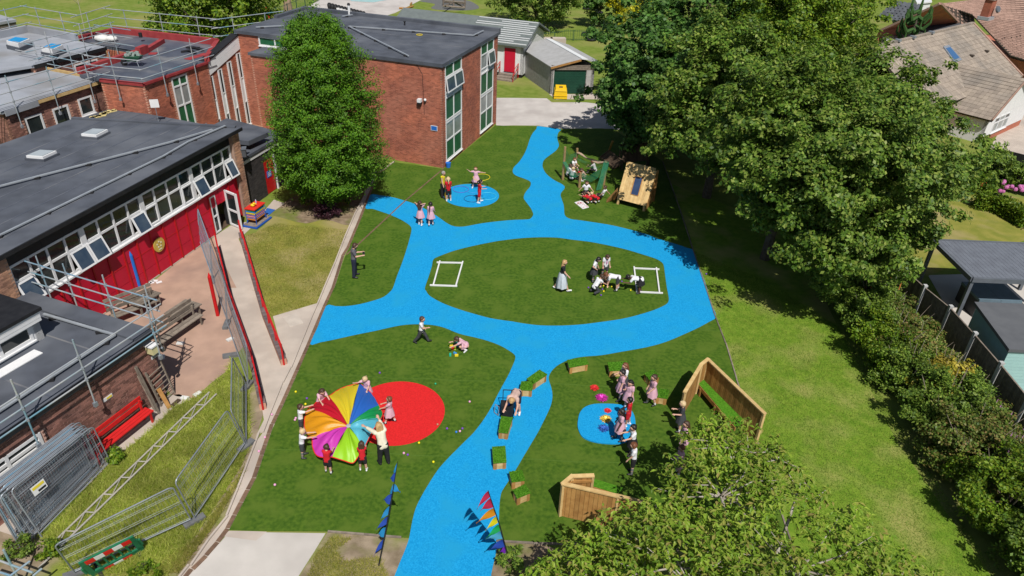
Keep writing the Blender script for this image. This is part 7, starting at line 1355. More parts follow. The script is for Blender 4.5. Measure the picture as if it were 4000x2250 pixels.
hoop('purple hoop lying on the left of the blue circle', G(*zh(441, 313), .04), .46, ('purple', (.12, .12, .55))); hoop('pale blue hoop lying across the middle of the blue circle', G(*zh(590, 318), .04), .46, ('pale_blue', (.05, .35, .75))); hoop('dark navy ring lying at the front of the blue circle', G(*zh(580, 428), .04), .46, ('navy', (.01, .07, .2))); hoop('cyan hoop lying at the right of the blue circle', G(*zh(770, 396), .04), .5, ('cyan', (.08, .6, .75)))  # the navy one is a dark ring laid flat
hoop('yellow hoop spinning round the girl in pink', G(*zh(695, 165), .75), .5, ('yellow', (.85, .65, .02)), (.05, .0))
BK = {'yellow': (.8, .62, .03), 'red': (.7, .05, .03), 'lime': (.5, .65, .05), 'blue': (.05, .3, .65), 'teal': (.02, .45, .3)}
for i, (x, y, cn, wh) in enumerate(((1966, 587, 'yellow', 'left of the crouching girl'), (1985, 615, 'red', 'left of the crouching girl, beside the lime brick'), (2003, 613, 'lime', 'left of the crouching girl, beside the red brick'), (2027, 585, 'blue', 'standing under the girl\'s hands'), (2013, 552, 'teal', 'beyond the girl\'s hands'), (2045, 573, 'red', 'under the crouching girl\'s arm'), (1955, 677, 'teal', 'nearest the camera on the left'), (2003, 663, 'blue', 'nearest the camera in the middle'), (2018, 683, 'yellow', 'nearest the camera on the right'))):
    q = GZ(2, 1, x, y, .03); t = thing('toy_brick', f'{cn} toy brick {wh}', 'toy brick', q, 'toy bricks on the turf'); a_ = i*.8; MB().box(q+[0, 0, .03], (.14, .08, .075), a_).build('body', mat('brick_'+cn, BK[cn], None, 3, .4), t)
    for s in (-.035, .035): e = q+[s*math.cos(a_), s*math.sin(a_), .066]; MB().tube(e, e+[0, 0, .02], .022, None, 8).build('stud', mat('brick_'+cn, BK[cn]), t)
# black speaker on wheels and its handle
zw = lambda x, y: (1950+x/2.56, 1400+y/2.56)
q = G(*zw(75, 575)); SPK = thing('portable_speaker', 'black portable speaker with blue round badge and handle on the blue path', 'speaker', q); b = MB(); b.prism([q[:2]+np.array(p) for p in ((-.2, -.16), (.2, -.16), (.24, .16), (-.24, .16))], .02, .6).build('cabinet', DARK, SPK)
MB().tube(q+[.02, -.04, .6], q+[.02, -.04, .625], .085, None, 16).build('badge', mat('badge_blue', (.02, .12, .6), None, 3, .3), SPK); MB().tube(q+[.02, -.04, .624], q+[.02, -.04, .632], .05, None, 16).build('badge_ring', mat('badge_light', (.4, .55, .8), None), SPK)
for s in (-.16, .16): MB().tube(q+[s, .14, .02], q+[s-.0, .3, .95], .014).build('handle_tube', DARK, SPK)
MB().tube(q+[-.16, .3, .95], q+[.16, .3, .95], .018).build('handle_grip', DARK, SPK)
for s in (-.24, .22): MB().tube(q+[s, .14, .08], q+[s+.04, .14, .08], .08, None, 12).build('wheel', DARK, SPK)
FR = [q+np.array(p) for p in ((-.3, -.05, .05), (-.46, .12, .05), (-.42, .12, .42), (-.28, -.02, .42))]; tag(MB().path(FR, .014, 6, True).build('wire_stand', STEEL), 'small bent metal stand beside the black speaker', 'stand')
# ================================================================== people
SKIN = [mat('skin_pale', (.60, .36, .26), (.56, .32, .23), 9, .6), mat('skin_tan', (.42, .24, .155), (.38, .21, .135), 9, .6), mat('skin_dark', (.12, .06, .04), (.10, .05, .034), 9, .6)]
CL = {'pink': mat('pink_gingham', (.68, .42, .49), (.56, .31, .39), 60, .85), 'white': mat('white_cotton', (.78, .78, .8), (.7, .7, .73), 8, .85), 'red': mat('red_cotton', (.55, .012, .02), (.47, .01, .018), 8, .85), 'grey': mat('charcoal_cloth', (.055, .058, .064), (.04, .042, .048), 8, .9), 'black': mat('black_cloth', (.012, .012, .015), (.018, .018, .02), 8, .9), 'navy': mat('navy_cloth', (.012, .016, .035), (.018, .022, .045), 8, .9),
 'yellow': mat('yellow_cotton', (.72, .58, .02), (.62, .5, .02), 8, .85), 'cream': mat('cream_knit', (.72, .66, .52), (.66, .6, .46), 12, .9), 'slate': mat('slate_cotton', (.12, .11, .125), (.095, .09, .105), 8, .9), 'pale': mat('pale_denim', (.55, .6, .66), (.45, .5, .56), 8, .9), 'beige': mat('beige_top', (.6, .42, .36), (.52, .36, .3), 8, .9), 'floral': mat('floral_pink', (.62, .3, .34), (.3, .35, .2), 30, .9)}
HAIR = {'brown': mat('hair_brown', (.075, .04, .024), (.045, .024, .015), 30, .5), 'black': mat('hair_black', (.012, .01, .01), (.02, .016, .015), 30, .45), 'blonde': mat('hair_blonde', (.52, .33, .15), (.4, .24, .1), 30, .5), 'fair': mat('hair_fair', (.62, .47, .28), (.52, .38, .2), 30, .5), 'auburn': mat('hair_auburn', (.18, .07, .03), (.12, .045, .02), 30, .5), 'grey': mat('hair_grey', (.34, .3, .28), (.26, .23, .21), 30, .5), 'cap': mat('hair_light_cap', (.7, .55, .3), None)}
SHOE = {'black': mat('shoe_black', (.015, .015, .017), None, 3, .4), 'white': mat('shoe_white', (.75, .75, .76), None, 3, .5)}; SOCK = {'white': mat('sock_white', (.72, .72, .74), None, 3, .9), 'grey': mat('sock_grey', (.16, .16, .17), None, 3, .9)}
EYE = mat('eye_dark', (.015, .012, .01), None, 3, .3); LIP = mat('lip', (.38, .13, .11), None, 3, .6)
REMESH = []
def soft(mb, name, m, parent, vox, sm=2):
    o = mb.build(name, m, parent, True); r = o.modifiers.new('r', 'REMESH'); r.mode = 'VOXEL'; r.voxel_size = vox; r.use_smooth_shade = True; REMESH.append(o); return o
def rot(v, az): c, s = math.cos(-az), math.sin(-az); return np.array([v[0]*c-v[1]*s, v[0]*s+v[1]*c, v[2]])
def person(label, xy, az, h, top='white', low='shorts', lowc='grey', hair=('short', 'brown'), skin=0, torso=0, roll=0, head=0, hyaw=0, la=(8, 8, 10, 6), ra=(8, 8, 10, 6), ll=(0, 3, 0), rl=(0, 3, 0), shoes='black', socks=None, sleeve=.55, adult=False, z=.022, group='children on the turf', tie=None, beard=False, female=True, lift=0., lie=None, skirt_len=.72):
    """stands facing +y before the turn az; arms are (swing forward, out, elbow, forearm out), legs (swing, out, knee)"""
    R = rad; hk = 1.0 if adult else 1.22; k = h
    tdir = np.array([math.sin(R(roll)), math.sin(R(torso))*math.cos(R(roll)), math.cos(R(torso))*math.cos(R(roll))]); tfw = np.array([0, math.cos(R(torso)), -math.sin(R(torso))])
    pel = np.zeros(3); waist = pel+tdir*.12*k; chest = pel+tdir*.245*k; neck = pel+tdir*.315*k; hd = R(torso*.75+head); hy = R(hyaw)
    hup = np.array([math.sin(R(roll))*.6, math.sin(hd), math.cos(hd)]); hup /= np.linalg.norm(hup); hfw = np.array([math.sin(hy)*1.0, math.cos(hy)*math.cos(hd), -math.sin(hd)*math.cos(hy)]); hfw -= hup*(hfw@hup); hfw /= np.linalg.norm(hfw); hsd = np.cross(hfw, hup)
    hr = .066*k*hk; hc = neck+hup*(.028*k+hr*.95)+hfw*.012*k; sh = {}; J = {}
    sw = (.105 if adult and not female else .092)*k
    for s, nm, a in ((-1, 'l', la), (1, 'r', ra)):
        S0 = neck-tdir*.03*k+np.array([s*sw, 0, 0]); p, ab, el, fo = map(R, a)
        d1 = np.array([s*math.sin(ab), math.cos(ab)*math.sin(p), -math.cos(ab)*math.cos(p)]); E0 = S0+d1*.165*k
        d2 = np.array([s*math.sin(fo), math.cos(fo)*math.sin(p+el), -math.cos(fo)*math.cos(p+el)]); W0 = E0+d2*.145*k; J[nm] = (S0, E0, W0, d2)
    hw = .052*k
    for s, nm, a in ((-1, 'L', ll), (1, 'R', rl)):
        H0 = pel+np.array([s*hw, 0, -.01*k]); p, ab, kn = map(R, a)
        d1 = np.array([s*math.sin(ab), math.cos(ab)*math.sin(p), -math.cos(ab)*math.cos(p)]); K0 = H0+d1*.245*k; q = p-kn
        d2 = np.array([s*math.sin(ab)*.6, math.sin(q), -math.cos(q)]); A0 = K0+d2*.235*k; fq = max(-75, min(35, math.degrees(q)))*.75; fd = np.array([s*.14, math.cos(R(fq)), math.sin(R(fq))]); J[nm] = (H0, K0, A0, fd)
    zlow = min([J[n][2][2]-.038*k for n in 'LR']+[(J[n][2]+J[n][3]*.1*k)[2]-.022*k for n in 'LR']+[J[n][1][2]-.04*k for n in 'LR']+[pel[2]-.085*k]+[J[n][2][2]-.02*k for n in 'lr'])
    off = np.array([xy[0], xy[1], z-zlow+lift]); a_ = R(az)
    T = lambda q: rot(np.asarray(q), a_)+off
    root = thing('person', label, 'person', (xy[0], xy[1], z), group); B = MB(); vox = .0125 if adult else .0105
    cap = lambda b, p, r0, q, r1, seg=9: b.capsule(T(p), r0*k, T(q), r1*k, seg)
    fx = .96 if female else 1.06; sdx = np.array([1, 0, 0.])
    for s in (-1, 1):
        cap(B, pel+sdx*s*.036*k, .062, waist+sdx*s*.022*k, .056*fx); cap(B, waist+sdx*s*.022*k, .056*fx, chest+sdx*s*.036*k, .06*fx); cap(B, chest+sdx*s*.036*k, .058, neck-tdir*.03*k+sdx*s*.06*k, .036)
    cap(B, neck-tdir*.04*k, .034, hc-hup*hr*.5, .03); B.sphere(T(hc), hr, 14, 10); cap(B, hc+hfw*hr*.25+hup*hr*.1, hr/k*.86, hc+hfw*hr*.35-hup*hr*.62, hr/k*.56); B.sphere(T(hc+hfw*hr*1.06-hup*hr*.12), hr*.17, 8, 6)
    for s in (-1, 1): B.sphere(T(hc+hsd*s*hr*.97-hup*hr*.1), hr*.22, 7, 5)
    for nm in 'lr':
        S0, E0, W0, d2 = J[nm]; cap(B, S0, .036, E0, .025); cap(B, E0, .026, W0, .018)
        sd = np.cross(d2, [0, 0, 1.]) if abs(d2[2]) < .9 else np.cross(d2, [0, 1., 0]); sd /= np.linalg.norm(sd); nz = np.cross(sd, d2)
        for f in (-.5, .5): cap(B, W0+sd*f*.016*k, .0135, W0+d2*.045*k+sd*f*.026*k, .0135)
        for i, (o, ln) in enumerate(((-.021, .036), (-.007, .042), (.007, .040), (.021, .032))):
            p0 = W0+d2*.045*k+sd*o*k; p1 = p0+d2*ln*.55*k+nz*.003*k; cap(B, p0, .0066, p1, .0062, 6); cap(B, p1, .0062, p1+d2*ln*.42*k-nz*.011*k, .0056, 6)
        p0 = W0+d2*.012*k-sd*.022*k; p1 = p0+(d2*.6-sd*.75)*.026*k; cap(B, p0, .008, p1, .007, 6); cap(B, p1, .007, p1+(d2*.9-sd*.2)*.022*k, .006, 6)
    for nm in 'LR':
        H0, K0, A0, fd = J[nm]; cap(B, H0, .058, K0, .038); cap(B, K0, .038, A0-(A0-K0)*.45, .036); cap(B, A0-(A0-K0)*.45, .035, A0, .023); cap(B, A0-np.array([0, 0, .012*k]), .024, A0+fd*.085*k-np.array([0, 0, .014*k]), .019)
    soft(B, 'body', SKIN[skin], root, vox)
    for s in (-1, 1): MB().sphere(T(hc+hfw*hr*.98+hsd*s*hr*.36+hup*hr*.06), hr*.11, 7, 5).build('eye', EYE, root, True)
    MB().sphere(T(hc+hfw*hr*.9-hup*hr*.52), (hr*.26, hr*.2, hr*.09), 8, 5).build('mouth', LIP, root, True)
    g = .010 if adult else .011
    # clothes
    V_x = .019 if adult else .016
    def torso_cloth(b, lowz=-.03, sl=sleeve):
        for s in (-1, 1):
            cap(b, pel+tdir*lowz*k+sdx*s*.036*k, .064+g, waist+sdx*s*.024*k, .060+g); cap(b, waist+sdx*s*.024*k, .060+g, chest+sdx*s*.036*k, .062*fx+g); cap(b, chest+sdx*s*.036*k, .060+g, neck-tdir*.036*k+sdx*s*.06*k, .037+g*.6)
        for nm in 'lr':
            S0, E0, W0, d2 = J[nm]
            if sl > 0: cap(b, S0, .04+g, S0+(E0-S0)*min(1, sl), .033+g)
            if sl > 1: cap(b, E0, .03+g, E0+(W0-E0)*(sl-1), .024+g)
    if top: b = MB(); torso_cloth(b, -.03 if low != 'dress' else .04); soft(b, 'dress_top' if low == 'dress' else 'shirt', CL[top], root, V_x)
    if low in ('shorts', 'trousers'):
        b = MB()
        for s in (-1, 1): cap(b, pel+sdx*s*.037*k-tdir*.0*k, .064+g, waist+sdx*s*.024*k-tdir*.05*k, .056+g)
        for nm in 'LR':
            H0, K0, A0, fd = J[nm]
            if low == 'shorts': cap(b, H0, .062+g, H0+(K0-H0)*.78, .052+g)
            else: cap(b, H0, .061+g, K0, .042+g); cap(b, K0, .043+g, A0-(A0-K0)*.05, .034+g)
        soft(b, low, CL[lowc], root, V_x)
    if low in ('dress', 'skirt'):
        m_ = CL[top] if low == 'dress' else CL[lowc]; mk = (J['L'][1]+J['R'][1])/2; hp = (J['L'][0]+J['R'][0])/2; spread = np.linalg.norm(J['L'][1]-J['R'][1])/2; dv = (mk-hp)/np.linalg.norm(mk-hp); ln_ = .245*k*skirt_len; rows = []
        w0 = waist-tdir*.015*k if low == 'dress' else waist-tdir*.03*k; n_ = 26
        for j in range(7):
            u = j/6; c = w0*(1-u)**2+2*u*(1-u)*pel+(hp+dv*ln_)*u*u; ax = (tdir*(1-u)-dv*u); ax /= np.linalg.norm(ax); e1 = np.array([1., 0, 0]); e2 = np.cross(ax, e1); e2 /= np.linalg.norm(e2); rr_ = (.072+g+.036*u**.8)*k+spread*.5*u
            rows.append([T(c+(e1*math.cos(t)*1.12+e2*math.sin(t)*.94)*rr_*(1+.09*u*math.sin(7*t+1)+.05*u*math.sin(3*t))) for t in np.linspace(0, 2*math.pi, n_)])
        rows[-1:] = [rows[-1]]; MB().grid(rows).build('skirt', m_, root, True)
    for nm in 'LR':
        H0, K0, A0, fd = J[nm]; dn = (A0-K0)/np.linalg.norm(A0-K0)
        if shoes:
            b = MB(); cap(b, A0-np.array([0, 0, .008*k]), .03, A0+fd*.09*k-np.array([0, 0, .012*k]), .026); cap(b, A0-fd*.025*k-np.array([0, 0, .01*k]), .027, A0+fd*.03*k-np.array([0, 0, .01*k]), .03); soft(b, 'shoe', SHOE[shoes], root, .012)
        if socks: b = MB(); cap(b, A0-dn*(.07 if socks == 'white' else .2)*k, .034 if socks == 'white' else .041, A0, .029); soft(b, 'sock', SOCK[socks], root, .012)
    # hair
    st, hcol = hair; hm = HAIR[hcol]; b = MB(); b.sphere(T(hc+hup*hr*.2-hfw*hr*.17), hr*1.04, 12, 8)
    for s in (-1, 1): b.sphere(T(hc+hup*hr*.1-hfw*hr*.25+hsd*s*hr*.25), hr*.92, 10, 7)
    b.sphere(T(hc+hup*hr*.72+hfw*hr*.35), hr*.55, 9, 6)
    bk_ = -hfw; dwn = np.array([0, 0, -1.0])*.9+bk_*.25
    if st == 'long':
        for s in (-1, 0, 1): p0 = hc+hsd*s*hr*.62+bk_*hr*.55; p1 = p0+dwn*hr*1.7+hsd*s*hr*.12; p2 = p1+dwn*hr*1.3-hsd*s*hr*.2; b.capsule(T(p0), hr*.55, T(p1), hr*.46); b.capsule(T(p1), hr*.46, T(p2), hr*.22)
    if st in ('pony', 'plait'):
        p0 = hc+bk_*hr*1.0+hup*hr*.45; p1 = p0+bk_*hr*.55+dwn*hr*.8; p2 = p1+dwn*hr*(1.6 if st == 'pony' else 3.6); b.capsule(T(p0), hr*.3, T(p1), hr*.34); b.capsule(T(p1), hr*.34, T(p2), hr*.16)
    if st == 'bun': b.sphere(T(hc+bk_*hr*.9+hup*hr*.6), hr*.42, 9, 6)
    if st == 'curly':
        for i in range(14): d = rnd_dir(1)[0]; d = d if d@hup > -.1 else d+hup*.8; d = d if d@hfw < .35 else d-hfw*.7; b.sphere(T(hc+d*hr*1.02), hr*.34, 7, 5)
    if st != 'none': soft(b, 'hair', hm, root, .013)
    if beard: b = MB(); b.capsule(T(hc+hfw*hr*.55-hup*hr*.72), hr*.5, T(hc+hfw*hr*.72-hup*hr*.5), hr*.42); soft(b, 'beard', HAIR['brown'], root, .013)
    if tie: MB().add([T(neck-tdir*.03*k+tfw*(.056+g)*k+sdx*s*w_*k) for s, w_ in ((-1, .01), (1, .01))]+[T(chest-tdir*.12*k+tfw*(.08+g)*k+sdx*s*.02*k) for s in (1, -1)]+[T(chest-tdir*.155*k+tfw*(.082+g)*k)], [(0, 1, 2, 3), (3, 2, 4)]).build('tie', mat('tie_'+tie, {'pink': (.45, .08, .3), 'navy': (.05, .03, .12)}[tie]), root)
    root['_hands'] = 0; del root['_hands']
    person.T, person.J, person.hc, person.hr = T, J, hc, hr
    return root
def pf(x, y, f=None): return G(*(f(x, y) if f else (x, y)))[:2]
def ph(px, h, f=.93): return G(*px, h*f)[:2]       # from the head when the feet are hidden
OUT = (10, 12, 12, 8)
# -- man with the controller
m_ = person('bearded man in grey T-shirt and dark trousers looking at a controller in his hands', pf(1388, 1082), 78, 1.78, 'slate', 'trousers', 'navy', ('short', 'brown'), 0, 3, 0, 22, 0, (20, 6, 75, -8), (20, 6, 75, -8), (2, 4, 2), (-3, 5, 2), 'black', None, .6, True, female=False, beard=True, group='grown ups on the turf')
W_ = (person.T(person.J['l'][2])+person.T(person.J['r'][2]))/2; fdir = rot(np.array([0, 1, 0]), rad(78)); tag(MB().box(W_+fdir*.09+[0, 0, .03], (.1, .22, .03), rad(12)).build('controller', DARK), 'dark hand held controller in the bearded man\'s hands', 'controller')
# -- two girls walking away
person('girl in pink dress with both hands on her head, walking away on the blue path', pf(1643, 880), 8, 1.36, 'pink', 'dress', None, ('long', 'brown'), 0, 0, 0, -5, 0, (165, 42, 95, -35), (165, 42, 95, -35), (6, 2, 8), (-8, 2, 6), 'white', 'white')
person('girl in pink dress with a long dark plait, walking away on the blue path', pf(1684, 882), 5, 1.32, 'pink', 'dress', None, ('plait', 'black'), 0, 0, 0, 0, 0, (4, 10, 15, 4), (18, 12, 30, 4), (-6, 2, 10), (8, 2, 4), 'black', 'white')
# -- hoop group
person('woman in sleeveless yellow top and black trousers watching the hoops', pf(*zh(222, 415)), 110, 1.62, 'yellow', 'trousers', 'black', ('curly', 'grey'), 0, 2, 0, 8, 0, OUT, OUT, (0, 3, 0), (0, 3, 0), 'black', None, .12, True, group='grown ups on the turf')
person('girl in red shirt and black shorts with a light cap, holding a yellow hoop', pf(*zh(290, 462)), -12, 1.42, 'red', 'shorts', 'black', ('pony', 'fair'), 0, 0, 0, 0, 0, (12, 10, 35, -5), (12, 10, 40, -5), (-2, 4, 0), (3, 6, 0), 'white', 'white')
hc_ = G(*zh(275, 355), .45); tag(MB().path([hc_+np.array([.1*math.cos(a)+.12*math.sin(a)*.2, .2*math.cos(a), .45*math.sin(a)]) for a in np.linspace(0, 2*math.pi, 28, endpoint=False)], .016, 6, True).build('hoop', mat('hoop_yellow', (.85, .65, .02))), 'yellow hoop hanging upright beside the girl in red shirt', 'hoop', 'plastic hoops by the blue circle')
person('girl in pink dress with raised arms, twirling the yellow hoop', pf(*zh(630, 300)), 185, 1.28, 'pink', 'dress', None, ('short', 'auburn'), 0, -4, 6, -8, 0, (90, 78, 10, 80), (90, 72, 60, 40), (-4, 14, 4), (6, 16, 4), 'white', 'white')
person('girl in red shirt and red shorts standing on the blue circle', pf(*zh(668, 478)), 75, 1.36, 'red', 'shorts', 'red', ('pony', 'black'), 0, 2, 0, 12, 0, (22, 8, 70, 5), (22, 8, 70, 5), (10, 4, 0), (-8, 6, 4), 'white', 'white')
# -- boy walking, crouching girl
person('boy in white shirt and grey trousers striding across the turf', pf(*Z(2, 1, 1668, 553)), 95, 1.28, 'white', 'trousers', 'grey', ('short', 'brown'), 0, 3, 0, 6, 0, (-5, 6, 40, 2), (25, 6, 75, -10), (28, 2, 4), (-22, 2, 14), 'black')
person('girl in pink dress with long brown hair crouching over toy bricks', pf(*Z(2, 1, 2125, 630)), -100, 1.25, 'pink', 'dress', None, ('long', 'brown'), 0, 52, 0, 10, 0, (62, 8, 15, 8), (58, 8, 20, 8), (95, 10, 150), (95, 10, 150), 'white', 'white', skirt_len=.8)
# -- the oval
person('blonde woman in black T-shirt and long pale skirt walking across the oval', pf(*zg(150, 452)), 95, 1.64, 'black', 'skirt', 'pale', ('long', 'blonde'), 0, 2, 0, 8, 0, (-12, 6, 12, 6), (22, 8, 25, 4), (-20, 2, 8), (24, 2, 0), 'white', None, .5, True, group='grown ups on the turf', skirt_len=1.45)
person('girl in white shirt and grey skirt with a hand on her hip, looking down', pf(*zg(512, 355)), 105, 1.36, 'white', 'skirt', 'grey', ('long', 'black'), 0, 6, 0, 38, 0, (10, 10, 15, 8), (-25, 40, 75, -20), (0, 3, 0), (0, 3, 0), 'black', 'grey', tie='pink')
person('boy in white shirt, pink tie and grey shorts standing over the others', pf(*zg(640, 305)), 165, 1.3, 'white', 'shorts', 'grey', ('short', 'brown'), 0, 4, 0, 36, 0, (5, 10, 20, 5), (5, 12, 25, 5), (3, 6, 0), (-3, 6, 0), 'black', 'grey', tie='pink', female=False)
person('child in white shirt kneeling and reaching for a ball, facing the camera', pf(*zg(645, 385)), 190, 1.28, 'white', 'skirt', 'grey', ('short', 'brown'), 0, 62, 0, 12, 0, (52, 8, 5, 4), (52, 8, 5, 4), (62, 8, 135), (62, 8, 135), 'black', None)
person('boy in white shirt and grey shorts bending down to pick up balls', pf(*zg(780, 452)), -82, 1.34, 'white', 'shorts', 'grey', ('short', 'auburn'), 0, 86, 0, 5, 0, (4, 6, 8, 4), (8, 8, 6, 4), (2, 4, 4), (-6, 4, 2), 'black', 'white', female=False)
person('boy in white shirt and grey trousers kneeling with his back to the camera', pf(*zg(525, 490)), 55, 1.3, 'white', 'trousers', 'grey', ('short', 'brown'), 0, 38, 0, 22, 0, (45, 6, 10, 4), (42, 8, 15, 4), (38, 10, 128), (38, 10, 128), 'black', None, female=False)
person('girl in white shirt and black skirt bending double over the goal frame bar', pf(*zg(1035, 480)), -88, 1.4, 'white', 'skirt', 'black', ('bun', 'black'), 2, 84, 0, 15, 0, (30, 8, 70, 8), (34, 8, 60, 8), (6, 4, 12), (-4, 4, 8), 'black', None)
# -- children in and by the net den
zn = lambda x, y: (2180+x/2.73, 560+y/2.73)
sit = dict(ll=(92, 10, 60), rl=(92, 10, 60)); gd_ = 'children at the net den'
person('child in white shirt sitting at the left post of the net den', pf(*zn(98, 372)), 70, 1.25, 'white', 'shorts', 'black', ('short', 'brown'), 0, 12, 0, 10, 0, (45, 8, 40, 0), (45, 8, 40, 0), socks='grey', group=gd_, female=False, **sit)
person('child in white shirt sitting in front of the left post, back to the camera', pf(*zn(140, 412)), 20, 1.25, 'white', 'skirt', 'black', ('short', 'fair'), 0, 22, 0, 10, 0, (45, 8, 40, 0), (45, 8, 40, 0), socks='grey', group=gd_, **sit)
person('brown haired child seated under the far net of the den', pf(*zn(158, 292)), 150, 1.2, 'white', 'shorts', 'grey', ('short', 'auburn'), 0, 8, 0, 5, 0, (40, 8, 40, 0), (40, 8, 40, 0), socks='grey', group=gd_, female=False, **sit)
person('child in white shirt sitting inside the den beside the right post', pf(*zn(392, 330)), -70, 1.25, 'white', 'shorts', 'black', ('short', 'auburn'), 0, 25, 0, 10, 0, (50, 8, 30, 0), (50, 8, 30, 0), socks='grey', group=gd_, female=False, **sit)
person('child in red top sitting in the middle of the den under the net', pf(*zn(200, 388)), 120, 1.15, 'red', 'shorts', 'black', ('short', 'brown'), 0, 28, 0, 10, 0, (50, 8, 30, 0), (50, 8, 30, 0), socks='white', shoes='white', group=gd_, **sit)
person('child in floral pink sitting in the middle of the den under the net', pf(*zn(282, 392)), -110, 1.15, 'floral', 'dress', None, ('short', 'auburn'), 0, 30, 0, 10, 0, (50, 8, 30, 0), (50, 8, 30, 0), socks='white', group=gd_, **sit)
gp = 'children round the play mat'
person('child in white shirt sitting upright behind the play mat, leaning on one arm', pf(*zn(292, 560)), 175, 1.34, 'white', 'skirt', 'grey', ('short', 'brown'), 0, 4, 0, 8, 0, (20, 40, 0, 40), (-10, 38, 0, 38), (84, 18, 30), (84, 18, 30), 'black', None, group=gp)
person('child in white shirt sitting at the right of the play mat, leaning back', pf(*zn(462, 612)), -80, 1.25, 'white', 'shorts', 'black', ('bun', 'brown'), 1, -22, 0, 20, 0, (30, 8, 20, 0), (-45, 10, 0, 10), (86, 8, 40), (86, 12, 60), 'black', None, group=gp)
for lab, c, az_, tc_, hcl in (('child in red shirt and black shorts crouched over the play mat, left of the pair', (335, 655), -45, 'red', 'brown'), ('child in red shirt crouched over the play mat, right of the pair', (415, 650), -50, 'red', 'fair')):
    person(lab, pf(*zn(*c)), az_, 1.15, tc_, 'shorts', 'black', ('short', hcl), 0, 78, 0, -20, 0, (80, 10, 10, 0), (80, 10, 10, 0), (55, 8, 138), (50, 12, 130), 'black', 'white', group=gp)
# -- round the parachute
zp = lambda x, y: (1100+x/3.45, 1440+y/3.45); gpar = 'people holding the parachute'; hold = dict(la=(62, 4, 22, -2), ra=(62, 4, 22, -2))
person('girl in pink with long brown hair leaning over the red panel of the parachute', ph(zp(508, 275), 1.2), 140, 1.24, 'pink', 'dress', None, ('long', 'brown'), 0, 22, 0, 10, 0, (45, 12, 20, 0), (55, 12, 25, 0), group=gpar, socks='white')
person('fair haired girl in pink at the top of the parachute by the blue panel', ph(zp(1143, 132), 1.12), 195, 1.16, 'pink', 'dress', None, ('pony', 'fair'), 0, 10, 0, 18, 0, (30, 10, 40, 0), (80, 45, 40, 20), group=gpar, socks='white')
person('girl in pink with tied up hair pulling at the green panel of the parachute', pf(*zp(1465, 735)), -85, 1.16, 'pink', 'dress', None, ('bun', 'auburn'), 0, -6, 0, 5, 0, (48, 4, 15, -2), (52, 4, 15, -2), (18, 4, 5), (-14, 4, 4), 'black', 'white', group=gpar)
person('brown haired boy in white shirt holding the orange panel of the parachute', pf(*zp(285, 862)), 68, 1.2, 'white', 'shorts', 'grey', ('short', 'brown'), 0, 5, 0, 0, 0, (88, 4, 12, -4), (88, 4, 12, -4), (6, 4, 0), (-6, 4, 2), 'black', 'white', group=gpar, female=False)
person('blond boy in white shirt holding the magenta corner of the parachute', pf(*zp(300, 1195)), 72, 1.18, 'white', 'shorts', 'grey', ('short', 'fair'), 0, 8, 0, 5, 0, (74, 4, 12, -4), (74, 4, 12, -4), (4, 4, 0), (-4, 4, 0), 'black', 'grey', group=gpar, female=False)
person('boy in red shirt with his back to the camera at the magenta panel', pf(*zp(635, 1410)), 8, 1.12, 'red', 'shorts', 'black', ('short', 'brown'), 0, 8, 0, 12, 0, (40, 4, 40, -5), (45, 4, 40, -5), (3, 5, 0), (-3, 5, 0), 'black', 'white', group=gpar, female=False)
person('girl in red with long dark hair and back to the camera at the lime panel', pf(*zp(1105, 1375)), -8, 1.12, 'red', 'shorts', 'black', ('long', 'brown'), 0, 12, 0, 12, 0, (40, 4, 45, -5), (38, 6, 40, -5), (3, 6, 0), (-3, 6, 0), 'white', 'white', group=gpar)
person('woman in cream jumper with long blonde hair reaching over the parachute', pf(*zp(1385, 1285)), -32, 1.62, 'cream', 'trousers', 'black', ('long', 'blonde'), 0, 20, 0, 8, 0, (88, 22, 5, 25), (100, 0, 10, 0), (3, 4, 0), (-4, 4, 0), 'black', None, 1.5, True, group='grown ups on the turf')
# -- woman bending over on the blue path
person('woman in beige top bending over her knees on the blue path', pf(*zw(165, 515)), 195, 1.62, 'beige', 'shorts', 'navy', ('bun', 'blonde'), 0, 78, 0, 12, 0, (26, 12, 45, 2), (24, 12, 50, 2), (34, 10, 42), (24, 10, 34), 'white', None, .3, True, group='grown ups on the turf')
# -- the group by the pompoms
zr = lambda x, y: (2350+x/1.705, 1380+y/1.705); gq_ = 'children lined up by the pompoms'
person('girl in white shirt with reddish hair, farthest in the line before the turf seat', ph(zr(162, 88), 1.36), -110, 1.36, 'white', 'skirt', 'grey', ('long', 'auburn'), 0, 0, 0, 8, 0, OUT, (15, 10, 60, 0), group=gq_, socks='grey')
person('girl in pink dress with bun, one hand on hip, farthest of the pink line', pf(*zr(118, 312)), -100, 1.36, 'pink', 'dress', None, ('bun', 'black'), 0, 0, 0, 8, 0, OUT, (-30, 42, 80, -20), (3, 3, 0), (-4, 3, 2), 'black', 'grey', group=gq_)
person('girl in pink dress with long dark hair in the middle of the line', pf(*zr(168, 372)), -140, 1.3, 'pink', 'dress', None, ('long', 'black'), 0, 0, 0, 8, 0, OUT, (15, 8, 110, -10), group=gq_, socks='white')
person('child all in red standing at the edge of the blue pad', pf(*zr(166, 488)), -75, 1.25, 'red', 'shorts', 'red', ('short', 'black'), 1, 0, 0, 5, 0, (10, 6, 30, 0), (10, 6, 30, 0), (4, 3, 2), (-6, 3, 4), 'white', 'white', z=.05, group=gq_)
person('dark haired girl in pink dress standing on the blue pad', pf(*zr(110, 585)), -95, 1.36, 'pink', 'dress', None, ('long', 'black'), 2, 0, 0, 5, 0, OUT, OUT, (-8, 3, 4), (10, 3, 2), 'black', 'grey', z=.065, group=gq_)
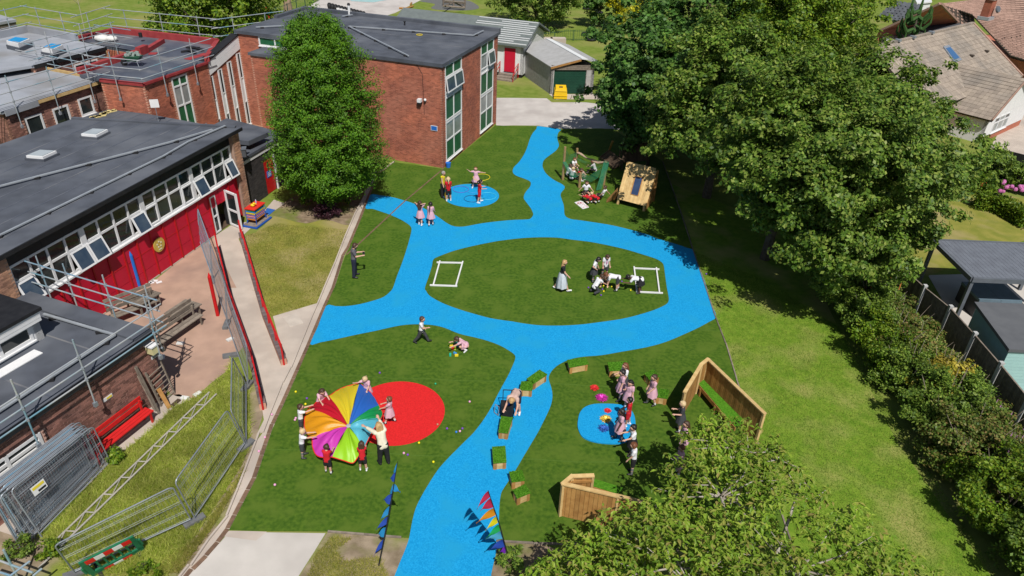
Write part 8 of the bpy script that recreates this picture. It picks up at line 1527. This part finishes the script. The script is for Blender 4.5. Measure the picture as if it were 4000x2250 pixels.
person('girl in pink dress standing alone before the square turf seat', pf(*zr(322, 345)), -105, 1.36, 'pink', 'dress', None, ('bun', 'brown'), 0, 0, 0, 5, 0, (12, 6, 40, 0), (10, 8, 20, 0), (-10, 3, 6), (8, 3, 2), 'black', 'white', group=gq_)
person('dark haired child in white shirt and black pinafore with arms held out', ph(zr(220, 500), 1.3), -100, 1.3, 'white', 'skirt', 'black', ('bun', 'black'), 0, 2, 0, 8, 0, (38, 10, 45, 5), (38, 10, 45, 5), group=gq_, socks='grey')
person('curly fair haired boy in white shirt and black shorts near the cherry branches', ph(zr(228, 622), 1.3), -80, 1.3, 'white', 'shorts', 'black', ('curly', 'auburn'), 0, 4, 0, 10, 0, (15, 8, 20, 0), (12, 8, 20, 0), group=gq_, socks='grey', female=False)
person('child in grey pinafore with bent arms under the cherry branches', pf(*zr(512, 518)), -85, 1.3, 'grey', 'dress', None, ('short', 'fair'), 0, 2, 0, 8, 0, (15, 8, 75, 0), (15, 8, 75, 0), group=gq_, socks='white')
person('girl in pink dress with hands behind her head under the cherry branches', ph(zr(568, 478), 1.3), -100, 1.3, 'pink', 'dress', None, ('long', 'brown'), 0, 0, 0, 5, 0, OUT, OUT, group=gq_, socks='white')
person('child in pink half hidden by cherry leaves, nearest the lower screen', ph(zr(540, 635), 1.25), -100, 1.25, 'pink', 'dress', None, ('short', 'auburn'), 0, 0, 0, 10, 0, OUT, OUT, group=gq_, socks='white')
# turn the joined shapes of every figure into one smooth continuous surface
dg = bpy.context.evaluated_depsgraph_get(); new = [bpy.data.meshes.new_from_object(o.evaluated_get(dg)) for o in REMESH]
for o, me in zip(REMESH, new):
    o.modifiers.clear(); old = o.data; o.data = me
    if not me.materials: me.materials.append(old.materials[0])
    n = len(me.vertices); co = np.empty(n*3, np.float32); me.vertices.foreach_get('co', co); co = co.reshape(-1, 3); ne = len(me.edges); e = np.empty(ne*2, np.int32); me.edges.foreach_get('vertices', e); e = e.reshape(-1, 2)
    for _ in range(2):      # light smoothing
        s = np.zeros_like(co); c = np.zeros(n, np.float32); np.add.at(s, e[:, 0], co[e[:, 1]]); np.add.at(s, e[:, 1], co[e[:, 0]]); np.add.at(c, e.ravel(), 1); co = co*.5+s/np.maximum(c, 1)[:, None]*.5
    me.vertices.foreach_set('co', co.ravel()); me.polygons.foreach_set('use_smooth', [True]*len(me.polygons)); me.update()
